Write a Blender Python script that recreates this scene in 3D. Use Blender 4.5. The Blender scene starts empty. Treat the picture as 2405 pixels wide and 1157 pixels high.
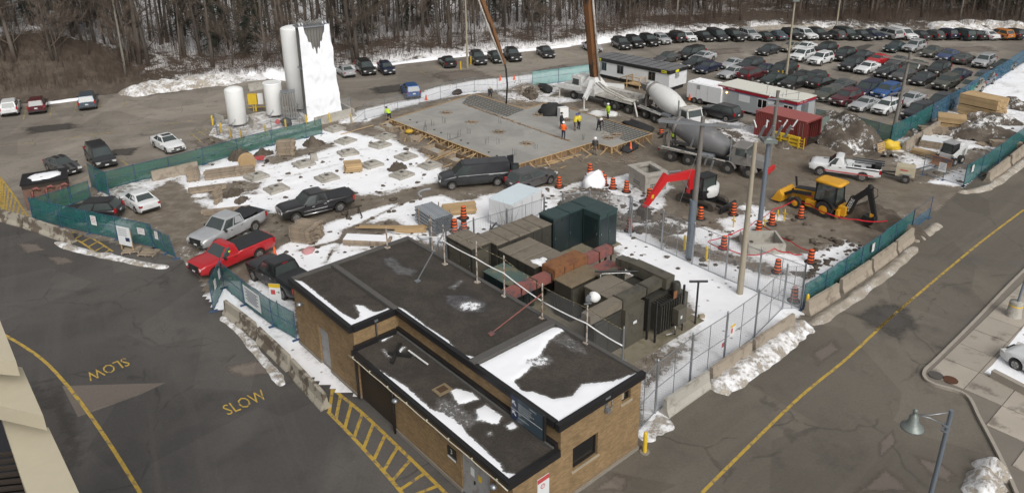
import bpy, math, random
import numpy as np
from mathutils import Vector, Matrix, noise as mnoise
R = random.Random(11)
SC = bpy.context.scene
COL = SC.collection
PI = math.pi
CAM_H, F_PX, W_PX, H_PX = 24.6, 1794.07, 2405.0, 1157.0
CX, CY = 1202.5, 374.99
PITCH, ROLL = 0.348981, -0.011049
_cp, _sp, _cr, _sr = math.cos(PITCH), math.sin(PITCH), math.cos(ROLL), math.sin(ROLL)
FWD = Vector((0, _cp, -_sp))
_r0, _u0 = Vector((1, 0, 0)), Vector((0, _sp, _cp))
RGT = _r0 * _cr + _u0 * _sr
UPV = _u0 * _cr - _r0 * _sr
cam = bpy.data.cameras.new('camera')
cam.sensor_width = 36.0
cam.lens = F_PX / W_PX * 36.0
cam.shift_y = -(H_PX / 2 - CY) / W_PX
cam.clip_start = 0.5
cam.clip_end = 3000
cam_o = bpy.data.objects.new('camera', cam)
COL.objects.link(cam_o)
cam_o.matrix_world = Matrix((
 (RGT.x, UPV.x, -FWD.x, 0), (RGT.y, UPV.y, -FWD.y, 0), (RGT.z, UPV.z, -FWD.z, CAM_H), (0, 0, 0, 1)))
SC.camera = cam_o
SUN_EL, SUN_AZ = math.radians(42), math.radians(158)     # azimuth clockwise from +y
world = bpy.data.worlds.new('World')
SC.world = world
world.use_nodes = True
wn = world.node_tree
wn.nodes.clear()
_sky = wn.nodes.new('ShaderNodeTexSky')
_sky.sky_type = 'NISHITA'
_sky.sun_disc = False
_sky.sun_elevation = SUN_EL
_sky.sun_rotation = SUN_AZ
_sky.air_density = 1.0
_sky.dust_density = 6.0
_sky.ozone_density = 1.0
_hs = wn.nodes.new('ShaderNodeHueSaturation')             # overcast: the cloud deck takes the blue out
_hs.inputs['Saturation'].default_value = 0.14
_bg = wn.nodes.new('ShaderNodeBackground')
_bg.inputs['Strength'].default_value = 0.125
_wo = wn.nodes.new('ShaderNodeOutputWorld')
wn.links.new(_sky.outputs[0], _hs.inputs['Color'])
wn.links.new(_hs.outputs[0], _bg.inputs['Color'])
wn.links.new(_bg.outputs[0], _wo.inputs['Surface'])
_sl = bpy.data.lights.new('sun', 'SUN')
_sl.energy = 1.15
_sl.angle = math.radians(30)
_sl.color = (1.0, 0.965, 0.92)
_so = bpy.data.objects.new('sun', _sl)
COL.objects.link(_so)
_sd = Vector((math.sin(SUN_AZ) * math.cos(SUN_EL), math.cos(SUN_AZ) * math.cos(SUN_EL), math.sin(SUN_EL)))
_so.rotation_euler = _sd.to_track_quat('Z', 'Y').to_euler()
_so.location = (0, 0, 60)
SC.view_settings.view_transform = 'Standard'
SC.view_settings.look = 'None'
SC.view_settings.exposure = 0.0
SC.view_settings.gamma = 1.0
SC.view_settings.use_curve_mapping = False
try:
 SC.cycles.max_bounces = 6
 SC.cycles.transparent_max_bounces = 24
 SC.cycles.use_denoising = True
except Exception:
 pass
def G(px, py, z=0.0):
 """ground (or level z) point that the photograph shows at this spot"""
 d = FWD + RGT * ((px - CX) / F_PX) - UPV * ((py - CY) / F_PX)
 t = (z - CAM_H) / d.z
 return Vector((d.x * t, d.y * t, z))
def HT(base, px, py):
 """height above the ground spot `base` of the thing seen at px, py straight above it"""
 d = FWD + RGT * ((px - CX) / F_PX) - UPV * ((py - CY) / F_PX)
 return CAM_H + d.z * math.hypot(base.x, base.y) / math.hypot(d.x, d.y)
class MB:
 def __init__(s):
  s.v, s.f, s.m, s.sm = [], [], [], []
 def add(s, vs, fs, mat=0, smooth=False, M=None):
  b = len(s.v)
  if M is not None:
   vs = [M @ Vector(p) for p in vs]
  s.v.extend([tuple(p) for p in vs])
  for f in fs:
   s.f.append([b + i for i in f]); s.m.append(mat); s.sm.append(smooth)
  return s
 def box(s, c, d, rz=0.0, mat=0, M=None, taper=1.0):
  x, y, z = d[0] / 2, d[1] / 2, d[2] / 2
  ca, sa = math.cos(rz), math.sin(rz)
  vs = []
  for k, t in ((-1, 1.0), (1, taper)):
   for i, j in ((-1, -1), (1, -1), (1, 1), (-1, 1)):
    a, b = i * x * t, j * y * t
    vs.append((c[0] + a * ca - b * sa, c[1] + a * sa + b * ca, c[2] + k * z))
  return s.add(vs, [(3, 2, 1, 0), (4, 5, 6, 7), (0, 1, 5, 4), (1, 2, 6, 5), (2, 3, 7, 6), (3, 0, 4, 7)], mat, False, M)
 def bbox(s, lo, hi, mat=0, M=None):
  return s.box([(a + b) / 2 for a, b in zip(lo, hi)], [b - a for a, b in zip(lo, hi)], 0, mat, M)
 def frame(s, p0, p1, up=(0, 0, 1)):
  p0, p1 = Vector(p0), Vector(p1)
  d = (p1 - p0)
  L = d.length or 1e-6
  d = d / L
  u = Vector(up)
  if abs(d.dot(u)) > .98:
   u = Vector((1, 0, 0))
  a = d.cross(u).normalized()
  return p0, p1, d, a, a.cross(d).normalized()
 def bar(s, p0, p1, w, h, mat=0, up=(0, 0, 1), w1=None, h1=None):
  p0, p1, d, a, b = s.frame(p0, p1, up)
  w1 = w if w1 is None else w1; h1 = h if h1 is None else h1
  vs = []
  for p, ww, hh in ((p0, w, h), (p1, w1, h1)):
   for i, j in ((-1, -1), (1, -1), (1, 1), (-1, 1)):
    vs.append(p + a * (i * ww / 2) + b * (j * hh / 2))
  return s.add(vs, [(3, 2, 1, 0), (4, 5, 6, 7), (0, 1, 5, 4), (1, 2, 6, 5), (2, 3, 7, 6), (3, 0, 4, 7)], mat)
 def cyl(s, p0, p1, r0, r1=None, n=10, mat=0, caps=True, smooth=True):
  r1 = r0 if r1 is None else r1
  p0, p1, d, a, b = s.frame(p0, p1)
  vs = []
  for p, r in ((p0, r0), (p1, r1)):
   for i in range(n):
    t = 2 * PI * i / n
    vs.append(p + a * (r * math.cos(t)) + b * (r * math.sin(t)))
  s.add(vs, [(i, i + n, (i + 1) % n + n, (i + 1) % n) for i in range(n)], mat, smooth)
  if caps:
   s.add(vs[:n], [tuple(range(n))], mat)
   s.add(vs[n:], [tuple(range(n - 1, -1, -1))], mat)
  return s
 def tube(s, pts, r, n=5, mat=0, smooth=True, r1=None):
  pts = [Vector(p) for p in pts]
  k = len(pts)
  vs = []
  for i, p in enumerate(pts):
   d = (pts[min(i + 1, k - 1)] - pts[max(i - 1, 0)])
   d = d.normalized() if d.length > 1e-9 else Vector((0, 0, 1))
   u = Vector((0, 0, 1)) if abs(d.z) < .95 else Vector((1, 0, 0))
   a = d.cross(u).normalized(); b = a.cross(d)
   rr = r if r1 is None else r + (r1 - r) * i / max(1, k - 1)
   for j in range(n):
    t = 2 * PI * j / n
    vs.append(p + a * (rr * math.cos(t)) + b * (rr * math.sin(t)))
  fs = []
  for i in range(k - 1):
   for j in range(n):
    fs.append((i * n + j, i * n + n + j, i * n + n + (j + 1) % n, i * n + (j + 1) % n))
  fs.append(tuple(range(n))); fs.append(tuple(range((k - 1) * n + n - 1, (k - 1) * n - 1, -1)))
  return s.add(vs, fs, mat, smooth)
 def loft(s, rings, mat=0, smooth=True, caps=True, closed=True):
  n = len(rings[0])
  vs = [p for r in rings for p in r]
  fs = []
  for i in range(len(rings) - 1):
   for j in range(n if closed else n - 1):
    fs.append((i * n + j, i * n + (j + 1) % n, i * n + n + (j + 1) % n, i * n + n + j))
  s.add(vs, fs, mat, smooth)
  if caps:
   s.add(rings[0], [tuple(range(n - 1, -1, -1))], mat)
   s.add(rings[-1], [tuple(range(n))], mat)
  return s
 def lathe(s, prof, n=14, c=(0, 0, 0), mat=0, smooth=True, axis=None):
  """prof: (radius, height) pairs up +z (or along axis matrix)"""
  rings = [[(c[0] + r * math.cos(2 * PI * i / n), c[1] + r * math.sin(2 * PI * i / n), c[2] + z) for i in range(n)] for r, z in prof]
  if axis is not None:
   rings = [[axis @ Vector(p) for p in r] for r in rings]
  return s.loft(rings, mat, smooth)
 def prism(s, poly, z0, z1, mat=0, M=None):
  n = len(poly)
  vs = [(p[0], p[1], z0) for p in poly] + [(p[0], p[1], z1) for p in poly]
  fs = [tuple(range(n - 1, -1, -1)), tuple(range(n, 2 * n))] + [(i, (i + 1) % n, (i + 1) % n + n, i + n) for i in range(n)]
  return s.add(vs, fs, mat, False, M)
 def extr(s, prof, y0, y1, mat=0, M=None):
  """profile in x,z pushed along y"""
  n = len(prof)
  vs = [(p[0], y0, p[1]) for p in prof] + [(p[0], y1, p[1]) for p in prof]
  fs = [tuple(range(n)), tuple(range(2 * n - 1, n - 1, -1))] + [(i + n, (i + 1) % n + n, (i + 1) % n, i) for i in range(n)]
  return s.add(vs, fs, mat, False, M)
 def quad(s, a, b, c, d, mat=0, th=0.0):
  """a thin plate (th thick, towards its back)"""
  if th <= 0:
   return s.add([a, b, c, d], [(0, 1, 2, 3)], mat)
  a, b, c, d = [Vector(p) for p in (a, b, c, d)]
  n = (b - a).cross(d - a).normalized() * -th
  return s.add([a, b, c, d, a + n, b + n, c + n, d + n],
      [(0, 1, 2, 3), (7, 6, 5, 4), (1, 0, 4, 5), (2, 1, 5, 6), (3, 2, 6, 7), (0, 3, 7, 4)], mat)
 def blob(s, c, r, seed=0, mat=0, n=7, m=5, rough=.25, smooth=True, base=None):
  """lumpy ball; r = (rx, ry, rz); base cuts it off flat at that z"""
  rings = []
  o = Vector((seed * 7.13, seed * 3.7, seed * 1.9))
  for i in range(m + 1):
   ph = -PI / 2 + PI * i / m
   ring = []
   for j in range(n):
    th = 2 * PI * j / n
    d = Vector((math.cos(ph) * math.cos(th), math.cos(ph) * math.sin(th), math.sin(ph)))
    k = 1 + rough * 2 * mnoise.noise(d * 1.7 + o)
    p = Vector((c[0] + d.x * r[0] * k, c[1] + d.y * r[1] * k, c[2] + d.z * r[2] * k))
    if base is not None and p.z < base:
     p.z = base
    ring.append(p)
   rings.append(ring)
  return s.loft(rings, mat, smooth, caps=False)
 def mesh(s, name, mats):
  me = bpy.data.meshes.new(name)
  me.from_pydata(s.v, [], s.f)
  for m in mats:
   me.materials.append(m)
  me.polygons.foreach_set('material_index', s.m)
  me.polygons.foreach_set('use_smooth', s.sm)
  me.update()
  return me
def _mats(m):
 return m if isinstance(m, (list, tuple)) else [m]
def obj(name, mb, mats, parent=None, loc=None, rz=None, label=None, kind=None):
 me = mb if isinstance(mb, bpy.types.Mesh) else mb.mesh(name, _mats(mats))
 o = bpy.data.objects.new(name, me)
 COL.objects.link(o)
 if parent is not None:
  o.parent = parent
 if loc is not None:
  o.location = loc
 if rz is not None:
  o.rotation_euler = (0, 0, rz)
 if label:
  o['label'] = label
 if kind:
  o['kind'] = kind
 return o
def tag(o, label, cat, group=None, kind=None):
 if label: o['label'] = label
 if cat: o['category'] = cat
 if group: o['group'] = group
 if kind: o['kind'] = kind
 return o
def thing(name, label, cat, loc=(0, 0, 0), rz=0.0, group=None):
 o = bpy.data.objects.new(name, None)
 o.empty_display_size = .2
 COL.objects.link(o)
 o.location = loc
 o.rotation_euler = (0, 0, rz)
 return tag(o, label, cat, group)
def solo(name, mb, mats, label, cat, loc=(0, 0, 0), rz=0.0, group=None, kind=None):
 return tag(obj(name, mb, mats, None, loc, rz), label, cat, group, kind)
def struct(name, mb, mats):
 return obj(name, mb, mats, kind='structure')
def dup(o, loc=None, rz=None, label=None, group=None, parent=None):
 c = o.copy()
 COL.objects.link(c)
 if parent is not None:
  c.parent = parent
 if loc is not None: c.location = loc
 if rz is not None: c.rotation_euler = (0, 0, rz)
 if label: c['label'] = label
 if group: c['group'] = group
 for ch in KIDS.get(o.name, []):
  d = dup(ch, parent=c)
  KIDS.setdefault(c.name, []).append(d)
 return c
KIDS = {}
def index_kids(root):
 """children table for dup() (a plain walk, no operators)"""
 for o in root.children:
  KIDS.setdefault(root.name, []).append(o)
  index_kids(o)
def yaw(a, b):
 return math.atan2(b[1] - a[1], b[0] - a[0])
def text_mb(txt, size, depth=0.0, mat=0, align='CENTER', sx=1.0):
 """lettering turned into plain faces (flat in x,y, or depth thick)"""
 cu = bpy.data.curves.new('lettering', 'FONT')
 cu.body = txt; cu.size = size; cu.align_x = align; cu.align_y = 'CENTER'
 cu.extrude = depth / 2; cu.resolution_u = 2
 ob = bpy.data.objects.new('lettering', cu)
 me = bpy.data.meshes.new_from_object(ob)
 mb = MB()
 mb.add([(v.co.x * sx, v.co.y, v.co.z + depth / 2) for v in me.vertices], [tuple(p.vertices) for p in me.polygons], mat)
 bpy.data.objects.remove(ob); bpy.data.curves.remove(cu); bpy.data.meshes.remove(me)
 return mb
def newmat(name):
 m = bpy.data.materials.new(name)
 m.use_nodes = True
 nt = m.node_tree
 b = nt.nodes['Principled BSDF']
 return m, nt, b
def nd(nt, typ, **kw):
 n = nt.nodes.new(typ)
 for k, v in kw.items():
  setattr(n, k, v)
 return n
def setin(nt, sock, v):
 if hasattr(v, 'is_output') or isinstance(v, bpy.types.NodeSocket):
  nt.links.new(v, sock)
 else:
  if isinstance(v, (tuple, list)) and len(v) == 3 and sock.type == 'RGBA':
   v = (*v, 1)
  sock.default_value = v
def coord(nt, kind='Object', scale=(1, 1, 1), rot=None):
 if kind == 'World':
  src = nd(nt, 'ShaderNodeNewGeometry').outputs['Position']
 else:
  src = nd(nt, 'ShaderNodeTexCoord').outputs[kind]
 mp = nd(nt, 'ShaderNodeMapping')
 mp.inputs['Scale'].default_value = scale
 if rot: mp.inputs['Rotation'].default_value = rot
 nt.links.new(src, mp.inputs['Vector'])
 return mp.outputs[0]
def noise(nt, vec, scale, detail=4, rough=.6, dist=0.0):
 n = nd(nt, 'ShaderNodeTexNoise')
 n.inputs['Scale'].default_value = scale
 n.inputs['Detail'].default_value = detail
 n.inputs['Roughness'].default_value = rough
 n.inputs['Distortion'].default_value = dist
 nt.links.new(vec, n.inputs['Vector'])
 return n.outputs['Fac']
def voro(nt, vec, scale, feature='DISTANCE_TO_EDGE', rnd=1.0):
 n = nd(nt, 'ShaderNodeTexVoronoi', feature=feature)
 n.inputs['Scale'].default_value = scale
 n.inputs['Randomness'].default_value = rnd
 nt.links.new(vec, n.inputs['Vector'])
 return n.outputs['Distance']
def step(nt, x, a, b):
 n = nd(nt, 'ShaderNodeMapRange', interpolation_type='SMOOTHSTEP')
 setin(nt, n.inputs['Value'], x)
 n.inputs['From Min'].default_value = a
 n.inputs['From Max'].default_value = b
 return n.outputs['Result']
def mth(nt, op, a, b=0.0, clamp=False):
 n = nd(nt, 'ShaderNodeMath', operation=op, use_clamp=clamp)
 setin(nt, n.inputs[0], a); setin(nt, n.inputs[1], b)
 return n.outputs[0]
def madd(nt, a, b, c, clamp=False):
 n = nd(nt, 'ShaderNodeMath', operation='MULTIPLY_ADD', use_clamp=clamp)
 setin(nt, n.inputs[0], a); setin(nt, n.inputs[1], b); setin(nt, n.inputs[2], c)
 return n.outputs[0]
def mixc(nt, f, a, b, mode='MIX'):
 n = nd(nt, 'ShaderNodeMix', data_type='RGBA', blend_type=mode)
 setin(nt, n.inputs[0], f); setin(nt, n.inputs[6], a); setin(nt, n.inputs[7], b)
 return n.outputs[2]
def attr(nt, name):
 return nd(nt, 'ShaderNodeAttribute', attribute_name=name).outputs['Fac']
def bump(nt, b, h, strength=.3, dist=.02):
 n = nd(nt, 'ShaderNodeBump')
 n.inputs['Strength'].default_value = strength
 n.inputs['Distance'].default_value = dist
 setin(nt, n.inputs['Height'], h)
 nt.links.new(n.outputs[0], b.inputs['Normal'])
def pm(name, col, rough=.6, metal=0.0, var=.18, vs=2.5, col2=None, thr=(.5, .65), s2=4.0, fine=0.0, fs=60., bmp=0.0, coat=0.0, rnd=0.0,
  stretch=(1, 1, 1), spec=None, space='Object'):
 """painted / raw surface: base colour, slow variation, optional second colour in patches, fine grain"""
 m, nt, b = newmat(name)
 v = coord(nt, space, stretch)
 n1 = noise(nt, v, vs, 5, .6)
 k = madd(nt, n1, 2 * var, 1 - var)
 c = mixc(nt, 1.0, tuple(col), k, 'MULTIPLY')
 if fine > 0:
  nf = noise(nt, v, fs, 2, .7)
  kf = madd(nt, nf, 2 * fine, 1 - fine)
  c = mixc(nt, 1.0, c, kf, 'MULTIPLY')
 if col2 is not None:
  n2 = noise(nt, v, s2, 6, .65)
  c = mixc(nt, step(nt, n2, *thr), c, tuple(col2))
 if rnd > 0:
  oi = nd(nt, 'ShaderNodeObjectInfo')
  kr = madd(nt, oi.outputs['Random'], 2 * rnd, 1 - rnd)
  c = mixc(nt, 1.0, c, kr, 'MULTIPLY')
 nt.links.new(c, b.inputs['Base Color'])
 b.inputs['Roughness'].default_value = rough
 b.inputs['Metallic'].default_value = metal
 b.inputs['Coat Weight'].default_value = coat
 if spec is not None:
  b.inputs['Specular IOR Level'].default_value = spec
 if bmp > 0:
  bump(nt, b, noise(nt, v, fs * .5, 4, .7), bmp, .02)
 return m
def paint(name, col, metal=0.0, rough=.32, grime=.5):
 """car paint with road salt and dust thicker low down and in blotches"""
 m, nt, b = newmat(name)
 v = coord(nt)
 sep = nd(nt, 'ShaderNodeSeparateXYZ')
 nt.links.new(v, sep.inputs[0])
 low = step(nt, sep.outputs[2], .95, .25)
 n = noise(nt, v, 2.2, 5, .65)
 g = mth(nt, 'MULTIPLY', madd(nt, low, .75, .22), grime)
 g = mth(nt, 'MULTIPLY', g, step(nt, n, .25, .75), True)
 c = mixc(nt, g, tuple(col), (.15, .135, .115))
 nt.links.new(c, b.inputs['Base Color'])
 r = madd(nt, g, .5, rough)
 nt.links.new(r, b.inputs['Roughness'])
 b.inputs['Metallic'].default_value = metal
 b.inputs['Coat Weight'].default_value = .4
 b.inputs['Coat Roughness'].default_value = .12
 return m
def sheer(name, col, cover, rough=.8, weave=0.0, ws=40.):
 """woven mesh / netting: threads with holes between them"""
 m, nt, b = newmat(name)
 out = nt.nodes['Material Output']
 v = coord(nt)
 n = noise(nt, v, 1.3, 4, .6)
 k = madd(nt, n, .5, .75)
 nt.links.new(mixc(nt, 1.0, tuple(col), k, 'MULTIPLY'), b.inputs['Base Color'])
 b.inputs['Roughness'].default_value = rough
 tr = nd(nt, 'ShaderNodeBsdfTransparent')
 mx = nd(nt, 'ShaderNodeMixShader')
 f = madd(nt, n, .3 * cover, cover * .85, True)
 if weave > 0:
  w = nd(nt, 'ShaderNodeTexVoronoi', feature='DISTANCE_TO_EDGE')
  w.inputs['Scale'].default_value = ws
  w.inputs['Randomness'].default_value = 0.0
  rot = coord(nt, 'Object', (1, 1, 1), (0, .785, 0))
  nt.links.new(rot, w.inputs['Vector'])
  f = mth(nt, 'MULTIPLY', f, madd(nt, step(nt, w.outputs['Distance'], .3, .05), weave, 1 - weave * .5), True)
 nt.links.new(f, mx.inputs[0])
 nt.links.new(tr.outputs[0], mx.inputs[1])
 nt.links.new(b.outputs[0], mx.inputs[2])
 nt.links.new(mx.outputs[0], out.inputs['Surface'])
 return m
# ================================================================ ground
def asphalt(name, base, pale, dark, wet=.35, crack=.55, cs=.16, patch=.18, fade=False, ang=41):
 m, nt, b = newmat(name)
 v = coord(nt, 'World')
 big = noise(nt, v, .07, 5, .6, .6)
 mid = noise(nt, v, .45, 6, .65, .3)
 vr = nd(nt, 'ShaderNodeVectorRotate', rotation_type='Z_AXIS'); vr.inputs['Angle'].default_value = -math.radians(ang)
 nt.links.new(v, vr.inputs['Vector'])
 vm = nd(nt, 'ShaderNodeMapping'); vm.inputs['Scale'].default_value = (.035, .55, 1); nt.links.new(vr.outputs[0], vm.inputs['Vector'])
 streak = noise(nt, vm.outputs[0], 1.0, 6, .68, .4)
 c = mixc(nt, step(nt, big, .42, .62), tuple(base), tuple(pale))
 c = mixc(nt, mth(nt, 'MULTIPLY', step(nt, mid, .5, .7), .55), c, tuple(dark))
 c = mixc(nt, mth(nt, 'MULTIPLY', step(nt, streak, .45, .7), .6), c, tuple(pale))
 cell = nd(nt, 'ShaderNodeTexVoronoi', feature='F1')
 cell.inputs['Scale'].default_value = patch
 nt.links.new(v, cell.inputs['Vector'])
 sep = nd(nt, 'ShaderNodeSeparateColor'); nt.links.new(cell.outputs['Color'], sep.inputs[0])
 c = mixc(nt, 1.0, c, madd(nt, step(nt, sep.outputs[0], .6, .62), -.16, 1.05), 'MULTIPLY')
 fine = noise(nt, v, 8, 5, .85)
 c = mixc(nt, 1.0, c, madd(nt, fine, .9, .55), 'MULTIPLY')
 wv = nd(nt, 'ShaderNodeVectorMath', operation='ADD')
 nt.links.new(v, wv.inputs[0])
 nn = nd(nt, 'ShaderNodeTexNoise'); nn.inputs['Scale'].default_value = .5; nn.inputs['Detail'].default_value = 4
 nt.links.new(v, nn.inputs['Vector'])
 sc = nd(nt, 'ShaderNodeVectorMath', operation='SCALE'); sc.inputs['Scale'].default_value = 1.6
 nt.links.new(nn.outputs['Color'], sc.inputs[0]); nt.links.new(sc.outputs[0], wv.inputs[1])
 ck = step(nt, voro(nt, wv.outputs[0], cs), .009, .002)
 ck = mth(nt, 'MULTIPLY', ck, step(nt, mid, .42, .55))
 ck2 = mth(nt, 'MULTIPLY', step(nt, voro(nt, wv.outputs[0], cs * 6), .02, .006), step(nt, big, .56, .64))
 ck = mth(nt, 'MAXIMUM', ck, ck2)
 c = mixc(nt, mth(nt, 'MULTIPLY', ck, crack), c, tuple(x * .35 for x in base))
 nt.links.new(c, b.inputs['Base Color'])
 w = step(nt, noise(nt, v, .12, 4, .55), .5, .66)
 nt.links.new(madd(nt, w, -wet, .82), b.inputs['Roughness'])
 b.inputs['Specular IOR Level'].default_value = .45
 bump(nt, b, mth(nt, 'SUBTRACT', fine, ck), .25, .02)
 if fade:                                             # repairs and stains fray out at their edges
  tr = nd(nt, 'ShaderNodeBsdfTransparent'); mx = nd(nt, 'ShaderNodeMixShader')
  f = step(nt, mth(nt, 'ADD', attr(nt, 'fade'), mth(nt, 'ADD', madd(nt, noise(nt, v, 1.3, 6, .7), 1.1, -.55), madd(nt, streak, .6, -.3))), .25, .95)
  nt.links.new(f, mx.inputs[0]); nt.links.new(tr.outputs[0], mx.inputs[1]); nt.links.new(b.outputs[0], mx.inputs[2])
  nt.links.new(mx.outputs[0], nt.nodes['Material Output'].inputs['Surface'])
 return m
M_LOT = asphalt('lot_asphalt', (.185, .163, .136), (.27, .24, .20), (.120, .105, .090), wet=.35, ang=14)
M_YARD = asphalt('yard_asphalt', (.066, .061, .057), (.098, .089, .080), (.050, .047, .044), wet=.38, cs=.10, crack=.4, ang=118)
M_ROAD = asphalt('road_asphalt', (.108, .094, .075), (.148, .129, .104), (.078, .069, .058), wet=.45, cs=.09, crack=.4)
M_PATCHL = asphalt('pale_asphalt', (.155, .130, .108), (.17, .145, .12), (.13, .11, .095), wet=.1, crack=.2, fade=True)
M_PATCHD = asphalt('dark_asphalt', (.062, .056, .050), (.072, .064, .056), (.05, .045, .042), wet=.3, crack=.3, fade=True)
def snow_ground(name, use_attr=True, level=.6, amp=1.0, mud=(.145, .118, .090), mud2=(.25, .214, .172), s1=.33, s2=2.3):
 m, nt, b = newmat(name)
 v = coord(nt, 'World')
 n1 = noise(nt, v, s1, 5, .6, .5)
 n2 = noise(nt, v, s2, 6, .7, .3)
 lv = attr(nt, 'snow') if use_attr else level
 wet = attr(nt, 'wet') if use_attr else 0.0
 h = mth(nt, 'ADD', madd(nt, noise(nt, v, 7, 4, .8), .5, -.25), mth(nt, 'MULTIPLY', mth(nt, 'ADD', madd(nt, n1, 1.1, -.55), madd(nt, n2, 1.0, -.5)), amp)); h = mth(nt, 'ADD', h, madd(nt, step(nt, lv, .45, .8), .12, lv))
 sm = step(nt, h, .43, .60)
 thin = step(nt, h, .55, .95)
 spots = mth(nt, 'MULTIPLY', step(nt, voro(nt, v, 1.5, 'F1'), .20, .10), step(nt, n1, .47, .56))
 sm = mth(nt, 'MULTIPLY', sm, mth(nt, 'SUBTRACT', 1.0, mth(nt, 'MULTIPLY', spots, .75)), True)
 n3 = noise(nt, v, .9, 6, .7)
 c = mixc(nt, step(nt, n3, .4, .65), tuple(mud), tuple(mud2))
 grit = noise(nt, v, 14, 4, .8)
 c = mixc(nt, 1.0, c, madd(nt, grit, .9, .55), 'MULTIPLY')
 c = mixc(nt, mth(nt, 'MULTIPLY', wet, .8), c, mixc(nt, step(nt, n1, .35, .65), (.115, .092, .066), (.165, .138, .104)))
 sn = mixc(nt, thin, (.60, .59, .58), (.86, .865, .885))
 sn = mixc(nt, 1.0, sn, madd(nt, noise(nt, v, .8, 5, .7), .12, .94), 'MULTIPLY')
 c = mixc(nt, sm, c, sn)
 nt.links.new(c, b.inputs['Base Color'])
 pud = step(nt, noise(nt, v, .22, 4, .6), .46, .60)
 gl = mth(nt, 'MULTIPLY', mth(nt, 'MULTIPLY', wet, pud), mth(nt, 'SUBTRACT', 1.0, sm), True)
 nt.links.new(madd(nt, gl, -.68, .85), b.inputs['Roughness'])
 hh = mth(nt, 'ADD', mth(nt, 'MULTIPLY', sm, .8), mth(nt, 'MULTIPLY', mth(nt, 'ADD', grit, n3), .5))
 bump(nt, b, hh, .7, .06)
 return m
M_SITE = snow_ground('site_snow_mud')
M_WOODFLOOR = snow_ground('woods_floor', mud=(.060, .046, .034), mud2=(.10, .078, .058), s1=.22, s2=1.3)
M_MOUND = snow_ground('snowy_dirt', False, .36, 1.25, mud=(.075, .060, .045), mud2=(.13, .105, .08), s1=.6, s2=2.6)
M_DIRT = snow_ground('bare_dirt', False, .08, 1.0, mud=(.07, .055, .041), mud2=(.125, .10, .075), s1=.6, s2=2.6)
M_SNOWBANK = snow_ground('dirty_snow', False, .54, 1.1, mud=(.30, .26, .21), mud2=(.42, .375, .31), s1=.8, s2=3.2)
M_SNOW = snow_ground('clean_snow', False, 1.1, .25)
M_SLUSH = snow_ground('grey_slush', False, .34, 1.0, mud=(.27, .235, .19), mud2=(.42, .38, .32), s1=.9, s2=4)
def pxpoly(p, z=0.0):
 return [G(a, b, z) for a, b in p]
def sheet(name, pts, z, mat):
 mb = MB()
 mb.add([(p[0], p[1], z) for p in pts], [tuple(range(len(pts)))])
 return struct(name, mb, mat)
def ccw(p):
 a = sum(p[i][0] * p[(i + 1) % len(p)][1] - p[(i + 1) % len(p)][0] * p[i][1] for i in range(len(p)))
 return p if a > 0 else p[::-1]
def inside(P, poly):
 x, y = P[:, 0], P[:, 1]
 r = np.zeros(len(P), bool)
 n = len(poly)
 for i in range(n):
  x0, y0 = poly[i][0], poly[i][1]; x1, y1 = poly[(i + 1) % n][0], poly[(i + 1) % n][1]
  c = (y0 > y) != (y1 > y)
  with np.errstate(divide='ignore', invalid='ignore'):
   r ^= c & (x < (x1 - x0) * (y - y0) / (y1 - y0 + 1e-12) + x0)
 return r
def segdist(P, a, b):
 a = np.array(a[:2]); b = np.array(b[:2])
 d = b - a
 t = np.clip(((P - a) @ d) / max(1e-9, d @ d), 0, 1)
 return np.hypot(*(P - (a + t[:, None] * d)).T)
mb = MB(); mb.add([(-700, -60, 0), (700, -60, 0), (700, 900, 0), (-700, 900, 0)], [(0, 1, 2, 3)])
o = struct('ground', mb, pm('bare_earth', (.09, .07, .052), .9, vs=.1, space='World')); o.location.z = -.25
WOODS = [(-330, 330), (-150, 282), (0, 246), (115, 240), (230, 224), (330, 214), (480, 200), (590, 190), (700, 180), (830, 164), (960, 144), (1060, 133), (1200, 121),
   (1330, 110), (1440, 90), (1500, 84), (1570, 78), (1640, 74), (1740, 70), (1880, 67), (2000, 67), (2100, 68), (2250, 70), (2405, 72), (2600, 74), (2900, 76)]
edge = pxpoly(WOODS)
lot = [(p.x, p.y) for p in edge]
lot = [(-150, 60)] + lot + [(190, 60), (60, 25), (-60, 25)]
sheet('parking_lot', ccw(lot), -.02, M_LOT)
yard = [tuple(G(*p)[:2]) for p in ((-500, 540), (0, 505), (75, 520), (300, 570), (430, 610), (505, 690), (705, 806), (900, 960), (1200, 1157))]
yard += [(7.9, 25.0), (6.0, 2), (-60, 2)]
sheet('service_yard', ccw(yard), -.012, M_YARD)
road = [tuple(G(*p)[:2]) for p in ((1330, 1157), (1430, 1010), (1560, 940), (1885, 725), (2190, 480), (2262, 432), (2405, 325), (2700, 140), (2900, 60))]
road += [(140, 110), (60, 40), (30, 2), (5.0, 2)]
sheet('access_road', ccw(road), -.008, M_ROAD)
def patch(pts, mat, z, name='asphalt_patch'):
 q = [Vector(tuple(G(*p)[:2]) + (z,)) for p in pts]
 q = ccw(q); c = sum(q, Vector()) / len(q); n = len(q)
 e = 1.12 if len(pts) > 4 or True else 1; crisp = pts[0] == (146, 905)
 o_ = [c + (p - c) * (1.0 if crisp else 1.45) for p in q]; i_ = [c + (p - c) * (.99 if crisp else .35) for p in q]
 mb = MB(); mb.add(o_ + i_, [(i, (i + 1) % n, n + (i + 1) % n, n + i) for i in range(n)] + [tuple(range(n, 2 * n))])
 me = mb.mesh(name, [mat]); a = me.attributes.new('fade', 'FLOAT', 'POINT'); a.data.foreach_set('value', np.array([1.4 if crisp else -.15] * n + [1.5 if crisp else 1.0] * n, np.float32))
 return obj(name, me, None, kind='structure')
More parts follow.
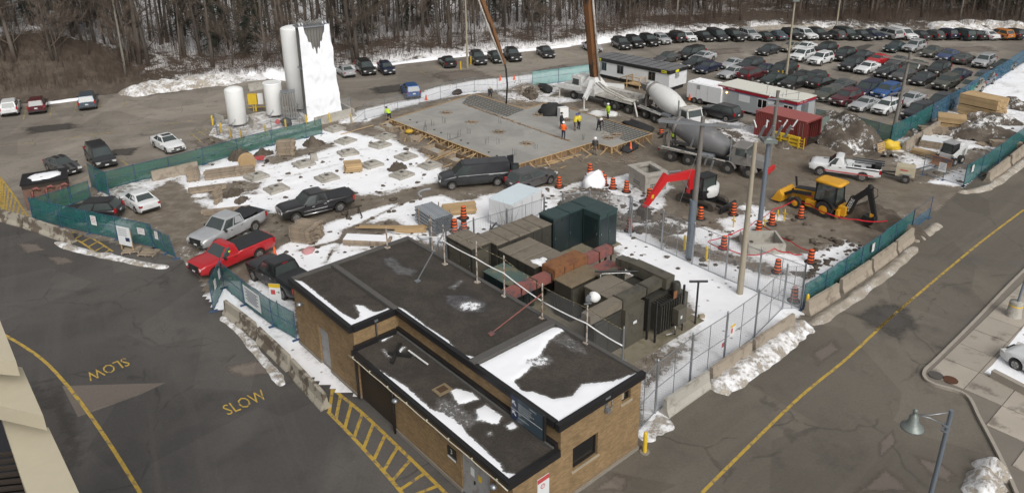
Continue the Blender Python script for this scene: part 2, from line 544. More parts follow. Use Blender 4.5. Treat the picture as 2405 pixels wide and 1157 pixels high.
patch([(146, 905), (388, 898), (330, 925), (183, 978)], M_PATCHL, -.008)
patch([(0, 905), (146, 905), (215, 1050), (170, 1115), (60, 1157), (0, 1157)], M_PATCHD, -.010)
patch([(2000, 740), (2075, 700), (2140, 720), (2170, 775), (2110, 800), (2040, 775)], M_PATCHD, -.004)
patch([(1900, 830), (1960, 790), (1985, 815), (1920, 862)], M_PATCHL, -.004)
patch([(2060, 1040), (2100, 1000), (2110, 1040), (2065, 1075)], M_PATCHL, -.004)
patch([(2000, 1157), (2080, 1090), (2160, 1157)], M_PATCHL, -.004)
patch([(1380, 1157), (1440, 1108), (1490, 1112), (1470, 1157)], M_PATCHL, -.004)
patch([(2135, 1060), (2215, 1085), (2260, 1120), (2240, 1140), (2180, 1120)], M_PATCHL, -.004)
patch([(520, 860), (640, 835), (650, 880), (560, 892)], M_PATCHL, -.008)
patch([(30, 568), (90, 570), (120, 590), (60, 598)], M_PATCHL, -.008)
patch([(100, 600), (160, 600), (185, 618), (130, 625)], M_PATCHL, -.008)
for a in ([(300, 205), (420, 195), (440, 215), (330, 230)], [(440, 330), (520, 318), (540, 345), (470, 352)], [(1000, 170), (1120, 160), (1180, 185), (1040, 196)],
   [(1650, 115), (1740, 112), (1750, 125), (1670, 130)], [(1860, 170), (1960, 175), (1940, 190), (1850, 186)], [(2200, 110), (2330, 108), (2350, 122), (2230, 124)],
   [(1250, 165), (1330, 150), (1345, 160), (1280, 172)]):
 patch(a, M_PATCHL, -.016)
for a in ([(40, 300), (180, 285), (200, 300), (60, 318)], [(860, 205), (960, 195), (975, 212), (880, 224)], [(2010, 110), (2040, 102), (2060, 104), (2000, 135)],
   [(260, 350), (330, 345), (310, 365), (250, 368)], [(1560, 120), (1590, 118), (1560, 135)]):
 patch(a, M_PATCHD, -.016)
M_YELLOW = pm('yellow_road_paint', (.43, .285, .045), .75, col2=(.15, .125, .09), thr=(.46, .66), s2=3.5, space='World')
M_LETTER = pm('worn_yellow_paint', (.46, .31, .05), .8, col2=(.10, .085, .068), thr=(.48, .68), s2=4.0, space='World')
M_FADED = pm('faded_yellow_paint', (.40, .30, .09), .8, col2=(.17, .15, .125), thr=(.42, .56), s2=2.0, space='World')
def stripe(name, pts, w, z, mat):
 pts = [Vector((p[0], p[1], 0)) for p in pts]
 mb = MB(); vs = []
 for i, p in enumerate(pts):
  d = (pts[min(i + 1, len(pts) - 1)] - pts[max(0, i - 1)]).normalized()
  n = Vector((-d.y, d.x, 0)) * (w / 2)
  vs += [p + n, p - n]
 mb.add([(q.x, q.y, z) for q in vs], [(2 * i + 1, 2 * i + 3, 2 * i + 2, 2 * i) for i in range(len(pts) - 1)])
 return struct(name, mb, mat)
def pxs(p): return [G(*q) for q in p]
def smooth(pts, k=6):
 pts = [Vector(p) for p in pts]
 out = []
 for i in range(len(pts) - 1):
  p0, p1, p2, p3 = pts[max(0, i - 1)], pts[i], pts[i + 1], pts[min(len(pts) - 1, i + 2)]
  for j in range(k):
   t = j / k
   out.append(.5 * ((2 * p1) + (p2 - p0) * t + (2 * p0 - 5 * p1 + 4 * p2 - p3) * t * t + (3 * p1 - p0 - 3 * p2 + p3) * t ** 3))
 return out + [pts[-1]]
stripe('centre_line', smooth(pxs([(1630, 1175), (1740, 1065), (1880, 930), (1990, 840), (2095, 742), (2165, 683), (2240, 620), (2310, 563), (2405, 492)])), .16, -.004, M_YELLOW)
stripe('lane_line', smooth(pxs([(10, 785), (60, 815), (105, 848), (150, 895), (200, 958), (260, 1045), (330, 1157), (350, 1190)])), .17, -.004, M_YELLOW)
def ladder(name, A, B, n, w=.17):
 """hatched walkway: two rails and rungs, one sheet of paint"""
 A = smooth(pxs(A), 8); B = smooth(pxs(B), 8)
 stripe(name, A, w, -.004, M_YELLOW); stripe(name, B, w, -.004, M_YELLOW)
 mb = MB()
 def at(P, t):
  t *= len(P) - 1; i = min(int(t), len(P) - 2)
  return P[i].lerp(P[i + 1], t - i)
 for i in range(n):
  a, b = at(A, (i + .3) / n), at(B, (i + .3) / n)
  d = (b - a).normalized(); q = Vector((-d.y, d.x, 0)) * w * .5
  mb.add([(p.x, p.y, -.0075 + .0045) for p in (a + q, a - q, b - q, b + q)], [(0, 1, 2, 3)])
 struct(name, mb, M_YELLOW)
ladder('walkway_marking', [(777, 909), (850, 968), (940, 1053), (1040, 1150), (1075, 1185)], [(770, 965), (830, 1027), (905, 1110), (960, 1175), (985, 1205)], 13)
ladder('walkway_marking', [(0, 415), (30, 455), (70, 512), (110, 530), (200, 552), (265, 590)], [(0, 480), (20, 508), (60, 530), (105, 542), (180, 563), (240, 605)], 22, .14)
for (txt, px, py, qx, qy) in (('SLOW', 300, 846, 205, 884), ('SLOW', 528, 965, 622, 925)):
 a, b = G(px, py), G(qx, qy)
 d = (b - a); L = d.length
 t = text_mb(txt, 1.0)
 xs = [v[0] for v in t.v]; w = max(xs) - min(xs)
 t.v = [(v[0] * L / w, v[1] * 1.35, 0) for v in t.v]
 c = (a + b) / 2
 o = struct('road_lettering', t, M_LETTER)
 o.location = (c.x, c.y, -.004); o.rotation_euler = (0, 0, math.atan2(d.y, d.x))
LINES = [((55, 280), (62, 250)), ((118, 272), (122, 250)), ((175, 262), (180, 240)), ((235, 257), (238, 235)), ((290, 253), (293, 225)),
   ((200, 385), (222, 412)), ((282, 372), (300, 388)), ((445, 310), (475, 335)), ((462, 304), (500, 330)), ((478, 301), (520, 322)), ((440, 318), (520, 300)),
   ((968, 155), (1000, 175)), ((1015, 152), (1045, 168)), ((1085, 145), (1100, 158)), ((1235, 128), (1275, 148)), ((1310, 120), (1350, 135)),
   ((1700, 183), (1740, 168)), ((1775, 205), (1850, 175)), ((1835, 185), (1880, 165)), ((1925, 175), (1960, 162)), ((1958, 200), (2010, 178)), ((2020, 292), (2060, 272)),
   ((2080, 295), (2110, 278)), ((2130, 215), (2180, 190)), ((2180, 245), (2260, 218)), ((2100, 255), (2230, 240)), ((2215, 160), (2260, 140)), ((2265, 172), (2310, 150))]
for a, b in LINES:
 stripe('stall_line', pxs([a, b]), .13, -.012, M_FADED)
stripe('lane_marking', smooth(pxs([(0, 343), (150, 325), (300, 305), (450, 283), (560, 268)])), .14, -.012, M_FADED)
M_CONC = pm('pavement_concrete', (.35, .31, .26), .8, var=.16, vs=.7, col2=(.17, .145, .12), thr=(.52, .7), s2=.9, fine=.12, fs=25, rnd=.10, space='World')
M_KERB = pm('kerb_concrete', (.32, .285, .24), .8, var=.15, vs=2, fine=.1, space='World')
pav = MB()
KL = smooth(pxs([(2600, 455), (2405, 637), (2290, 755), (2200, 845), (2172, 872), (2172, 890), (2195, 905), (2268, 930), (2300, 985), (2345, 1070), (2385, 1157), (2400, 1200)]), 5)
IN = [(2760, 560), (2440, 745), (2330, 880)]
out = [(p.x, p.y) for p in KL] + [(45, 15), (75, 45)]
pav.prism(ccw(out), -.2, .12)
pv = struct('pavement', pav, pm('pavement_bed', (.17, .15, .125), .85, vs=1, space='World'))
kb = MB()
for i in range(len(KL) - 1):
 kb.bar(KL[i] + Vector((0, 0, .04)), KL[i + 1] + Vector((0, 0, .04)), .16, .20)
obj('kerb', kb, M_KERB, pv)
dk = (KL[0] - KL[6]).normalized(); dn = Vector((dk.y, -dk.x, 0))
k0 = G(2172, 880)
slab_me = {}
for i in range(-9, 14):
 for j in range(0, 7):
  c = k0 + dk * (i * 2.1 + 1.05) + dn * (.12 + j * 1.75 + .87)
  cs = [c + dk * a * 1.03 + dn * b * .855 for a, b in ((-1, -1), (1, -1), (1, 1), (-1, 1))]
  P = np.array([(q.x, q.y) for q in cs])
  if not inside(P, ccw(out)).all(): continue
  if min(segdist(P, KL[q], KL[q + 1]).min() for q in range(len(KL) - 1)) < .1: continue
  if j >= 2 and i > 2: continue
  if 'a' not in slab_me:
   s_ = MB(); s_.box((0, 0, .02), (2.06, 1.71, .04)); slab_me['a'] = s_.mesh('paving_slab', [M_CONC])
  o = obj('paving_slab', slab_me['a'], None, pv)
  o.location = (c.x, c.y, .118 + R.uniform(-.004, .006)); o.rotation_euler = (R.uniform(-.002, .002), R.uniform(-.002, .002), math.atan2(dk.y, dk.x))
cv = MB(); cv.cyl((0, 0, 0), (0, 0, .012), .36, n=20)
for (px, py, m_) in ((2232, 893, (.13, .06, .035)), (2198, 882, (.12, .11, .10))):
 p = G(px, py, .12)
 obj('utility_cover', cv.mesh('utility_cover', [pm('iron_cover', m_, .7, .5)]), None, None, (p.x, p.y, .163), kind='structure')
vg = MB()
vg.add([(p[0], p[1], .168) for p in ccw([tuple(G(*q)[:2]) for q in ((2405, 770), (2330, 862), (2310, 880), (2405, 925), (2500, 960), (2600, 800))])], [tuple(range(6))])
struct('verge_snow', vg, M_SNOW)
SITE_PX = [(72, 470), (150, 440), (250, 412), (480, 374), (640, 330), (750, 292), (800, 262), (860, 246), (960, 232), (1010, 205), (1100, 188), (1250, 172), (1392, 152), (1440, 185),
   (1600, 235), (1690, 262), (1760, 285), (1920, 296), (2088, 328), (2150, 290), (2210, 258), (2300, 205), (2420, 135), (2560, 60), (2620, 190), (2405, 338), (2330, 385), (2275, 438),
   (2240, 470), (2200, 500), (2110, 575), (1990, 665), (1885, 750), (1800, 820), (1640, 925), (1500, 1062), (1350, 1000), (1000, 960), (838, 936), (778, 922), (692, 878), (605, 797), (530, 742), (498, 730), (470, 690), (455, 640), (420, 605), (330, 590), (200, 560), (100, 525)]
site_poly = [tuple(p[:2]) for p in pxpoly(SITE_PX)]
xs = [p[0] for p in site_poly]; ys = [p[1] for p in site_poly]
STEP = .33
gx = np.arange(min(xs), max(xs) + STEP, STEP); gy = np.arange(min(ys), max(ys) + STEP, STEP)
XX, YY = np.meshgrid(gx, gy)
P = np.stack([XX.ravel(), YY.ravel()], 1)
ins = inside(P, site_poly)
dist = np.full(len(P), 1e9)
for i in range(len(site_poly)):
 dist = np.minimum(dist, segdist(P, site_poly[i], site_poly[(i + 1) % len(site_poly)]))
snow = np.full(len(P), .27); wet = np.full(len(P), .25)
PAINT = [  # (value, wet, polygon in the photograph)
 (.55, .2, [(110, 515), (250, 440), (300, 415), (480, 380), (760, 300), (800, 330), (500, 470), (420, 500), (400, 560), (300, 560)]),
 (.10, .35, [(350, 452), (400, 430), (440, 440), (480, 500), (470, 545), (400, 560), (330, 530), (300, 500)]),
 (.90, 0, [(425, 415), (560, 370), (700, 318), (800, 302), (850, 318), (930, 330), (985, 345), (1000, 368), (1040, 395), (1032, 428), (930, 448), (850, 462), (820, 445), (740, 443), (690, 470), (650, 505), (610, 495), (560, 492), (520, 502), (480, 478), (440, 452)]),
 (.22, .25, [(620, 372), (700, 352), (780, 335), (790, 345), (700, 372), (630, 390)]),
 (.30, .2, [(470, 440), (560, 425), (620, 430), (600, 450), (500, 470)]),
 (.25, .2, [(930, 330), (985, 318), (1040, 340), (1180, 385), (1200, 402), (1100, 400), (1050, 398), (1000, 368)]),
 (.25, .2, [(790, 300), (900, 285), (935, 305), (960, 330), (880, 318)]),
 (.90, 0, [(640, 575), (700, 520), (830, 488), (960, 468), (1040, 448), (1120, 458), (1200, 450), (1300, 470), (1330, 520), (1290, 545), (1050, 575), (960, 570), (780, 625), (700, 660), (660, 620), (600, 660), (640, 610)]),
 (.08, .7, [(450, 600), (560, 560), (640, 540), (650, 505), (700, 500), (830, 470), (860, 478), (1000, 440), (1060, 430), (1060, 450), (960, 462), (840, 496), (740, 530), (640, 580), (520, 640), (470, 660)]),
 (.30, .5, [(800, 540), (860, 520), (930, 515), (960, 530), (900, 555), (810, 562)]),
 (.10, .7, [(1050, 450), (1110, 462), (1118, 468), (1080, 472), (1045, 460)]),
 (.42, .3, [(430, 620), (470, 560), (560, 530), (650, 540), (610, 600), (520, 650)]),
 (.86, .1, [(500, 690), (560, 650), (690, 690), (700, 800), (620, 745)]), (.98, 0, [(480, 700), (525, 690), (640, 765), (700, 805), (835, 925), (850, 940), (770, 935), (690, 890), (600, 800), (500, 740)]),
 (.93, 0, [(800, 290), (850, 258), (960, 236), (1010, 210), (1100, 192), (1250, 176), (1390, 156), (1400, 180), (1260, 208), (1150, 216), (1060, 226), (930, 255), (860, 285)]),
 (.62, .1, [(1150, 214), (1260, 205), (1330, 215), (1380, 235), (1300, 245), (1200, 238)]),
 (.55, .2, [(1140, 215), (1250, 190), (1330, 200), (1345, 215), (1260, 225)]),
 (.04, .9, [(1200, 400), (1300, 390), (1500, 340), (1540, 320), (1540, 290), (1440, 240), (1360, 230), (1300, 225), (1330, 205), (1480, 240), (1560, 280), (1700, 300), (1760, 340), (1900, 345), (2100, 400), (2210, 410), (2260, 440), (2200, 480), (2100, 470), (2050, 490), (1980, 520), (1900, 540), (1860, 500), (1800, 440), (1740, 490), (1600, 470), (1560, 400), (1480, 400), (1300, 425), (1210, 432)]),
 (.60, .2, [(1640, 285), (1700, 275), (1790, 300), (1790, 340), (1730, 340), (1680, 310)]),
 (.66, .3, [(1230, 445), (1300, 425), (1400, 420), (1480, 402), (1560, 410), (1600, 450), (1560, 480), (1440, 500), (1330, 480)]),
 (.20, .4, [(1320, 460), (1370, 440), (1420, 460), (1440, 500), (1380, 490)]),
 (.82, .2, [(1450, 480), (1560, 470), (1700, 490), (1760, 480), (1860, 520), (1930, 560), (1990, 560), (1960, 610), (1890, 650), (1740, 600), (1600, 560), (1480, 530)]),
 (.05, .6, [(1580, 450), (1700, 480), (1760, 500), (1640, 520), (1560, 500)]),
 (.12, .5, [(1720, 560), (1800, 530), (1900, 510), (2000, 500), (2110, 520), (2080, 560), (1990, 590), (1900, 600), (1780, 590)]),
 (.10, .4, [(1525, 505), (1570, 490), (1680, 520), (1700, 545), (1650, 530), (1560, 545)]),
 (.78, .1, [(1900, 600), (1990, 560), (2030, 580), (1960, 640), (1900, 680)]),
 (.97, 0, [(1430, 545), (1500, 540), (1560, 580), (1640, 610), (1700, 620), (1790, 650), (1880, 650), (1890, 735), (1800, 780), (1720, 840), (1640, 920), (1520, 1010), (1500, 900), (1640, 740), (1600, 680), (1480, 640)]),
 (.35, .1, [(1500, 870), (1590, 800), (1640, 770), (1660, 790), (1600, 850), (1520, 910)]),
 (.58, .2, [(2090, 330), (2200, 290), (2290, 330), (2200, 400), (2110, 400)]),
 (.76, .1, [(2200, 290), (2300, 205), (2430, 130), (2560, 60), (2620, 190), (2405, 338), (2330, 350), (2260, 350), (2250, 300)]),
 (.80, .1, [(2160, 430), (2240, 405), (2330, 385), (2275, 440), (2230, 440)]),
 (.60, .1, [(480, 330), (560, 300), (640, 270), (800, 250), (830, 280), (760, 292), (640, 326), (540, 350)]),
]
for val, wv, poly in PAINT:
 pp = [tuple(p[:2]) for p in pxpoly(poly)]
 k = inside(P, pp)
 d = np.full(len(P), 1e9)
 idx = np.where((P[:, 0] > min(q[0] for q in pp) - 2) & (P[:, 0] < max(q[0] for q in pp) + 2) & (P[:, 1] > min(q[1] for q in pp) - 2) & (P[:, 1] < max(q[1] for q in pp) + 2))[0]
 Q = P[idx]
 dd = np.full(len(Q), 1e9)
 for i in range(len(pp)):
  dd = np.minimum(dd, segdist(Q, pp[i], pp[(i + 1) % len(pp)]))
 sd = np.where(k[idx], dd, -dd)
 w = np.clip(sd / 1.4 + .5, 0, 1)
 snow[idx] = snow[idx] * (1 - w) + val * w
 wet[idx] = wet[idx] * (1 - w) + wv * w
for pts, wd in (([(1480, 400), (1300, 428), (1200, 436), (1060, 446), (850, 486), (660, 560), (520, 640)], .9), ([(1700, 300), (1560, 290), (1420, 245)], .8),
    ([(1900, 560), (2000, 500), (2150, 470)], .5), ([(960, 470), (820, 540), (760, 620)], .25), ([(700, 590), (820, 560)], .3), ([(600, 700), (560, 650)], .4)):
 q = [tuple(G(*p)[:2]) for p in pts]
 for i in range(len(q) - 1):
  d = segdist(P, q[i], q[i + 1])
  w = np.clip(1.3 - d / wd, 0, 1)
  snow -= w * .45 * (snow > .3); wet = np.maximum(wet, w * .6)
for pts in ([(620, 400), (760, 372), (860, 350)], [(560, 430), (700, 410), (820, 380)], [(820, 470), (950, 440)], [(440, 470), (600, 455), (690, 445)], [(640, 760), (560, 700)], [(1100, 505), (1040, 470)], [(1010, 560), (880, 585), (760, 590)]):
 q = [tuple(G(*p)[:2]) for p in pts]
 for i in range(len(q) - 1):
  snow -= .26 * np.clip(1 - segdist(P, q[i], q[i + 1]) / .5, 0, 1)
fade = np.clip(dist / 1.5, 0, 1) * ins
lump = np.array([mnoise.noise((p[0] * .8, p[1] * .8, 0)) + .6 * mnoise.noise((p[0] * 2.1, p[1] * 2.1, 5)) for p in P]) if True else 0
Z = .006 + fade * np.clip(.03 + .05 * lump, 0, .2) * np.clip(1.3 - wet, .15, 1)
ids = -np.ones(len(P), int)
ny, nx = XX.shape
insg = ins.reshape(ny, nx)
quad = insg[:-1, :-1] & insg[1:, :-1] & insg[:-1, 1:] & insg[1:, 1:]
ii, jj = np.where(quad)
a = ii * nx + jj
F = np.stack([a, a + 1, a + nx + 1, a + nx], 1)
used = np.unique(F)
ids[used] = np.arange(len(used))
me = bpy.data.meshes.new('site_ground')
me.from_pydata(np.c_[P[used], Z[used]].tolist(), [], ids[F].tolist())
for nm, arr in (('snow', snow), ('wet', wet)):
 at_ = me.attributes.new(nm, 'FLOAT', 'POINT')
 at_.data.foreach_set('value', arr[used].astype(np.float32))
me.materials.append(M_SITE)
me.polygons.foreach_set('use_smooth', [True] * len(me.polygons))
obj('site_ground', me, None, kind='structure')
EL = [Vector((p.x, p.y, 0)) for p in smooth(edge, 4)]
NU, VS = len(EL), [0, .6, 1.5, 2.6, 4, 6, 8, 10.5, 14, 18, 23, 30, 38, 48, 60, 75, 95, 120, 150, 190, 260]
def slope_h(u, v, x, y):
 """height of the wooded slope u along the edge (0 left .. 1 right), v metres in"""
 left = max(0.0, min(1.0, (.25 - u) / .12))
 h = left * (4.6 * min(1, max(0, (v - .5) / 9.0)) ** .8) + (1 - left) * (.5 * min(1, v / 2.0))
 h += v * (.06 + .13 * left + .04 * min(1, max(0, 1 - abs(u - .4) / .3)))
 return h + (.35 * mnoise.noise((x * .12, y * .12, 3)) + .18 * mnoise.noise((x * .5, y * .5, 1))) * min(1, v / 3)
def slope_pt(u, v):
 t = u * (NU - 1); i = min(int(t), NU - 2)
 p = EL[i].lerp(EL[i + 1], t - i)
 d = Vector((p.x, p.y, 0)).normalized()
 q = p + d * v
 return Vector((q.x, q.y, slope_h(u, v, q.x, q.y) - .02))
vs, sn, wt = [], [], []
for i in range(NU):
 u = i / (NU - 1)
 for v in VS:
  q = slope_pt(u, v)
  vs.append(q)
  lf = max(0.0, min(1.0, (.25 - u) / .10)); rt = max(0.0, min(1.0, (u - .62) / .12))
  s = .60 if v < 3 else .50
  if lf > .2 and v < 9.5: s = .62 - .62 * lf
  if v > 12: s = .72
  s -= rt * (.30 if v > 4 else .12)
  sn.append(s); wt.append(0.0)
nv = len(VS)
fs = [(i * nv + j, (i + 1) * nv + j, (i + 1) * nv + j + 1, i * nv + j + 1) for i in range(NU - 1) for j in range(nv - 1)]
mb = MB(); mb.add(vs, fs, 0, True)
me = mb.mesh('woods_slope', [M_WOODFLOOR])
for nm, arr in (('snow', sn), ('wet', wt)):
 at_ = me.attributes.new(nm, 'FLOAT', 'POINT'); at_.data.foreach_set('value', np.array(arr, np.float32))
obj('woods_slope', me, None, kind='structure')
def heap(name, c, rx, ry, h, mat, label, cat, rz=0.0, group=None, seed=0, n=22, rough=.35, kind=None, z=0.0):
 mb = MB(); vs = []
 for i in range(n + 1):
  for j in range(n + 1):
   a, b = i / n * 2 - 1, j / n * 2 - 1
   r = math.hypot(a, b)
   nz = mnoise.noise((a * 2.2 + seed * 9, b * 2.2, seed)) + .5 * mnoise.noise((a * 6, b * 6, seed * 3.)) + .25 * mnoise.noise((a * 13, b * 13, seed * 2.))
   k = max(0, 1 - r + .28 * nz)
   vs.append((a * rx, b * ry, h * k ** .9 * (1 + rough * nz) - .03))
 mb.add(vs, [(i * (n + 1) + j, (i + 1) * (n + 1) + j, (i + 1) * (n + 1) + j + 1, i * (n + 1) + j + 1) for i in range(n) for j in range(n)], 0, True)
 keep = [k for k, f in enumerate(mb.f) if max(mb.v[q][2] for q in f) > -.01]
 mb.f = [mb.f[k] for k in keep]; mb.m = [0] * len(keep); mb.sm = [True] * len(keep)
 return solo(name, mb, mat, label, cat, (c[0], c[1], z), rz, group, kind)
def bank(name, pts, w, h, mat, label, cat='snowbank', seed=0, group=None, kind='stuff', k=8):
 pts = smooth([Vector((p[0], p[1], 0)) for p in pts], k)
 mb = MB(); vs = []; m = 9
 for i, p in enumerate(pts):
  d = (pts[min(i + 1, len(pts) - 1)] - pts[max(0, i - 1)]).normalized()
  n = Vector((-d.y, d.x, 0))
  e = min(1, min(i, len(pts) - 1 - i) / 2.5 + .05)
  kk = e * (.75 + .5 * mnoise.noise((i * .35, seed, 0)))
  for j in range(m):
   a = j / (m - 1) * 2 - 1
   nz = mnoise.noise((i * .4, a * 1.6 + seed * 5, seed))
   q = p + n * (a * w / 2 * (kk * .6 + .45 + .2 * nz))
   vs.append((q.x, q.y, max(-.02, h * kk * (1 - abs(a) ** 1.6) * (1 + .28 * nz) - .02)))
 mb.add(vs, [(i * m + j, (i + 1) * m + j, (i + 1) * m + j + 1, i * m + j + 1) for i in range(len(pts) - 1) for j in range(m - 1)], 0, True)
 mb.f = [f[::-1] for f in mb.f]
 return solo(name, mb, mat, label, cat, (0, 0, 0), 0, group, kind)
# ================================================================ brick utility building
B0 = G(1497, 1054.4)
BRZ = math.atan2(.65530564, .75536383)
D2 = Vector((.75536383, .65530564, 0)); D1 = Vector((-.65530564, .75536383, 0))
def LW(s, t, z=0.0):
 return B0 + D2 * s + D1 * t + Vector((0, 0, z))
def PL(px, py, z=0.0):
 w = G(px, py, z) - B0
 return (w.dot(D2), w.dot(D1))
def brick_mat(name, c1, c2, mortar):
 m, nt, b = newmat(name)
 sep = nd(nt, 'ShaderNodeSeparateXYZ')
 tc = nd(nt, 'ShaderNodeTexCoord'); nt.links.new(tc.outputs['Object'], sep.inputs[0])
 cb = nd(nt, 'ShaderNodeCombineXYZ')
 nt.links.new(mth(nt, 'ADD', sep.outputs[0], sep.outputs[1]), cb.inputs[0]); nt.links.new(sep.outputs[2], cb.inputs[1])
 br = nd(nt, 'ShaderNodeTexBrick')
 nt.links.new(cb.outputs[0], br.inputs['Vector'])
 br.inputs['Scale'].default_value = 1.0
 br.inputs['Brick Width'].default_value = .215; br.inputs['Row Height'].default_value = .075
 br.inputs['Mortar Size'].default_value = .007; br.inputs['Mortar Smooth'].default_value = .2
 br.inputs['Color1'].default_value = (*c1, 1); br.inputs['Color2'].default_value = (*c2, 1); br.inputs['Mortar'].default_value = (*mortar, 1)
 br.inputs['Bias'].default_value = .1
 v = coord(nt)
 n = noise(nt, v, 1.1, 6, .7); n2 = noise(nt, v, 9, 3, .7)
 c = mixc(nt, 1.0, br.outputs['Color'], madd(nt, n, 1.0, .42), 'MULTIPLY')
 c = mixc(nt, 1.0, c, madd(nt, n2, .7, .65), 'MULTIPLY')
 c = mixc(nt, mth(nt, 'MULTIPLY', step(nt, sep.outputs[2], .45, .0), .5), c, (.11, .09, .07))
 nt.links.new(c, b.inputs['Base Color'])
 b.inputs['Roughness'].default_value = .85
 bump(nt, b, br.outputs['Fac'], -.5, .01)
 return m
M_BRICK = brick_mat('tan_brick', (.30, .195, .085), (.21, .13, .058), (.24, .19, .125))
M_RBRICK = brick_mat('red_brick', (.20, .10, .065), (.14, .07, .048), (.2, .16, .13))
M_FASCIA = pm('black_flashing', (.022, .021, .022), .45, .3, var=.2)
M_PARAPET = pm('grey_felt', (.085, .080, .074), .85, var=.2, fine=.2, fs=30)
M_DARKBROWN = pm('dark_brown_steel', (.035, .026, .02), .55)
M_GREYDOOR = pm('grey_door_paint', (.30, .30, .30), .55, var=.08, col2=(.22, .21, .2), s2=3)
M_GLASSDK = pm('dark_window', (.012, .012, .013), .12, spec=.6)
M_LIMEST = pm('stone_sill', (.33, .28, .20), .8)
M_GALV = pm('galvanised_steel', (.34, .36, .38), .42, .75, var=.15)
M_WHITE = pm('white_paint', (.72, .72, .70), .5, var=.06)
M_BLACK = pm('black_steel', (.018, .018, .018), .5, var=.2)
M_NAVY = pm('navy_sign', (.018, .028, .075), .35, var=.05)
M_SLATE = pm('slate_sign', (.045, .07, .09), .35, var=.05)
M_SIGNW = pm('white_lettering', (.66, .68, .68), .5, var=.03)
M_REDP = pm('red_print', (.45, .07, .07), .55)
M_YELP = pm('yellow_plastic', (.62, .42, .03), .5)
M_PLASTER = pm('foundation_concrete', (.22, .195, .16), .85, vs=1.5, fine=.15)
def roof_mat():
 m, nt, b = newmat('tar_and_gravel')
 v = coord(nt, 'World')
 n1 = noise(nt, v, .8, 5, .65, .4); n2 = noise(nt, v, 5, 6, .75); gr = noise(nt, v, 15, 3, .85); gr2 = noise(nt, v, 6, 4, .85)
 lv = attr(nt, 'snow'); ic = attr(nt, 'wet')
 c = mixc(nt, step(nt, n1, .35, .7), (.036, .030, .024), (.058, .048, .038))
 c = mixc(nt, 1.0, c, madd(nt, gr, 2.6, -.3), 'MULTIPLY')
 c = mixc(nt, 1.0, c, madd(nt, gr2, .9, .55), 'MULTIPLY')
 c = mixc(nt, mth(nt, 'MULTIPLY', ic, step(nt, n2, .3, .6)), c, (.03, .029, .03))
 h = mth(nt, 'ADD', lv, mth(nt, 'ADD', madd(nt, n2, .55, -.275), madd(nt, gr2, .6, -.3)))
 sm = step(nt, h, .46, .53)
 half = mth(nt, 'MULTIPLY', step(nt, h, .18, .5), .22)
 c = mixc(nt, half, c, (.5, .5, .5))
 c = mixc(nt, sm, c, (.85, .86, .885))
 nt.links.new(c, b.inputs['Base Color'])
 nt.links.new(madd(nt, ic, -.6, .9), b.inputs['Roughness'])
 bump(nt, b, mth(nt, 'ADD', mth(nt, 'MULTIPLY', gr, .4), sm), .6, .03)
 return m
M_ROOF = roof_mat()
def roof_sheet(name, s0, s1, t0, t1, z, paints, parent, st=.11):
 """gravelled roof with lying snow; paints = (value, ice, polygon seen in the photograph)"""
 S = np.linspace(s0, s1, max(2, int((s1 - s0) / st))); T = np.linspace(t0, t1, max(2, int((t1 - t0) / st)))
 A, B = np.meshgrid(S, T)
 Pq = np.stack([A.ravel(), B.ravel()], 1)
 sn = np.zeros(len(Pq)); ic = np.zeros(len(Pq))
 for val, ice, poly in paints:
  pp = [PL(q[0], q[1], z) for q in poly]
  k = inside(Pq, pp); d = np.full(len(Pq), 1e9)
  for i in range(len(pp)):
   d = np.minimum(d, segdist(Pq, pp[i], pp[(i + 1) % len(pp)]))
  w = np.clip(np.where(k, d, -d) / .45 + .5, 0, 1)
  sn = sn * (1 - w) + val * w; ic = ic * (1 - w) + ice * w
 zz = z + .05 * np.clip((sn - .4) * 2, 0, 1) + np.array([.012 * mnoise.noise((p[0] * 3, p[1] * 3, z)) for p in Pq])
 ny, nx = A.shape
 vs = [tuple(LW(p[0], p[1], zq)) for p, zq in zip(Pq, zz)]
 me = bpy.data.meshes.new(name)
 me.from_pydata(vs, [], [(i * nx + j, i * nx + j + 1, (i + 1) * nx + j + 1, (i + 1) * nx + j) for i in range(ny - 1) for j in range(nx - 1)])
 for nm, arr in (('snow', sn), ('wet', ic)):
  a_ = me.attributes.new(nm, 'FLOAT', 'POINT'); a_.data.foreach_set('value', arr.astype(np.float32))
 me.materials.append(M_ROOF)
 me.polygons.foreach_set('use_smooth', [True] * len(me.polygons))
 o = obj(name, me, None, parent)
 o.matrix_parent_inverse = parent.matrix_world.inverted() if False else Matrix.LocRotScale(B0, Matrix.Rotation(BRZ, 3, 'Z'), None).inverted()
 return o
bld = thing('utility_building', 'low tan brick building with flat black gravel roofs and patches of snow', 'building', B0, BRZ)
def wallpart(horizontal, c, a0, a1, z0, z1, th, openings=(), mat=M_BRICK, name='wall'):
 """wall along s (horizontal=True, at t=c) or along t (at s=c), with openings (a0,a1,z0,z1)"""
 mb = MB()
 ca = sorted({a0, a1, *[o[0] for o in openings], *[o[1] for o in openings]})
 for i in range(len(ca) - 1):
  lo, hi = ca[i], ca[i + 1]
  if hi <= a0 or lo >= a1: continue
  zs = [(z0, z1)]
  for o in openings:
   if o[0] <= lo and o[1] >= hi:
    nz = []
    for (q0, q1) in zs:
     if o[2] > q0: nz.append((q0, min(o[2], q1)))
     if o[3] < q1: nz.append((max(o[3], q0), q1))
    zs = nz
  for (q0, q1) in zs:
   if q1 - q0 < 1e-3: continue
   if horizontal: mb.bbox((lo, c, q0), (hi, c + th, q1))
   else: mb.bbox((c, lo, q0), (c + th, hi, q1))
 return obj(name, mb, mat, bld)
wallpart(True, 0.0, -7.6, 0.0, .18, 2.72, .3, [(-4.28, -2.75, 1.33, 2.5)])
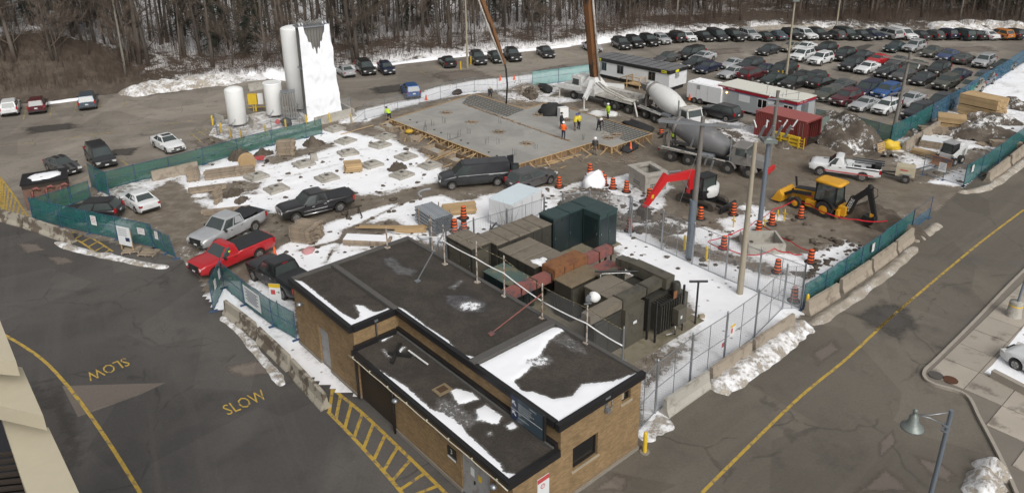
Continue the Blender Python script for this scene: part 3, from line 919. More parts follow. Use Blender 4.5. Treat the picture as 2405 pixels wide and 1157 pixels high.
wallpart(True, 0.0, -5.0, 0.0, 2.725, 4.0, .3, [(-1.28, -.69, 3.16, 3.70)])
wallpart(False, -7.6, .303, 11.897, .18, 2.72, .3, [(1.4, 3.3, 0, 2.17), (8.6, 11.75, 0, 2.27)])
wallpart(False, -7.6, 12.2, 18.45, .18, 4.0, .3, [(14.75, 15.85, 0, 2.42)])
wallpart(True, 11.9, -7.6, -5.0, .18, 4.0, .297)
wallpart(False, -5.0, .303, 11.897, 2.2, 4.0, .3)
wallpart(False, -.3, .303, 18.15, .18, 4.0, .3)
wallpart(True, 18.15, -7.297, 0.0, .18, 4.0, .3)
fd = MB()
for (a, b) in (((-7.65, -.05), (.05, 0.25)), ((-.3, .25), (.05, 18.5)), ((-7.65, 18.2), (-.3, 18.5))):
 fd.bbox((a[0], a[1], 0), (b[0], b[1], .18))
for (t0, t1) in ((.25, 1.4), (3.3, 8.6), (11.75, 14.75), (15.85, 18.2)):
 fd.bbox((-7.65, t0, 0), (-7.35, t1, .18))
obj('foundation', fd, M_PLASTER, bld)
Z_HI, Z_LO = 4.08, 2.86
roof_sheet('roof', -7.55, -5.32, 12.0, 18.4, Z_HI, [
 (1.35, 0, [(690, 658), (708, 662), (760, 704), (800, 736), (832, 752), (900, 730), (918, 722), (922, 735), (822, 775), (800, 762), (700, 680)]),
 (1.0, 0, [(834, 716), (852, 718), (880, 735), (888, 748), (848, 752), (845, 735)]), (.9, 0, [(770, 620), (780, 620), (778, 628), (768, 628)])], bld)
roof_sheet('roof', -4.95, -.08, 5.85, 18.4, Z_HI, [
 (.36, .8, [(895, 605), (925, 602), (950, 625), (985, 632), (968, 650), (930, 645), (900, 620)]),
 (.30, 1.0, [(1040, 690), (1100, 690), (1150, 712), (1140, 735), (1080, 735), (1045, 715)]),
 (.55, .6, [(1075, 712), (1100, 708), (1132, 712), (1118, 728), (1085, 728)]), (.5, .6, [(1050, 676), (1080, 656), (1090, 660), (1068, 680)]),
 (1.35, 0, [(928, 720), (948, 728), (1000, 768), (1050, 800), (1075, 832), (1122, 842), (1110, 858), (1000, 780), (930, 735)]), (.75, 0, [(820, 603), (900, 572), (905, 576), (826, 609)])], bld)
roof_sheet('roof', -4.95, -.08, .12, 5.35, Z_HI, [
 (1.05, 0, [(1122, 858), (1300, 768), (1330, 772), (1288, 800), (1262, 842), (1238, 872), (1205, 895), (1230, 925), (1190, 905)]),
 (.5, 0, [(1232, 838), (1290, 832), (1302, 850), (1270, 866), (1220, 858)]), (.38, .2, [(1290, 800), (1330, 780), (1360, 800), (1392, 835), (1350, 830)]),
 (1.1, 0, [(1205, 925), (1250, 920), (1300, 938), (1345, 930), (1368, 902), (1440, 896), (1500, 874), (1520, 876), (1312, 1000)])], bld)
roof_sheet('roof', -7.72, -5.13, .12, 11.85, Z_LO, [
 (.42, 0, [(1020, 932), (1060, 935), (1135, 990), (1075, 1022), (1025, 985)]),
 (1.05, 0, [(845, 840), (866, 855), (950, 905), (1010, 960), (1060, 990), (1110, 1030), (1150, 1068), (1176, 1092), (1180, 1108), (1218, 1115), (1192, 1142), (1000, 975), (820, 820)]),
 (1.0, 0, [(1056, 918), (1072, 912), (1110, 922), (1125, 936), (1100, 944), (1080, 947)]), (1.0, 0, [(1118, 962), (1140, 950), (1180, 978), (1166, 996), (1128, 984)]),
 (.9, 0, [(1185, 1000), (1205, 990), (1216, 1002), (1200, 1010)]), (.75, 0, [(1143, 1015), (1152, 1010), (1158, 1020), (1148, 1024)]),
 (.9, 0, [(884, 798), (905, 790), (922, 788), (900, 802)]), (.9, 0, [(898, 820), (905, 822), (918, 838), (912, 838)]), (.85, 0, [(930, 826), (948, 812), (952, 816), (938, 832)])], bld, .1)
def rim(name, pts, z0, z1, w, mat):
 mb = MB()
 for (a, b) in pts:
  lo = (min(a[0], b[0]) - w / 2, min(a[1], b[1]) - w / 2, z0); hi = (max(a[0], b[0]) + w / 2, max(a[1], b[1]) + w / 2, z1)
  mb.bbox(lo, hi)
 return obj(name, mb, mat, bld)
rim('fascia', [((-7.72, 12.0), (-7.72, 18.45))], 3.86, 4.2, .22, M_FASCIA)
rim('fascia', [((-7.5, 11.92), (-5.3, 11.92))], 3.858, 4.198, .22, M_FASCIA)
rim('fascia', [((-5.09, 0.3), (-5.09, 11.7))], 3.86, 4.2, .22, M_FASCIA)
rim('fascia', [((-5.09, 0.0), (.03, 0.0))], 3.862, 4.202, .24, M_FASCIA)
rim('fascia', [((-7.77, 0.2), (-7.77, 11.7))], 2.70, 2.95, .2, M_FASCIA)
rim('fascia', [((-7.77, 0.0), (-5.22, 0.0))], 2.62, 2.955, .24, M_FASCIA)
rim('gravel_stop', [((-7.5, 18.45), (0.0, 18.45))], 3.9, 4.2, .24, M_PARAPET)
rim('gravel_stop', [((.02, .25), (.02, 18.2))], 3.9, 4.19, .22, M_PARAPET)
rim('roof_divider', [((-5.13, 12.0), (-5.13, 18.3))], 4.0, 4.24, .30, M_PARAPET)
rim('roof_divider', [((-4.95, 5.6), (-.12, 5.6))], 4.0, 4.26, .42, M_PARAPET)
rim('base_flashing', [((-5.10, .22), (-5.10, 11.85))], 2.7, 3.12, .18, M_FASCIA)
rim('base_flashing', [((-5.24, .22), (-5.24, 11.7))], 2.8, 2.97, .10, M_PARAPET)
rim('base_flashing', [((-7.6, 11.78), (-5.35, 11.78))], 2.7, 3.10, .2, M_FASCIA)
g = MB()
g.tube([(-7.93, t, 2.66 + .015 * math.sin(t * 3)) for t in np.linspace(-.1, 12.0, 26)], .028, 5)
for t in np.linspace(.6, 11.6, 8): g.box((-7.9, t, 2.7), (.12, .05, .05))
obj('heating_cable', g, pm('pale_cable', (.5, .46, .36), .6), bld)
for (a0, a1, z0, z1) in ((-4.28, -2.75, 1.33, 2.5), (-1.28, -.69, 3.16, 3.70)):
 w = MB(); w.bbox((a0, .16, z0), (a1, .2, z1))
 wo = obj('window', w, M_GLASSDK, bld)
 f = MB()
 for (x0, x1, q0, q1) in ((a0, a1, z1 - .05, z1), (a0, a1, z0, z0 + .05), (a0, a0 + .05, z0 + .05, z1 - .05), (a1 - .05, a1, z0 + .05, z1 - .05)):
  f.bbox((x0, .12, q0), (x1, .158, q1))
 obj('window_frame', f, M_BLACK, wo)
 s_ = MB(); s_.bbox((a0 - .08, -.06, z0 - .09), (a1 + .08, .16, z0 - .002)); obj('window_sill', s_, M_LIMEST, wo)
pv_ = MB(); pv_.box((-1.1, .14, 3.4), (.22, .03, .34), 0); obj('broken_blind', pv_, M_LIMEST, bld)
d = MB(); d.bbox((-7.5, 14.77, .1), (-7.44, 15.83, 2.40)); do = obj('door', d, M_GREYDOOR, bld)
h = MB(); h.box((-7.53, 14.9, 1.1), (.05, .12, .05)); obj('handle', h, M_GALV, do)
d = MB(); d.bbox((-7.55, 14.6, 0), (-7.1, 16.0, .1)); obj('door_step', d, M_PLASTER, bld)
for (t0, t1) in ((1.42, 2.345), (2.355, 3.28)):
 d = MB(); d.bbox((-7.54, t0, .02), (-7.48, t1, 2.15)); do = obj('door', d, M_GREYDOOR, bld)
h = MB(); h.box((-7.57, 2.46, 1.05), (.05, .05, .16)); obj('handle', h, M_BLACK, do)
nb = MB(); nb.box((-7.548, 2.62, 1.5), (.006, .24, .4)); obj('door_notice', nb, M_SIGNW, bld)
nb = MB(); nb.box((-7.548, 2.12, 1.45), (.006, .22, .3)); obj('door_notice', nb, M_YELP, bld)
for (t0, t1) in ((8.62, 10.17), (10.18, 11.73)):
 d = MB(); d.bbox((-7.5, t0, .03), (-7.42, t1, 2.25)); obj('garage_door', d, M_DARKBROWN, bld)
for t in (8.52, 11.83):
 d = MB(); d.bbox((-7.68, t - .09, 0), (-7.602, t + .09, 2.6)); obj('door_frame', d, M_DARKBROWN, bld)
dp = MB(); dp.tube([(-7.72, 8.38, 0), (-7.72, 8.38, 2.6)], .05, 8); obj('downspout', dp, M_BLACK, bld)
dp = MB(); dp.tube([(-6.35, 11.82, 4.0), (-6.35, 11.82, 2.95), (-6.3, 11.6, 2.9)], .05, 8); obj('downspout', dp, M_DARKBROWN, bld)
dp = MB(); dp.box((-6.35, 11.80, 4.03), (.2, .1, .1)); obj('rain_head', dp, M_GALV, bld)
for (t, z, sr) in ((17.5, 2.98, -7.6), (8.06, 2.05, -7.6), (.96, 2.0, -7.6)):
 l = MB(); l.lathe([(.02, .16), (.12, .13), (.17, .04), (.17, 0), (.05, -.05)], 12, (sr - .18, t, z)); l.box((sr - .05, t, z + .05), (.1, .12, .12))
 obj('wall_lamp', l, M_GALV, bld)
dr = MB(); dr.box((-6.3, 6.35, 2.9), (.75, .62, .06)); do = obj('roof_drain', dr, pm('drain_wood', (.20, .15, .09), .8), bld)
dr = MB(); dr.box((-6.3, 6.35, 2.935), (.45, .38, .012)); obj('drain_hole', dr, pm('rusty_drain', (.07, .04, .02), .8), do)
cd = MB(); cd.tube([(-.9, -.03, 3.86), (-1.95, -.04, 3.84), (-1.95, -.04, 3.55), (-2.0, -.12, 3.5), (-2.2, -.16, 3.47)], .025, 6); cd.box((-2.32, -.12, 3.46), (.22, .2, .16)); cd.box((-2.32, -.05, 3.66), (.14, .09, .16))
obj('conduit', cd, M_GALV, bld)
cd = MB(); cd.box((-2.33, -.135, 4.1), (.3, .02, .09)); obj('maker_plate', cd, M_GALV, bld)
cd = MB()
for a, b in (((-6.9, 9.6, 2.95), (-5.7, 10.7, 2.95)), ((-6.6, 10.4, 2.96), (-5.9, 9.4, 2.96)), ((-6.3, 10.0, 2.9), (-6.3, 10.0, 3.12))): cd.bar(a, b, .16, .12)
solo('roof_plank', cd, M_BLACK, 'crossed black planks lying on the low roof beside white snow scraps', 'planks', B0, BRZ)
pl = MB(); pl.bar((-5.75, 9.9, 2.97), (-5.72, 8.3, 2.97), .07, .05)
solo('white_batten', pl, M_WHITE, 'thin white batten lying along the back edge of the low roof', 'batten', B0, BRZ)
def text_part(parent, txt, size, at, rot, mat, name='lettering', sx=1.0, align='CENTER'):
 o = obj(name, text_mb(txt, size, sx=sx, align=align), mat, parent)
 o.location = at; o.rotation_euler = rot
 return o
sg = thing('direction_sign', 'dark blue direction sign board with white arrows on the brick parapet wall', 'sign', B0, BRZ)
b_ = MB(); b_.bbox((-5.34, .62, 3.06), (-5.21, 2.68, 4.30)); obj('board', b_, M_BLACK, sg)
b_ = MB(); b_.bbox((-5.352, 2.24, 3.08), (-5.341, 2.66, 4.28)); obj('arrow_panel', b_, M_NAVY, sg)
b_ = MB(); b_.bbox((-5.352, .72, 3.08), (-5.341, 2.236, 4.28)); obj('text_panel', b_, M_SLATE, sg)
ROT_L = (PI / 2, 0, -PI / 2)                    # lettering on a wall that looks towards -s
for z in (3.93, 3.42):
 a_ = MB()
 for (p, q) in (((-5.356, 2.34, z - .10), (-5.356, 2.54, z + .07)), ((-5.356, 2.55, z + .09), (-5.356, 2.55, z - .06)), ((-5.356, 2.56, z + .08), (-5.356, 2.41, z + .08))):
  a_.bar(p, q, .045, .006, 0, (1, 0, 0))
 obj('arrow', a_, M_SIGNW, sg)
b_ = MB(); b_.box((-5.355, 1.68, 3.60), (.005, 1.92, .018)); obj('rule', b_, M_SIGNW, sg)
for k, (tx, z, s) in enumerate((('PARKING', 4.16, .10), ('Patient Enquiries &', 4.02, .105), ('Human Resources', 3.92, .105), ('Executive Reception &', 3.82, .105), ('Nursing Building', 3.72, .105), ('ER', 3.50, .14), ('Fontbonne Ave.', 3.34, .105))):
 text_part(sg, tx, s, (-5.354, 2.18 if k else 1.5, z), ROT_L, M_SIGNW, align='LEFT')
sg = thing('door_number_sign', 'small black sign with a white number 3 beside the grey double door', 'sign', B0, BRZ)
b_ = MB(); b_.bbox((-7.635, 3.64, 1.32), (-7.602, 4.24, 1.92)); obj('board', b_, M_BLACK, sg)
b_ = MB(); b_.bbox((-7.64, 3.64, 1.32), (-7.636, 4.24, 1.43)); obj('strip', b_, M_SIGNW, sg)
text_part(sg, '3', .36, (-7.641, 3.95, 1.72), ROT_L, M_SIGNW)
b_ = MB(); b_.bbox((-7.64, 3.66, 1.49), (-7.637, 4.1, 1.51)); obj('small_print', b_, M_GALV, sg)
sg = thing('warning_sign', 'white sign with a pink band and no-parking ring on the tan brick end wall', 'sign', B0, BRZ)
b_ = MB(); b_.bbox((-6.30, -.03, .95), (-5.66, -.002, 2.1)); obj('board', b_, M_SIGNW, sg)
b_ = MB(); b_.bbox((-6.30, -.034, 1.88), (-5.66, -.0305, 2.1)); obj('band', b_, M_REDP, sg)
b_ = MB(); b_.tube([(-6.02 + .11 * math.cos(a), -.034, 1.66 + .11 * math.sin(a)) for a in np.linspace(0, 2 * PI, 15)], .014, 4); b_.bar((-6.1, -.034, 1.58), (-5.94, -.034, 1.74), .025, .005, 0, (0, 1, 0)); obj('ring', b_, M_REDP, sg)
# ================================================================ switchgear yard behind the building
M_TAUPE = pm('taupe_steel', (.175, .150, .115), .6, var=.12, vs=1.2, col2=(.13, .11, .085), s2=1.5, space='World')
M_OLIVE = pm('olive_steel', (.090, .082, .062), .55, var=.15, vs=1.2, col2=(.06, .055, .045), s2=1.8, space='World')
M_CABDARK = pm('dark_cabinet', (.045, .042, .034), .5, var=.2, col2=(.03, .028, .024), space='World')
M_GREEN = pm('dark_green_steel', (.030, .056, .054), .42, var=.14, vs=1.0, col2=(.022, .04, .04), s2=2, space='World')
M_GREEND = pm('dark_green_door', (.016, .026, .028), .32, var=.2, col2=(.045, .065, .05), thr=(.58, .7), s2=1.6, stretch=(1, 1, .3), space='World')
M_AGREEN = pm('weathered_green', (.075, .115, .10), .6, var=.25, col2=(.15, .14, .09), thr=(.5, .62), s2=1.1, space='World')
M_RUST = pm('rusted_steel', (.22, .095, .035), .8, var=.3, col2=(.15, .06, .03), thr=(.45, .6), s2=2.5, fine=.2, space='World')
M_REDRUST = pm('faded_red_steel', (.23, .085, .072), .75, var=.25, col2=(.10, .075, .08), thr=(.5, .62), s2=1.4, space='World')
M_TAN = pm('tan_steel', (.175, .135, .085), .65, var=.15, col2=(.14, .10, .065), s2=2, space='World')
M_PAD = pm('mossy_concrete', (.20, .175, .125), .85, var=.25, vs=1.2, col2=(.13, .115, .07), s2=1.4, fine=.15, space='World')
def bx2(par, name, lo, hi, mat):
 m = MB(); m.bbox(lo, hi); return obj(name, m, mat, par)
def cabinet(label, s0, s1, t0, t1, z, top, side, name='switchgear_cabinet', lid=.06, over=.05, cells=None, axis='s', z0=.1, doors=None, dm=None):
 """steel cabinet: carcass, one lid per cell, doors where seen"""
 t_ = thing(name, label, 'cabinet', B0, BRZ, None)
 b = MB(); b.bbox((s0, t0, z0), (s1, t1, z - lid)); obj('carcass', b, side, t_)
 cells = cells or 1
 for i in range(cells):
  q0, q1 = i / cells, (i + 1) / cells
  b = MB()
  g0, g1 = .03, .03
  if axis == 's': lo, hi = (s0 + (s1 - s0) * q0 + g0 - (over if i == 0 else 0), t0 - over), (s0 + (s1 - s0) * q1 - g1 + (over if i == cells - 1 else 0), t1 + over)
  else: lo, hi = (s0 - over, t0 + (t1 - t0) * q0 + g0 - (over if i == 0 else 0)), (s1 + over, t0 + (t1 - t0) * q1 - g1 + (over if i == cells - 1 else 0))
  cx, cy = (lo[0] + hi[0]) / 2, (lo[1] + hi[1]) / 2
  b.box((cx, cy, z - lid / 2 + .004 * (i % 2)), (hi[0] - lo[0], hi[1] - lo[1], lid))
  b.box((cx, cy, z + .016), (hi[0] - lo[0] - .16, hi[1] - lo[1] - .16, .024), taper=.97)
  obj('lid', b, top, t_)
 for k in range(1, int((s1 - s0) / .8)): bx2(t_, 'panel_seam', (s0 + k * .8 - .012, t0 - .02, z0 + .1), (s0 + k * .8 + .012, t0 - .001, z - lid - .05), M_BLACK)
 for k in range(1, int((t1 - t0) / .8)): bx2(t_, 'panel_seam', (s0 - .02, t0 + k * .8 - .012, z0 + .1), (s0 - .001, t0 + k * .8 + .012, z - lid - .05), M_BLACK)
 bx2(t_, 'warning_plate', (s0 + .25, t0 - .014, z - .75), (s0 + .45, t0 - .003, z - .55), M_YELP if len(label) % 2 else M_SIGNW)
 for (side_, a0, a1, q0, q1) in doors or []:
  b = MB()
  if side_ == '-s': b.bbox((s0 - .022, a0, q0), (s0 - .002, a1, q1))
  elif side_ == '-t': b.bbox((a0, t0 - .022, q0), (a1, t0 - .002, q1))
  obj('door', b, dm or side, t_)
  b = MB()
  if side_ == '-s': b.box((s0 - .04, a0 + .08, (q0 + q1) / 2), (.03, .03, .16))
  else: b.box((a0 + .08, t0 - .04, (q0 + q1) / 2), (.03, .03, .16))
  obj('latch', b, M_GALV, t_)
 return t_
pad = MB(); pad.bbox((1.4, 4.42, 0), (11.3, 9.4, .10)); pad.bbox((2.4, 9.402, 0), (10.2, 20.2, .098)); pad.bbox((10.0, 14.5, 0), (15.4, 18.2, .096))
struct('equipment_pad', pad, M_PAD).location = B0
bpy.data.objects['equipment_pad'].rotation_euler = (0, 0, BRZ)
cabinet('brown topped dark cabinet with two lids at the corner nearest the plastic pipes', 3.75, 5.3, 16.9, 19.55, 2.7, M_TAUPE, M_CABDARK, cells=2, axis='t', doors=[('-s', 17.1, 18.1, .3, 2.4), ('-s', 18.2, 19.3, .3, 2.4), ('-t', 4.0, 5.1, .3, 2.4)], dm=M_OLIVE)
cabinet('long brown cabinet row with five lids running up to the green cabinets', 5.42, 10.3, 16.42, 18.4, 2.6, M_TAUPE, M_CABDARK, cells=5, axis='s')
cabinet('wide low brown cabinet with three lids and a scrap of snow on it', 5.45, 8.05, 12.85, 16.25, 2.35, M_TAUPE, M_CABDARK, cells=3, axis='t')
b = MB(); b.blob((5.62 + .5, 13.15, 2.37), (.42, .6, .07), 3, 0, 9, 5, .3, base=2.35); b.blob((6.6, 13.3, 2.37), (.22, .25, .05), 8, 0, 7, 5, .3, base=2.35)
solo('snow_scrap', b, M_SNOW, 'scrap of white snow lying on the wide low brown cabinet', 'snow', B0, BRZ, kind='stuff')
cabinet('row of three dark green cabinets with flat blue-green lids', 10.5, 15.1, 16.42, 17.85, 2.86, M_GREEN, M_GREEND, cells=3, axis='s', lid=.10, doors=[('-t', 10.6, 11.95, .2, 2.45), ('-t', 12.05, 13.25, .2, 2.45)], dm=M_GREEND)
cabinet('single dark green cabinet standing forward of the green row, pale streaks on its face', 13.35, 15.15, 14.75, 16.33, 2.86, M_GREEN, M_GREEN, lid=.10, doors=[('-t', 13.45, 14.2, .2, 2.45), ('-t', 14.3, 15.05, .2, 2.45), ('-s', 14.9, 16.2, .2, 2.45)], dm=M_GREEND)
cabinet('low weathered green cabinet with streaked lid between brown cabinets and the brick building', 3.3, 5.0, 12.4, 15.2, 1.95, M_AGREEN, M_GREEND, cells=1, lid=.05)
cabinet('low dark green cabinet close along the back edge of the brick building roof', 1.3, 2.6, 13.2, 18.2, 1.9, M_AGREEN, M_GREEND, cells=2, axis='t', lid=.05)
cabinet('tall rusty orange steel box lying across the busducts', 5.35, 8.2, 10.98, 12.1, 2.95, M_RUST, M_RUST, lid=.03, over=.0, z0=2.2)
cabinet('tan topped dark cabinet just in front of the rusty orange box', 5.25, 8.0, 9.55, 10.9, 2.45, M_TAN, M_CABDARK, doors=[('-t', 5.4, 6.6, .3, 2.2), ('-t', 6.7, 7.9, .3, 2.2)], dm=M_OLIVE)
cabinet('dark cabinet with an open red tray top right of the tan cabinet', 8.12, 10.1, 9.6, 11.0, 2.05, M_REDRUST, M_CABDARK, lid=.04, over=.0)
for (lab, s0, s1, n_) in (('faded red busduct running left from the rusty box to the brick building', .5, 5.33, 4), ('faded red busduct running right from the rusty box on black legs', 8.22, 10.8, 2)):
 t_ = thing('busduct', lab, 'duct', B0, BRZ)
 for i in range(n_):
  a0 = s0 + (s1 - s0) * i / n_; a1 = s0 + (s1 - s0) * (i + 1) / n_
  b = MB(); b.bbox((a0 + .01, 11.25, 2.05), (a1 - .01, 11.85, 2.6)); obj('duct_section', b, M_REDRUST, t_)
  b = MB(); b.bbox((a1 - .03, 11.2, 2.03), (a1 + .03, 11.9, 2.63)); obj('flange', b, M_CABDARK, t_)
 for a in ((1.2, 3.6) if s0 < 5 else (10.2, 10.7)):
  for tt in (11.3, 11.8):
   b = MB(); b.bbox((a - .04, tt - .04, .0), (a + .04, tt + .04, 2.05)); obj('leg', b, M_BLACK, t_)
tr = thing('transformer', 'big olive green transformer with bus trunk, radiators and black control boxes on mossy pad', 'transformer', B0, BRZ)
def trp(name, lo, hi, mat=M_OLIVE):
 b = MB(); b.bbox(lo, hi); return obj(name, b, mat, tr)
trp('bus_trunk', (3.0, 5.9, 2.55), (5.55, 6.55, 3.05), M_TAUPE)
trp('bus_trunk', (5.58, 5.9, 2.56), (7.6, 6.55, 3.06))
trp('bus_trunk', (7.63, 5.9, 2.57), (9.7, 6.55, 3.07))
for s_ in (5.56, 7.615): trp('flange', (s_ - .03, 5.84, 2.50), (s_ + .03, 6.61, 3.11), M_CABDARK)
trp('junction_box', (9.0, 5.6, 2.5), (9.75, 8.3, 3.2))
for k, t0 in enumerate((8.34, 8.74, 9.14)): trp('expansion_box', (9.05, t0, 2.6 - .02 * k), (9.7, t0 + .37, 3.15 - .05 * k))
trp('cabinet', (5.55, 6.6, .1), (7.6, 8.7, 2.72)); trp('cabinet_lid', (5.5, 6.62, 2.722), (7.65, 7.55, 2.78), M_TAUPE); trp('cabinet_lid', (5.5, 7.6, 2.722), (7.65, 8.75, 2.80), M_TAUPE)
trp('cabinet', (3.3, 5.85, .1), (5.45, 6.6, 2.5), M_CABDARK)
trp('cabinet_door', (3.4, 5.82, .3), (4.3, 5.848, 2.3), M_CABDARK); trp('cabinet_door', (4.4, 5.82, .3), (5.35, 5.848, 2.3), M_CABDARK)
trp('cabinet', (5.5, 5.6, .1), (7.1, 6.59, 2.54), M_OLIVE)
trp('tank', (7.7, 5.7, .3), (9.9, 8.2, 2.3), M_CABDARK)
for k in range(9): trp('radiator_fin', (7.85 + k * .22, 4.95, .45), (7.91 + k * .22, 5.69, 2.15), M_CABDARK)
trp('radiator_header', (7.75, 5.0, 2.15), (9.75, 5.12, 2.25), M_BLACK); trp('radiator_header', (7.75, 5.0, .38), (9.75, 5.12, .45), M_BLACK)
for (x, y) in ((7.2, 5.4), (7.3, 4.9), (9.9, 5.0), (10.35, 6.3)):
 b = MB(); b.bbox((x - .05, y - .05, .1), (x + .05, y + .05, 2.75)); obj('leg', b, M_BLACK, tr)
trp('control_box', (8.75, 4.45, .75), (9.5, 4.88, 1.75)); trp('control_box', (9.95, 5.4, .2), (10.9, 6.5, 1.75)); trp('control_box', (10.0, 6.7, .3), (10.6, 7.6, 2.2), M_CABDARK)
for x in (8.8, 9.45): trp('leg', (x - .03, 4.6, .1), (x + .03, 4.66, .749), M_BLACK)
b = MB(); b.box((9.05, 4.445, 1.22), (.14, .006, .2)); obj('notice', b, M_SIGNW, tr)
b = MB(); b.box((6.35, 5.597, 1.5), (.3, .006, .17)); obj('notice', b, M_SIGNW, tr)
b = MB(); b.lathe([(.22, 0), (.26, .1), (.26, .8), (.2, .95)], 12, (9.55, 5.3, 2.0)); obj('bushing_cover', b, M_CABDARK, tr)
b = MB(); b.bar((8.95, 4.9, 2.3), (8.95, 4.9, 2.75), .3, .02, 0, (0, 1, 0)); obj('plate', b, M_RUST, tr)
for (a, c, z) in (((7.0, 9.3), (8.9, 7.6), 2.95), ((10.2, 4.9), (11.0, 4.2), 2.9)):
 b = MB(); b.cyl((a[0], a[1], z), (c[0], c[1], z), .07, n=8); m_ = ((a[0] + c[0]) / 2, (a[1] + c[1]) / 2); b.cyl((m_[0], m_[1], .1), (m_[0], m_[1], z - .05), .06, n=8)
 obj('pipe_support', b, M_BLACK, tr)
b = MB(); b.tube([(6.9, 8.75, 2.4), (6.9, 8.75, 3.0), (7.0, 8.7, 3.05), (8.0, 7.8, 3.1)], .02, 6); obj('white_conduit', b, M_WHITE, tr)
b = MB(); b.tube([(8.1, 4.7, .35), (8.7, 4.55, .3), (8.75, 4.6, .7)], .03, 6); obj('white_conduit', b, M_WHITE, tr)
trp('rear_frame', (7.2, 9.0, .1), (7.3, 9.1, 2.6)); trp('rear_frame', (7.9, 9.0, .1), (8.0, 9.1, 2.6)); trp('rear_beam', (7.1, 8.9, 2.6), (8.6, 9.2, 2.75))
b = MB(); b.box((0, 0, .13), (.36, .22, .24), 0); b.box((0, 0, .26), (.3, .16, .03))
p_ = G(1647, 747); solo('loose_brick', b, M_LIMEST, 'lone pale concrete block lying on snow just off the mossy pad corner', 'block', p_, .3)
M_CHAIN = sheer('chain_link', (.28, .29, .30), .16, .5, .8, 9.0)
M_RUSTPOST = pm('rusty_white_post', (.42, .38, .33), .6, col2=(.16, .09, .05), thr=(.48, .6), s2=6)
M_CABLEW = pm('white_cable', (.75, .75, .74), .5)
M_WIRE = pm('yellow_barbed_wire', (.32, .28, .15), .6, col2=(.08, .07, .05), thr=(.45, .5), s2=9, space='World')
rf = thing('roof_fence', 'leaning post and wire fence along the back edge of the brick building roof', 'fence', B0, BRZ)
POSTS = [(-1.6, 18.2, 1.3), (.12, 16.0, 2.0), (-.3, 14.2, 2.4), (-.25, 11.3, 2.4), (-.1, 9.2, 2.3), (-.1, 6.3, 1.9), (-.05, 3.3, 2.0), (.1, 1.2, 1.75)]
tops = []
for i, (s_, t_, h_) in enumerate(POSTS):
 b = MB(); b.cyl((s_, t_, 4.1), (s_, t_, 4.1 + h_), .045, .04, 8); b.box((s_, t_, 4.13), (.26, .26, .06)); b.cyl((s_, t_, 4.1 + h_), (s_, t_, 4.2 + h_), .05, .02, 8)
 obj('post', b, M_RUSTPOST if i < 7 else M_GALV, rf)
 tops.append(Vector((s_, t_, 4.1 + h_)))
def sag(a, b, k, d): return [a.lerp(b, i / k) + Vector((0, 0, -d * 4 * (i / k) * (1 - i / k))) for i in range(k + 1)]
wpts = []; ypts = []
for a, b in zip(tops[2:-1], tops[3:]):
 wpts += sag(a - Vector((.05, 0, .9)), b - Vector((.05, 0, .9)), 5, .05); ypts += sag(a - Vector((0, 0, .12)), b - Vector((0, 0, .12)), 5, .04)
lead = sag(tops[0] - Vector((0, 0, .2)), tops[2] - Vector((0.05, 0, .7)), 6, .05)
b = MB(); b.tube(lead + wpts, .035, 5); obj('white_cable', b, M_CABLEW, rf)
b = MB(); b.tube(ypts, .022, 4); obj('barbed_wire', b, M_WIRE, rf)
b = MB(); b.bar(tops[2] - Vector((0, 0, .45)), (-2.6, 13.6, 4.15), .05, .05); b.box((-2.6, 13.6, 4.13), (.3, .25, .06)); obj('brace', b, M_GALV, rf)
b = MB(); b.bar(tops[5] - Vector((0, 0, .5)), (-2.9, 6.9, 4.15), .045, .045); b.box((-2.9, 6.9, 4.13), (.3, .25, .06)); obj('brace', b, M_REDRUST, rf)
b = MB(); b.add([(.1, 1.2, 4.05), (.1, 6.2, 4.05), (.1, 6.2, 5.75), (.1, 1.2, 5.75)], [(0, 1, 2, 3)]); obj('mesh_panel', b, M_CHAIN, rf)
fl = thing('floodlight', 'white round floodlight on a short post at the roof edge', 'floodlight', B0, BRZ)
b = MB(); b.cyl((-.05, 3.3, 6.0), (-.05, 3.3, 6.25), .035, n=7); b.bar((-.25, 3.35, 6.25), (.1, 3.2, 6.25), .06, .05); obj('bracket', b, M_GALV, fl)
b = MB(); M_ = Matrix.Translation((.12, 3.1, 6.5)) @ Matrix.Rotation(math.radians(75), 4, Vector((-.4, 1, 0)))
b.lathe([(.02, -.12), (.14, -.1), (.24, .02), (.28, .16), (.28, .2), (.2, .22)], 14, axis=M_); obj('reflector', b, M_WHITE, fl)
b = MB(); b.box((-.08, 3.2, 6.55), (.28, .2, .22), .4); obj('ballast', b, M_GALV, fl)
# ================================================================ road vehicles
M_TYRE = pm('tyre_rubber', (.022, .021, .020), .85, col2=(.07, .06, .05), thr=(.5, .7), s2=5)
M_RIM = pm('alloy_rim', (.38, .38, .38), .35, .8, col2=(.2, .18, .16), s2=8)
M_STEELRIM = pm('dull_rim', (.20, .19, .18), .55, .4)
M_CARGLASS = pm('car_glass', (.050, .062, .060), .05, var=.3, vs=.9, spec=.7)
M_TRIM = pm('black_trim', (.018, .018, .018), .6, col2=(.07, .062, .052), thr=(.5, .75), s2=4)
M_LAMP = pm('clear_lamp', (.55, .55, .52), .15, spec=.7)
M_TAIL = pm('red_lamp', (.32, .012, .014), .2, spec=.6)
M_AMBER = pm('amber_lamp', (.6, .22, .03), .2)
M_PLATE = pm('licence_plate', (.6, .6, .6), .5)
M_CHROME = pm('chrome', (.62, .62, .62), .18, .95)
M_TONNEAU = pm('vinyl_cover', (.024, .025, .027), .65, var=.2)
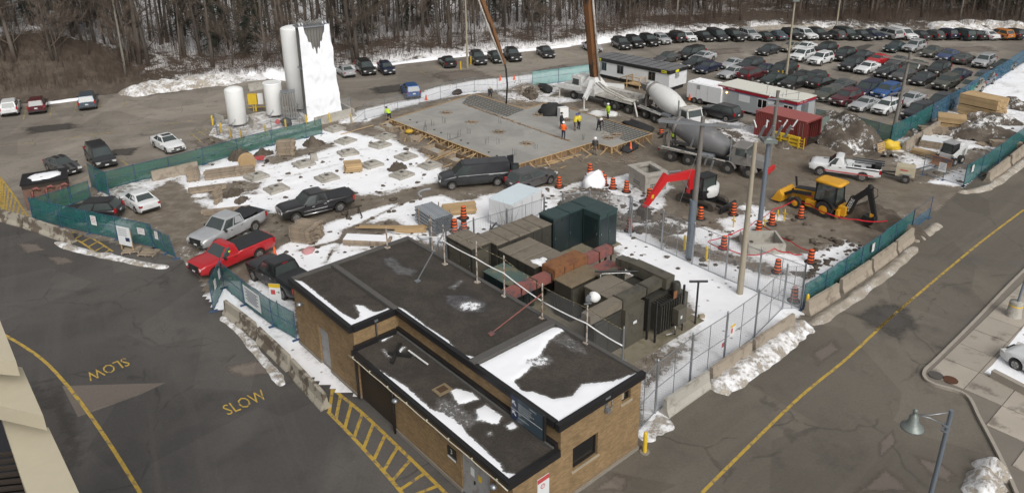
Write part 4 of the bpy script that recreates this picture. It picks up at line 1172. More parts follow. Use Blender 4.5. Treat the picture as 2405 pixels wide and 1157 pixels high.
PAINTS = {
 'black': paint('black_paint', (.010, .010, .011), grime=.22), 'dark grey': paint('dark_grey_paint', (.032, .034, .038), .3, grime=.22), 'grey': paint('grey_paint', (.095, .095, .095), .4),
 'silver': paint('silver_paint', (.50, .51, .52), .4), 'white': paint('white_car_paint', (.66, .67, .67), 0, .3, .35), 'dark blue': paint('dark_blue_paint', (.012, .018, .045), .2, grime=.22),
 'blue': paint('blue_paint', (.018, .085, .26), .2), 'slate blue': paint('slate_blue_paint', (.035, .065, .16), .2), 'red': paint('red_paint', (.40, .012, .018), 0, .3, .25),
 'maroon': paint('maroon_paint', (.085, .012, .018), .2, grime=.22), 'dark green': paint('dark_green_paint', (.018, .028, .024), .2, grime=.22), 'teal': paint('teal_paint', (.022, .040, .046), .3, grime=.22),
 'beige': paint('beige_paint', (.28, .25, .195), .3), 'olive grey': paint('olive_grey_paint', (.085, .085, .068), .3), 'orange': paint('orange_paint', (.48, .16, .015)), 'blue grey': paint('blue_grey_paint', (.075, .105, .135), .3),
}
KINDS = {
 'sedan': dict(L=4.65, W=1.80, H=1.45, zb=.24, r=.32, ax=1.42, bx=-1.30, belt=[(-2.3, .86), (-.5, .93), (2.3, .70)], top=[(-2.32, .84), (-2.2, .98), (-1.5, 1.02), (.95, .98), (1.9, .82), (2.2, .70), (2.32, .58)], cab=(-1.95, 1.22, -.95, .12), tw=.68),
 'coupe': dict(L=4.45, W=1.74, H=1.36, zb=.22, r=.31, ax=1.38, bx=-1.24, belt=[(-2.2, .82), (-.5, .87), (2.2, .64)], top=[(-2.22, .8), (-2.1, .92), (-1.5, .97), (.9, .92), (1.8, .76), (2.1, .64), (2.22, .52)], cab=(-1.95, 1.1, -.9, .0), tw=.68),
 'hatchback': dict(L=4.15, W=1.73, H=1.52, zb=.24, r=.31, ax=1.30, bx=-1.22, belt=[(-2.05, .92), (-.5, .98), (2.05, .74)], top=[(-2.07, .85), (-1.95, 1.0), (-1.5, 1.03), (1.1, 1.02), (1.75, .86), (1.98, .70), (2.07, .56)], cab=(-2.0, 1.32, -1.5, .28), tw=.72),
 'suv': dict(L=4.65, W=1.86, H=1.70, zb=.32, r=.36, ax=1.40, bx=-1.32, belt=[(-2.3, 1.02), (-.5, 1.07), (2.3, .86)], top=[(-2.32, .9), (-2.25, 1.06), (-1.5, 1.10), (1.0, 1.12), (2.0, .98), (2.25, .84), (2.32, .62)], cab=(-2.26, 1.22, -1.82, .25), tw=.74),
 'minivan': dict(L=5.05, W=1.98, H=1.75, zb=.28, r=.34, ax=1.62, bx=-1.42, belt=[(-2.5, 1.0), (-.5, 1.03), (2.5, .80)], top=[(-2.52, .9), (-2.45, 1.04), (-1.5, 1.06), (1.45, 1.06), (2.2, .92), (2.45, .78), (2.52, .6)], cab=(-2.46, 1.75, -2.15, .55), tw=.76),
 'jeep': dict(L=4.2, W=1.85, H=1.82, zb=.45, r=.40, ax=1.35, bx=-1.25, belt=[(-2.1, 1.12), (2.1, 1.02)], top=[(-2.1, 1.1), (-2.0, 1.14), (.6, 1.16), (1.9, 1.10), (2.05, 1.04), (2.1, .8)], cab=(-2.05, .72, -1.98, .50), tw=.84),
 'crew_pickup': dict(L=5.85, W=2.02, H=1.94, zb=.46, r=.41, ax=1.92, bx=-1.65, belt=[(-2.9, 1.20), (-.6, 1.22), (2.9, 1.06)], top=[(-2.92, 1.26), (-.75, 1.27), (-.74, 1.24), (1.35, 1.24), (2.55, 1.18), (2.84, 1.10), (2.92, .98)], cab=(-.80, 1.45, -.62, .68), tw=.78, bed=(-2.84, -.86)),
 'regular_pickup': dict(L=5.75, W=2.02, H=1.88, zb=.46, r=.40, ax=1.92, bx=-1.46, belt=[(-2.85, 1.16), (-.6, 1.18), (2.85, 1.04)], top=[(-2.87, 1.24), (.02, 1.24), (.03, 1.20), (1.45, 1.20), (2.5, 1.15), (2.79, 1.07), (2.87, .95)], cab=(-.02, 1.52, .18, .80), tw=.78, bed=(-2.79, -.10)),
 'cargo_van': dict(L=6.15, W=2.02, H=2.12, zb=.36, r=.37, ax=2.10, bx=-1.85, belt=[(-3.05, 1.22), (1.6, 1.18), (3.05, .98)], top=[(-3.07, 1.2), (-3.0, 1.26), (1.75, 1.24), (2.75, 1.06), (3.0, .92), (3.07, .7)], cab=(-3.02, 1.98, -2.94, 1.05), tw=.80),
}
PROTO = {}
def car_proto(kind, fine=False):
 """meshes (in car space: +x nose, ground at z 0) for one kind of vehicle: list of (part name, mesh, slot paint?, parent index)"""
 key = (kind, fine)
 if key in PROTO: return PROTO[key]
 K = KINDS[kind]; L, W, H, zb, r = K['L'], K['W'], K['H'], K['zb'], K['r']
 AX = (K['ax'], K['bx']); RA = r + .07
 bx_, bz_ = zip(*K['belt']); tx_, tz_ = zip(*K['top'])
 belt = lambda x: float(np.interp(x, bx_, bz_)); top = lambda x: float(np.interp(x, tx_, tz_))
 def wid(x):
  e = max(0.0, abs(x) - (L / 2 - .75)) / .75
  return W / 2 * (1 - .13 * e ** 2.2)
 def zlow(x):
  for a in AX:
   if abs(x - a) < RA: return r + math.sqrt(max(0, RA ** 2 - (x - a) ** 2)) * .98
  e = max(0.0, abs(x) - (L / 2 - .45)) / .45
  return zb + .10 * e
 st = set(np.round(np.linspace(-L / 2, L / 2, 15), 3)) | set(tx_)
 for a in AX:
  for c in (0, 25, 50, 70, 85, 95, 110, 130, 155, 180): st.add(round(a + RA * math.cos(math.radians(c)) * .999, 3))
  st.add(round(a + RA + .004, 3)); st.add(round(a - RA - .004, 3))
 bed = K.get('bed')
 if bed: st |= {bed[0], bed[1], bed[0] - .004, bed[1] + .004}
 st = sorted(x for x in st if abs(x) <= L / 2 + 1e-6)
 def sec(x):
  w, zl, b, t = wid(x), zlow(x), belt(x), top(x)
  b = min(b, t - .02); zl = min(zl, b - .06)
  q = [(0, max(zl, zb)), (w * .93, zl), (w * .985, zl + .03), (w, zl + .35 * (b - zl)), (w * .995, zl + .75 * (b - zl)), (w * .965, b)]
  if bed and bed[0] <= x <= bed[1]: q += [(w * .93, t), (w * .88, t), (w * .875, t - .48), (0, t - .48)]
  else: q += [(w * .93, t - .025), (w * .86, t), (w * .5, t + .02), (0, t + .03)]
  return q
 rings = []
 for x in st:
  h = sec(x)
  rings.append([(x, y, z) for y, z in h] + [(x, -y, z) for y, z in h[-2:0:-1]])
 body = MB(); body.loft(rings, 0, True)
 x0, x1, u0, u1 = K['cab']; tw = K['tw']
 zbt = lambda x: belt(x) - .04
 wb0, wb1 = wid(x0) * .955, wid(x1) * .93
 wt = W / 2 * tw; zr = H - .05
 lowr = [(x0, wb0, top(x0) - .02), (x1, wb1, top(x1) - .02)]
 A = [Vector((x0, wb0, zbt(x0))), Vector(((x0 + x1) / 2, wid(0) * .96, zbt((x0 + x1) / 2))), Vector((x1, wb1, zbt(x1)))]
 Bt = [Vector((u0, wt * .94, zr - .02)), Vector(((u0 + u1) / 2, wt, zr)), Vector((u1, wt * .94, zr - .02))]
 mir = lambda v: Vector((v.x, -v.y, v.z))
 rb = A + [mir(v) for v in A[::-1]]; rt = Bt + [mir(v) for v in Bt[::-1]]
 inn = [Vector((v.x * 1.0 + (.13 if v.x < (u0 + u1) / 2 - .01 else -.13 if v.x > (u0 + u1) / 2 + .01 else 0), v.y * .86, H - .005)) for v in rt]
 body.loft([rb, rt], 0, False, caps=False)
 body.loft([rt, inn], 0, True, caps=False); body.add(inn, [tuple(range(5, -1, -1))][0:1] and [tuple(range(6))], 0, True)
 out = [('body', body, True, None)]
 def pane(q, a0, a1, b0, b1, off=.008, n=None):
  """window on the face q = (low0, low1, top1, top0)"""
  def P(a, b): return (q[0].lerp(q[1], a)).lerp(q[3].lerp(q[2], a), b)
  n = (q[1] - q[0]).cross(q[3] - q[0]).normalized() * off
  m = MB(); m.quad(P(a0, b0) + n, P(a1, b0) + n, P(a1, b1) + n, P(a0, b1) + n, 0, .02)
  return m
 fr = (A[2], mir(A[2]), mir(Bt[2]), Bt[2]); rr = (mir(A[0]), A[0], Bt[0], mir(Bt[0]))
 fr = (mir(A[2]), A[2], Bt[2], mir(Bt[2])); rr = (A[0], mir(A[0]), mir(Bt[0]), Bt[0])
 zf = .10 if kind != 'cargo_van' else .06
 out.append(('windshield', pane(fr, .05, .95, zf, .95), False, None))
 if kind != 'cargo_van': out.append(('rear_window', pane(rr, .07, .93, .18 if kind in ('suv', 'minivan', 'hatchback', 'jeep') else .10, .93), False, None))
 for sgn in (1, -1):
  f = (lambda v: v) if sgn > 0 else mir
  qa = (f(A[1]), f(A[0]), f(Bt[0]), f(Bt[1])); qb = (f(A[2]), f(A[1]), f(Bt[1]), f(Bt[2]))
  if sgn < 0:
   qa = (qa[1], qa[0], qa[3], qa[2]); qb = (qb[1], qb[0], qb[3], qb[2])
  lims = {'regular_pickup': [(qb, .12, .92)], 'cargo_van': [(qb, .04, .42)]}.get(kind, [(qb, .10, .96), (qa, .05, .90 if kind in ('suv', 'minivan', 'hatchback', 'jeep', 'crew_pickup') else .80)])
  for (q, a0, a1) in lims:
   if sgn < 0: a0, a1 = 1 - a1, 1 - a0
   out.append(('side_window', pane(q, a0, a1, .16, .90), False, None))
 def part(name, m, slots, par=None): out.append((name, m, slots, par)); return len(out) - 1
 for a in AX:
  for sgn in (1, -1):
   y = sgn * (W / 2 - .115)
   m = MB(); m.cyl((a, y - .11, r), (a, y + .11, r), r, n=18, smooth=True)
   i = part('wheel', m, 'tyre')
   m = MB(); yo = y + sgn * .112
   m.cyl((a, yo - sgn * .02, r), (a, yo, r), r * .66, r * .62, n=14)
   if fine:
    for k in range(5):
     t = k / 5 * 2 * PI
     m.bar((a + .1 * r * math.cos(t), yo + sgn * .012, r + .1 * r * math.sin(t)), (a + .6 * r * math.cos(t), yo + sgn * .012, r + .6 * r * math.sin(t)), .07, .02, 1, (0, 1, 0))
   part('rim', m, 'rim', i)
 zn = top(L / 2 - .12)
 z_h = {'crew_pickup': .93, 'regular_pickup': .92, 'cargo_van': .82, 'jeep': .95}.get(kind, .64 if kind in ('sedan', 'coupe') else .74 if kind != 'suv' else .82)
 for sgn in (1, -1):
  m = MB(); m.box((L / 2 - .13, sgn * (W / 2 * .70), z_h), (.27, .34, .15), sgn * -.35); part('headlight', m, 'lamp')
  m = MB()
  if kind in ('crew_pickup', 'regular_pickup', 'suv', 'minivan', 'cargo_van', 'hatchback', 'jeep'): m.box((-L / 2 + .07, sgn * (W / 2 * .86), 1.0 if kind != 'cargo_van' else 1.15), (.16, .15, .36))
  else: m.box((-L / 2 + .10, sgn * (W / 2 * .72), .80), (.22, .36, .14), sgn * .3)
  part('tail_light', m, 'tail')
  m = MB(); m.box((x1 - .38, sgn * (W / 2 + .07), belt(x1) + .08), (.12, .22, .15)); part('mirror', m, True if kind in ('sedan', 'coupe', 'hatchback') else 'trim')
 m = MB(); m.box((L / 2 - .035, 0, z_h - .02), (.10, W * (.42 if 'pickup' not in kind else .56), .15 if 'pickup' not in kind else .34)); part('grille', m, 'grille')
 m = MB(); m.box((L / 2 - .06, 0, zb + .20), (.14, W * .74, .15)); part('bumper', m, 'bumper')
 m = MB(); m.box((-L / 2 + .05, 0, zb + .17), (.13, W * .80, .15)); part('bumper', m, 'bumper')
 m = MB(); m.box((L / 2 + .012, 0, zb + .22), (.01, .32, .12)); part('licence_plate', m, 'plate')
 m = MB(); m.box((-L / 2 - .015, 0, zb + (.22 if kind in ('crew_pickup', 'regular_pickup') else .52)), (.012, .32, .14)); part('licence_plate', m, 'plate')
 if fine:
  segs = {'crew_pickup': [(.32, 1.32), (-.62, .29)], 'regular_pickup': [(.18, 1.32)], 'cargo_van': [(.75, 1.75), (-1.1, .70)], 'sedan': [(.05, 1.0), (-.95, .02)], 'suv': [(.1, 1.02), (-.9, .07)], 'minivan': [(.5, 1.5), (-.9, .47)], 'coupe': [(-.4, .9)]}.get(kind, [])
  for sgn in (1, -1):
   for (a0, a1) in segs:
    m = MB(); rr_ = []
    for x in np.linspace(a0 + .012, a1 - .012, 6):
     h = sec(x)
     base = zb + .06
     ring = []
     for k in range(5):
      z = base + (belt(x) - .02 - base) * k / 4
      y = float(np.interp(z, [q[1] for q in h[1:6]], [q[0] for q in h[1:6]])) if z > h[1][1] else h[1][0]
      ring.append((x, sgn * (y + .009), z))
     rr_.append(ring)
    if sgn > 0: rr_ = rr_[::-1]
    m.loft(rr_, 0, True, caps=False, closed=False)
    i = part('door', m, True)
    m = MB(); m.box((a0 + .18, sgn * (W / 2 + .012), belt(a0) - .14), (.2, .03, .04)); part('handle', m, 'chrome' if kind == 'crew_pickup' else 'trim', i)
 slotmat = {'tyre': [M_TYRE], 'rim': [M_RIM, M_STEELRIM], 'lamp': [M_LAMP], 'tail': [M_TAIL], 'trim': [M_TRIM], 'grille': [M_TRIM], 'bumper': [M_TRIM], 'plate': [M_PLATE], 'chrome': [M_CHROME], False: [M_CARGLASS], True: [M_TRIM]}
 PROTO[key] = [(n, m.mesh(n, slotmat[s]), s, p) for (n, m, s, p) in out]
 return PROTO[key]
def car(kind, colour, pos, rz, label, group=None, name='parked_car', fine=False, over=None, cat=None):
 """place one vehicle; body parts get its paint through object slots, so all of a kind share meshes"""
 t_ = thing(name, label, cat or {'suv': 'suv', 'minivan': 'minivan', 'crew_pickup': 'pickup truck', 'regular_pickup': 'pickup truck', 'cargo_van': 'van', 'jeep': 'suv'}.get(kind, 'car'), (pos[0], pos[1], pos[2] if len(pos) > 2 else -.015), rz, group)
 made = []
 over = over or {}
 for (n, me, slot, par) in car_proto(kind, fine):
  o = bpy.data.objects.new(n, me)
  COL.objects.link(o)
  o.parent = made[par] if par is not None else t_
  m_ = over.get(n)
  if slot is True or m_ is not None:
   o.material_slots[0].link = 'OBJECT'
   o.material_slots[0].material = m_ or PAINTS[colour]
  made.append(o)
 return t_
def heading(px0, px1):
 a, b = G(*px0), G(*px1)
 return math.atan2(b.y - a.y, b.x - a.x)
def car_end(kind, px, end, rz):
 """car whose front ('F') or rear ('R') bumper stands over the ground spot px"""
 p = G(*px); L = KINDS[kind]['L'] / 2
 s = -1 if end == 'F' else 1
 return (p.x + s * L * math.cos(rz), p.y + s * L * math.sin(rz), -.018)
H_BACK = heading((1432.3, 106.2), (1456, 117.4))          # noses of the back row
H_MID = heading((1943.8, 148.6), (1922, 155))             # noses of the middle rows
H_LOW = heading((2096, 254), (2069, 264))
ROWS = [
 ('in the back row along the woods', H_BACK, [
  ('suv', 'dark grey', 1473, 120, 'F'), ('suv', 'black', 1504, 116, 'F'), ('suv', 'black', 1540, 112, 'F'), ('hatchback', 'silver', 1568, 107, 'F'), ('jeep', 'black', 1600, 103.5, 'R'),
  ('hatchback', 'white', 1628, 101, 'F'), ('sedan', 'black', 1671, 100.5, 'F'), ('minivan', 'dark grey', 1703, 100, 'F'), ('suv', 'black', 1743, 100.5, 'F'), ('suv', 'silver', 1778, 98, 'F'),
  ('sedan', 'dark green', 1811, 100, 'R'), ('sedan', 'blue grey', 1841, 97.5, 'R'), ('suv', 'black', 1880, 98, 'F'), ('suv', 'white', 1912, 97, 'F'), ('suv', 'black', 1943, 96.5, 'F'),
  ('hatchback', 'grey', 1979, 96.3, 'R'), ('minivan', 'dark green', 2011, 97, 'F'), ('sedan', 'dark grey', 2047, 98, 'F'), ('sedan', 'dark blue', 2073, 95.5, 'F'), ('minivan', 'silver', 2112, 96, 'R'),
  ('minivan', 'white', 2147, 97, 'F'), ('sedan', 'dark grey', 2179, 97.5, 'R'), ('hatchback', 'grey', 2211, 96.5, 'R'), ('suv', 'dark blue', 2242, 96, 'R'), ('minivan', 'teal', 2283, 98, 'R'),
  ('sedan', 'black', 2311, 97, 'R'), ('sedan', 'white', 2340, 97, 'R'), ('suv', 'orange', 2374, 96.5, 'R'), ('suv', 'black', 2402, 96.5, 'R')]),
 ('in the second row near the white site trailer', H_MID, [
  ('sedan', 'grey', 1540, 152, 'F'), ('minivan', 'black', 1597, 142.5, 'F'), ('sedan', 'silver', 1626, 149, 'F'), ('sedan', 'dark grey', 1607, 163, 'F'), ('sedan', 'dark blue', 1637, 175, 'F')]),
 ('in the upper rows in the middle of the lot', H_MID, [
  ('sedan', 'dark grey', 1783, 132.5, 'F'), ('sedan', 'beige', 1838, 124, 'F'), ('sedan', 'white', 1870, 126, 'F'), ('suv', 'white', 1863, 147, 'F'), ('suv', 'white', 1906, 155.5, 'F'), ('suv', 'black', 1917, 132, 'F'),
  ('suv', 'black', 1961, 146, 'F'), ('sedan', 'dark grey', 2004, 148, 'F'), ('suv', 'dark grey', 1979, 169.5, 'F'), ('sedan', 'red', 2040, 157, 'F'), ('sedan', 'white', 2016, 176, 'F'), ('sedan', 'grey', 2088, 163, 'F'),
  ('hatchback', 'dark grey', 2062, 185, 'F'), ('sedan', 'grey', 2100, 193, 'F'), ('sedan', 'olive grey', 2128, 173, 'F'), ('sedan', 'dark grey', 2146, 203, 'F'), ('suv', 'black', 2184, 182, 'F'), ('suv', 'olive grey', 2200, 214, 'F'),
  ('sedan', 'dark blue', 2229, 195, 'F'), ('suv', 'beige', 2257, 225, 'F'), ('suv', 'blue grey', 2287, 207, 'F')]),
 ('in the short upper row by the far corner', H_MID, [
  ('sedan', 'teal', 2083, 125, 'F'), ('suv', 'silver', 2128, 125, 'F'), ('sedan', 'olive grey', 2171, 136.5, 'F'), ('sedan', 'slate blue', 2208, 145.5, 'F'), ('sedan', 'grey', 2246, 153, 'R2'), ('suv', 'silver', 2294, 162, 'F'), ('sedan', 'dark green', 2338, 172, 'F')]),
 ('in the row behind the red striped site office', H_LOW, [
  ('coupe', 'silver', 1695, 165.5, 'F'), ('suv', 'dark grey', 1735, 171, 'F'), ('sedan', 'silver', 1694, 188, 'F'), ('sedan', 'dark blue', 1770, 182, 'F'), ('minivan', 'black', 1811, 184, 'F'),
  ('suv', 'maroon', 1742, 193, 'R2'), ('sedan', 'dark green', 1790, 204, 'F'), ('suv', 'black', 1838, 214, 'F'), ('sedan', 'black', 1856, 199, 'F'), ('suv', 'dark grey', 1882, 206, 'F'),
  ('sedan', 'black', 1906, 211, 'R2'), ('sedan', 'grey', 1952, 221, 'F'), ('minivan', 'dark blue', 2012, 231, 'F'), ('suv', 'blue', 2057, 236, 'F')]),
 ('in the front row by the green hoarding', H_LOW, [
  ('sedan', 'olive grey', 1917, 240.5, 'F'), ('suv', 'maroon', 1959, 251.5, 'F'), ('coupe', 'silver', 2004, 264, 'F'), ('hatchback', 'white', 2058, 271.5, 'F'), ('sedan', 'silver', 2112, 254, 'F'),
  ('suv', 'dark grey', 2129, 287, 'F'), ('suv', 'dark grey', 2181, 264, 'F')]),
]
NAMES = {'sedan': 'sedan', 'coupe': 'coupe', 'hatchback': 'hatchback', 'suv': 'SUV', 'minivan': 'minivan', 'jeep': 'boxy off-roader with a spare wheel', 'crew_pickup': 'pickup'}
used_labels = set()
for where, hd, cars in ROWS:
 for i, (kind, colr, px, py, e) in enumerate(cars):
  rz = hd + (PI if e[0] == 'R' else 0) + R.uniform(-.03, .03)
  nm = lambda c: c[1] + ' ' + NAMES[c[0]].split()[0]
  lab = f'{colr} {NAMES[kind]}'
  if i == 0: lab += f' beside the {nm(cars[1])}, at the end nearest the tower,'
  elif i == len(cars) - 1: lab += f' past the {nm(cars[i - 1])} at the far end'
  else: lab += f' between the {nm(cars[i - 1])} and {nm(cars[i + 1])}'
  short = {'in the back row along the woods': 'in the back row', 'in the second row near the white site trailer': 'near the white trailer', 'in the upper rows in the middle of the lot': 'mid lot',
     'in the short upper row by the far corner': 'in the short upper row', 'in the row behind the red striped site office': 'behind the site office', 'in the front row by the green hoarding': 'in the front row'}[where]
  lab = f'{lab} {short}'.replace(',,', ',')
  if lab in used_labels: lab = lab.replace(short, 'further ' + short)
  used_labels.add(lab)
  car(kind, colr, car_end(kind, (px, py), e[0], rz), rz, ' '.join(lab.split()[:16]), 'cars parked in the main lot')
H_W = heading((1195, 133), (1213, 147))
LEFT = [
 ('sedan', 'silver', 1404, 126, 'F', H_BACK, 'silver sedan by the snow behind the rusty concrete pump boom'),
 ('sedan', 'black', 1061, 162, 'R', heading((1035, 146), (1055, 162)), 'black sedan tail out beside the pale lamp post near the woods'),
 ('suv', 'dark grey', 1132, 156, 'F', H_W, 'dark grey SUV just right of the pale lamp post near the woods'),
 ('sedan', 'dark green', 1175, 151, 'F', H_W, 'dark green sedan partly behind the long thin boom hose'),
 ('suv', 'black', 1214, 148, 'F', H_W, 'tall black SUV right of the long thin boom near the woods'),
 ('sedan', 'dark grey', 1293, 139, 'F', H_W, 'dark grey sedan alone near the woods, nose to the lane'),
 ('sedan', 'silver', 824, 184, 'R', heading((800, 170), (822, 185)), 'silver sedan right beside the ice covered tower'),
 ('minivan', 'black', 870, 179.5, 'F', heading((846, 163), (866, 180)), 'black minivan between the silver sedan and dark blue hatchback by the woods'),
 ('hatchback', 'dark blue', 917, 178, 'F', heading((896, 163), (914, 178)), 'dark blue hatchback next to the black minivan by the woods'),
 ('suv', 'blue', 974, 236, 'R', heading((940, 214), (955, 233)) , 'bright blue SUV parked at the snowy edge beyond the concrete slab'),
 ('suv', 'white', 24, 276, 'R', heading((35, 245), (26, 276)), 'white SUV tail out at the left end of the woods-side stalls'),
 ('suv', 'maroon', 88, 271, 'R', heading((96, 244), (88, 271)), 'maroon SUV tail out next to the white SUV by the brown bank'),
 ('minivan', 'blue grey', 207, 261, 'R', heading((212, 228), (207, 261)), 'blue grey minivan tail out on its own by the brown bank'),
 ('minivan', 'dark grey', 254, 398, 'F', heading((196, 393), (222, 424)), 'dark grey minivan nose to the green netting, left of the white sedan'),
]
for kind, colr, px, py, e, hd, lab in LEFT:
 rz = hd + (PI if e == 'R' else 0)
 car(kind, colr, car_end(kind, (px, py), e, rz), rz, lab, 'cars parked along the woods and in the left lot')
hd = heading((369, 349), (395, 362.5))
car('sedan', 'white', car_end('sedan', (420, 361), 'F', hd), hd, 'clean white sedan with dark grille nosed to the green netting', 'cars parked along the woods and in the left lot', fine=True)
hd = heading((120, 390), (168, 412))
m_ = car('coupe', 'grey', car_end('coupe', (176, 413), 'F', hd), hd, 'grey coupe with two black bonnet stripes behind the small brick hut', 'cars parked along the woods and in the left lot', fine=True)
s_ = MB()
for y in (-.26, .26):
 s_.add([(x, y + a, z) for x, z in ((.95, .945), (1.8, .79), (2.08, .67)) for a in (-.15, .15)], [(0, 2, 3, 1), (2, 4, 5, 3)])
 s_.box((-.45, y, 1.365), (.9, .3, .008))
obj('bonnet_stripe', s_, M_TRIM, m_)
hd = heading((321.6, 499), (285, 482))
wm = car('sedan', 'white', car_end('sedan', (357, 502), 'R', heading((352, 503), (300, 470))), heading((352, 503), (300, 470)), 'white sedan seen from behind in the muddy corner inside the fence', None, fine=True)
hd = heading((282, 505), (214, 508))
car('suv', 'black', car_end('suv', (288, 512), 'R', hd), hd, 'black SUV behind the green netting next to the white sedan', None, fine=True)
for o_ in [o for o in bpy.data.objects if o.get('label') in ('clean white sedan with dark grille nosed to the green netting',)]:
 q = MB(); q.box((-.15, 0, 1.452), (.6, .85, .012)); obj('sunroof', q, M_CARGLASS, o_)
def truck(kind, colr, a, b, label, side=1, over=None, name='pickup_truck', fine=True):
 """a, b: the ground spots under the visible side's rear and front wheels"""
 K = KINDS[kind]; pa, pb = G(*a), G(*b)
 rz = math.atan2(pb.y - pa.y, pb.x - pa.x)
 f = Vector((math.cos(rz), math.sin(rz), 0)); lft = Vector((-f.y, f.x, 0))
 mid = (pa + pb) / 2 - f * ((K['ax'] + K['bx']) / 2) - lft * (side * (K['W'] / 2 - .03))
 return car(kind, colr, (mid.x, mid.y, .03), rz, label, None, name, fine, over)
rt_ = truck('crew_pickup', 'black', (800.3, 499), (697.8, 524), 'black crew cab pickup with chrome side strips on the muddy snow track', 1, {'bumper': M_CHROME, 'grille': M_CHROME})
def bed_cover(t_, x0, x1, w, z, mat=None, open_=0.0):
 b = MB(); b.box(((x0 + x1) / 2, 0, z), (x1 - x0, w, .05)); o = obj('tonneau_cover', b, mat or M_TONNEAU, t_)
 return o
bed_cover(rt_, -2.86, -.84, 1.80, 1.285)
b = MB(); b.box((-2.99, 0, 1.22), (.2, 1.5, .06), 0); obj('tailgate', b, M_TRIM, rt_)
for sgn in (1, -1):
 b = MB(); b.box((.35, sgn * 1.022, .78), (1.9, .02, .04)); obj('side_strip', b, M_CHROME, rt_)
 b = MB(); b.tube([(-1.0, sgn * 1.06, .50), (1.35, sgn * 1.06, .50)], .05, 6); obj('side_step', b, M_CHROME, rt_)
st_ = truck('crew_pickup', 'silver', (604, 543), (509, 590), 'silver crew cab pickup with half folded black bed cover by the timber beams', 1)
b = MB(); b.box((-1.5, 0, 1.0), (1.3, 1.74, .05)); obj('bed_liner', b, M_TONNEAU, st_)
b = MB(); b.box((-1.05, 0, 1.42), (.55, 1.75, .05)); b.box((-2.5, 0, 1.29), (.66, 1.75, .05)); b.bar((-1.35, 0, 1.36), (-2.2, 0, 1.50), 1.72, .04, 0, (0, 0, 1)); obj('tonneau_cover', b, M_TONNEAU, st_)
b = MB(); b.box((-3.1, 0, 1.0), (.5, 1.6, .06)); obj('tailgate', b, M_GALV, st_)
rd_ = truck('regular_pickup', 'red', (616, 608), (504, 657), 'red regular cab pickup with black bed cover leaving the site gate', 1)
bed_cover(rd_, -2.80, -.04, 1.80, 1.255)
sp = MB(); sp.box((1.75, 1.0, .93), (.34, .012, .10)); obj('fender_badge', sp, M_CHROME, rd_)
b = MB(); b.blob((.72, .80, 1.38), (.2, .10, .2), 3, 0, 8, 6, .15); obj('driver_vest', b, pm('hi_vis_yellow', (.45, .62, .03), .7), rd_)
bk_ = truck('crew_pickup', 'black', (664, 704), (597, 662), 'black pickup seen from behind, beside the corner of the brick building', 1, {'bumper': M_CHROME})
bed_cover(bk_, -2.86, -.84, 1.80, 1.285)
b = MB(); b.box((-.66, 0, 1.9), (.03, .42, .05)); obj('brake_light', b, M_TAIL, bk_)
b = MB(); b.box((-2.0, -.2, 1.33), (.5, .5, .05)); obj('tailgate_box', b, M_TRIM, bk_)
vn_ = truck('cargo_van', 'dark grey', (1167.5, 438.2), (1063.7, 447.3), 'long black cargo van with its rear doors open by the slab', 1, name='cargo_van')
for sgn in (1, -1):
 b = MB(); b.box((-3.38, sgn * 1.02, 1.2), (.62, .05, 1.65), sgn * -.25); o = obj('rear_door', b, PAINTS['dark grey'], vn_)
 q = MB(); q.box((-3.38, sgn * 1.05, 1.62), (.42, .012, .45), sgn * -.25); obj('door_window', q, M_CARGLASS, o)
b = MB(); b.box((-3.075, 0, 1.1), (.012, 1.5, 1.3)); obj('cargo_opening', b, M_BLACK, vn_)
wt_ = truck('regular_pickup', 'white', (2025, 409.7), (1930.4, 396.7), 'white service pickup with red stripe and pipe rack towing a small compressor', -1)
for sgn in (1, -1):
 b = MB(); b.box((-.35, sgn * 1.016, .62), (3.9, .012, .10)); obj('red_stripe', b, M_REDP, wt_)
 b = MB(); b.box((-1.4, sgn * 1.0, 1.12), (2.6, .03, .10)); obj('bed_rail', b, M_TRIM, wt_)
b = MB(); b.box((-1.45, 0, .80), (2.6, 1.72, .04)); obj('bed_floor', b, M_TONNEAU, wt_)
b = MB(); b.box((-.45, .35, 1.2), (.5, .5, .7)); obj('tool_drum', b, M_SIGNW, wt_)
for k in range(5):
 b = MB(); b.bar((-.5, -.75 + k * .3, 1.5 + .04 * (k % 2)), (-3.05, -.7 + k * .28, 1.5), .07, .07); obj('rack_pipe', b, M_GALV if k % 2 else M_BLACK, wt_)
for x in (-.6, -2.7):
 for y in (-.85, .85):
  b = MB(); b.bar((x, y, 1.2), (x, y, 1.5), .06, .06); obj('rack_post', b, M_BLACK, wt_)
b = MB(); b.box((-2.6, .4, 1.25), (.5, .7, .6)); b.box((-2.3, -.3, 1.15), (.5, .5, .5)); obj('tool_box', b, M_BLACK, wt_)
b = MB(); b.box((1.6, -.45, 1.20), (.5, .2, .05)); obj('bonnet_vent', b, M_TRIM, wt_)
sv = heading((1245, 420), (1190, 440))
a = G(1194, 452)
car('suv', 'grey', (a.x + 2.0, a.y + 1.4, .03), heading((1180, 445), (1240, 425)), 'grey SUV behind the white enclosed trailer, next to the black van', None, 'suv', True)
car('suv', 'dark grey', tuple(G(1692, 278)[:2]) + (.03,), heading((1735, 288), (1660, 268)), 'dark SUV parked under the site office with red stripe', None, 'suv', True)
zc = G(2381.7, 872)
hd = heading((2450, 905), (2381, 868))
car('sedan', 'white', (zc.x + 1.4 * math.cos(hd + PI) - .85 * math.sin(hd) * -1, zc.y + 1.4 * math.sin(hd + PI) - .85 * math.cos(hd) * -1 * -1, .1), hd, 'white car cut off by the picture edge on the snowy verge', None, fine=True)
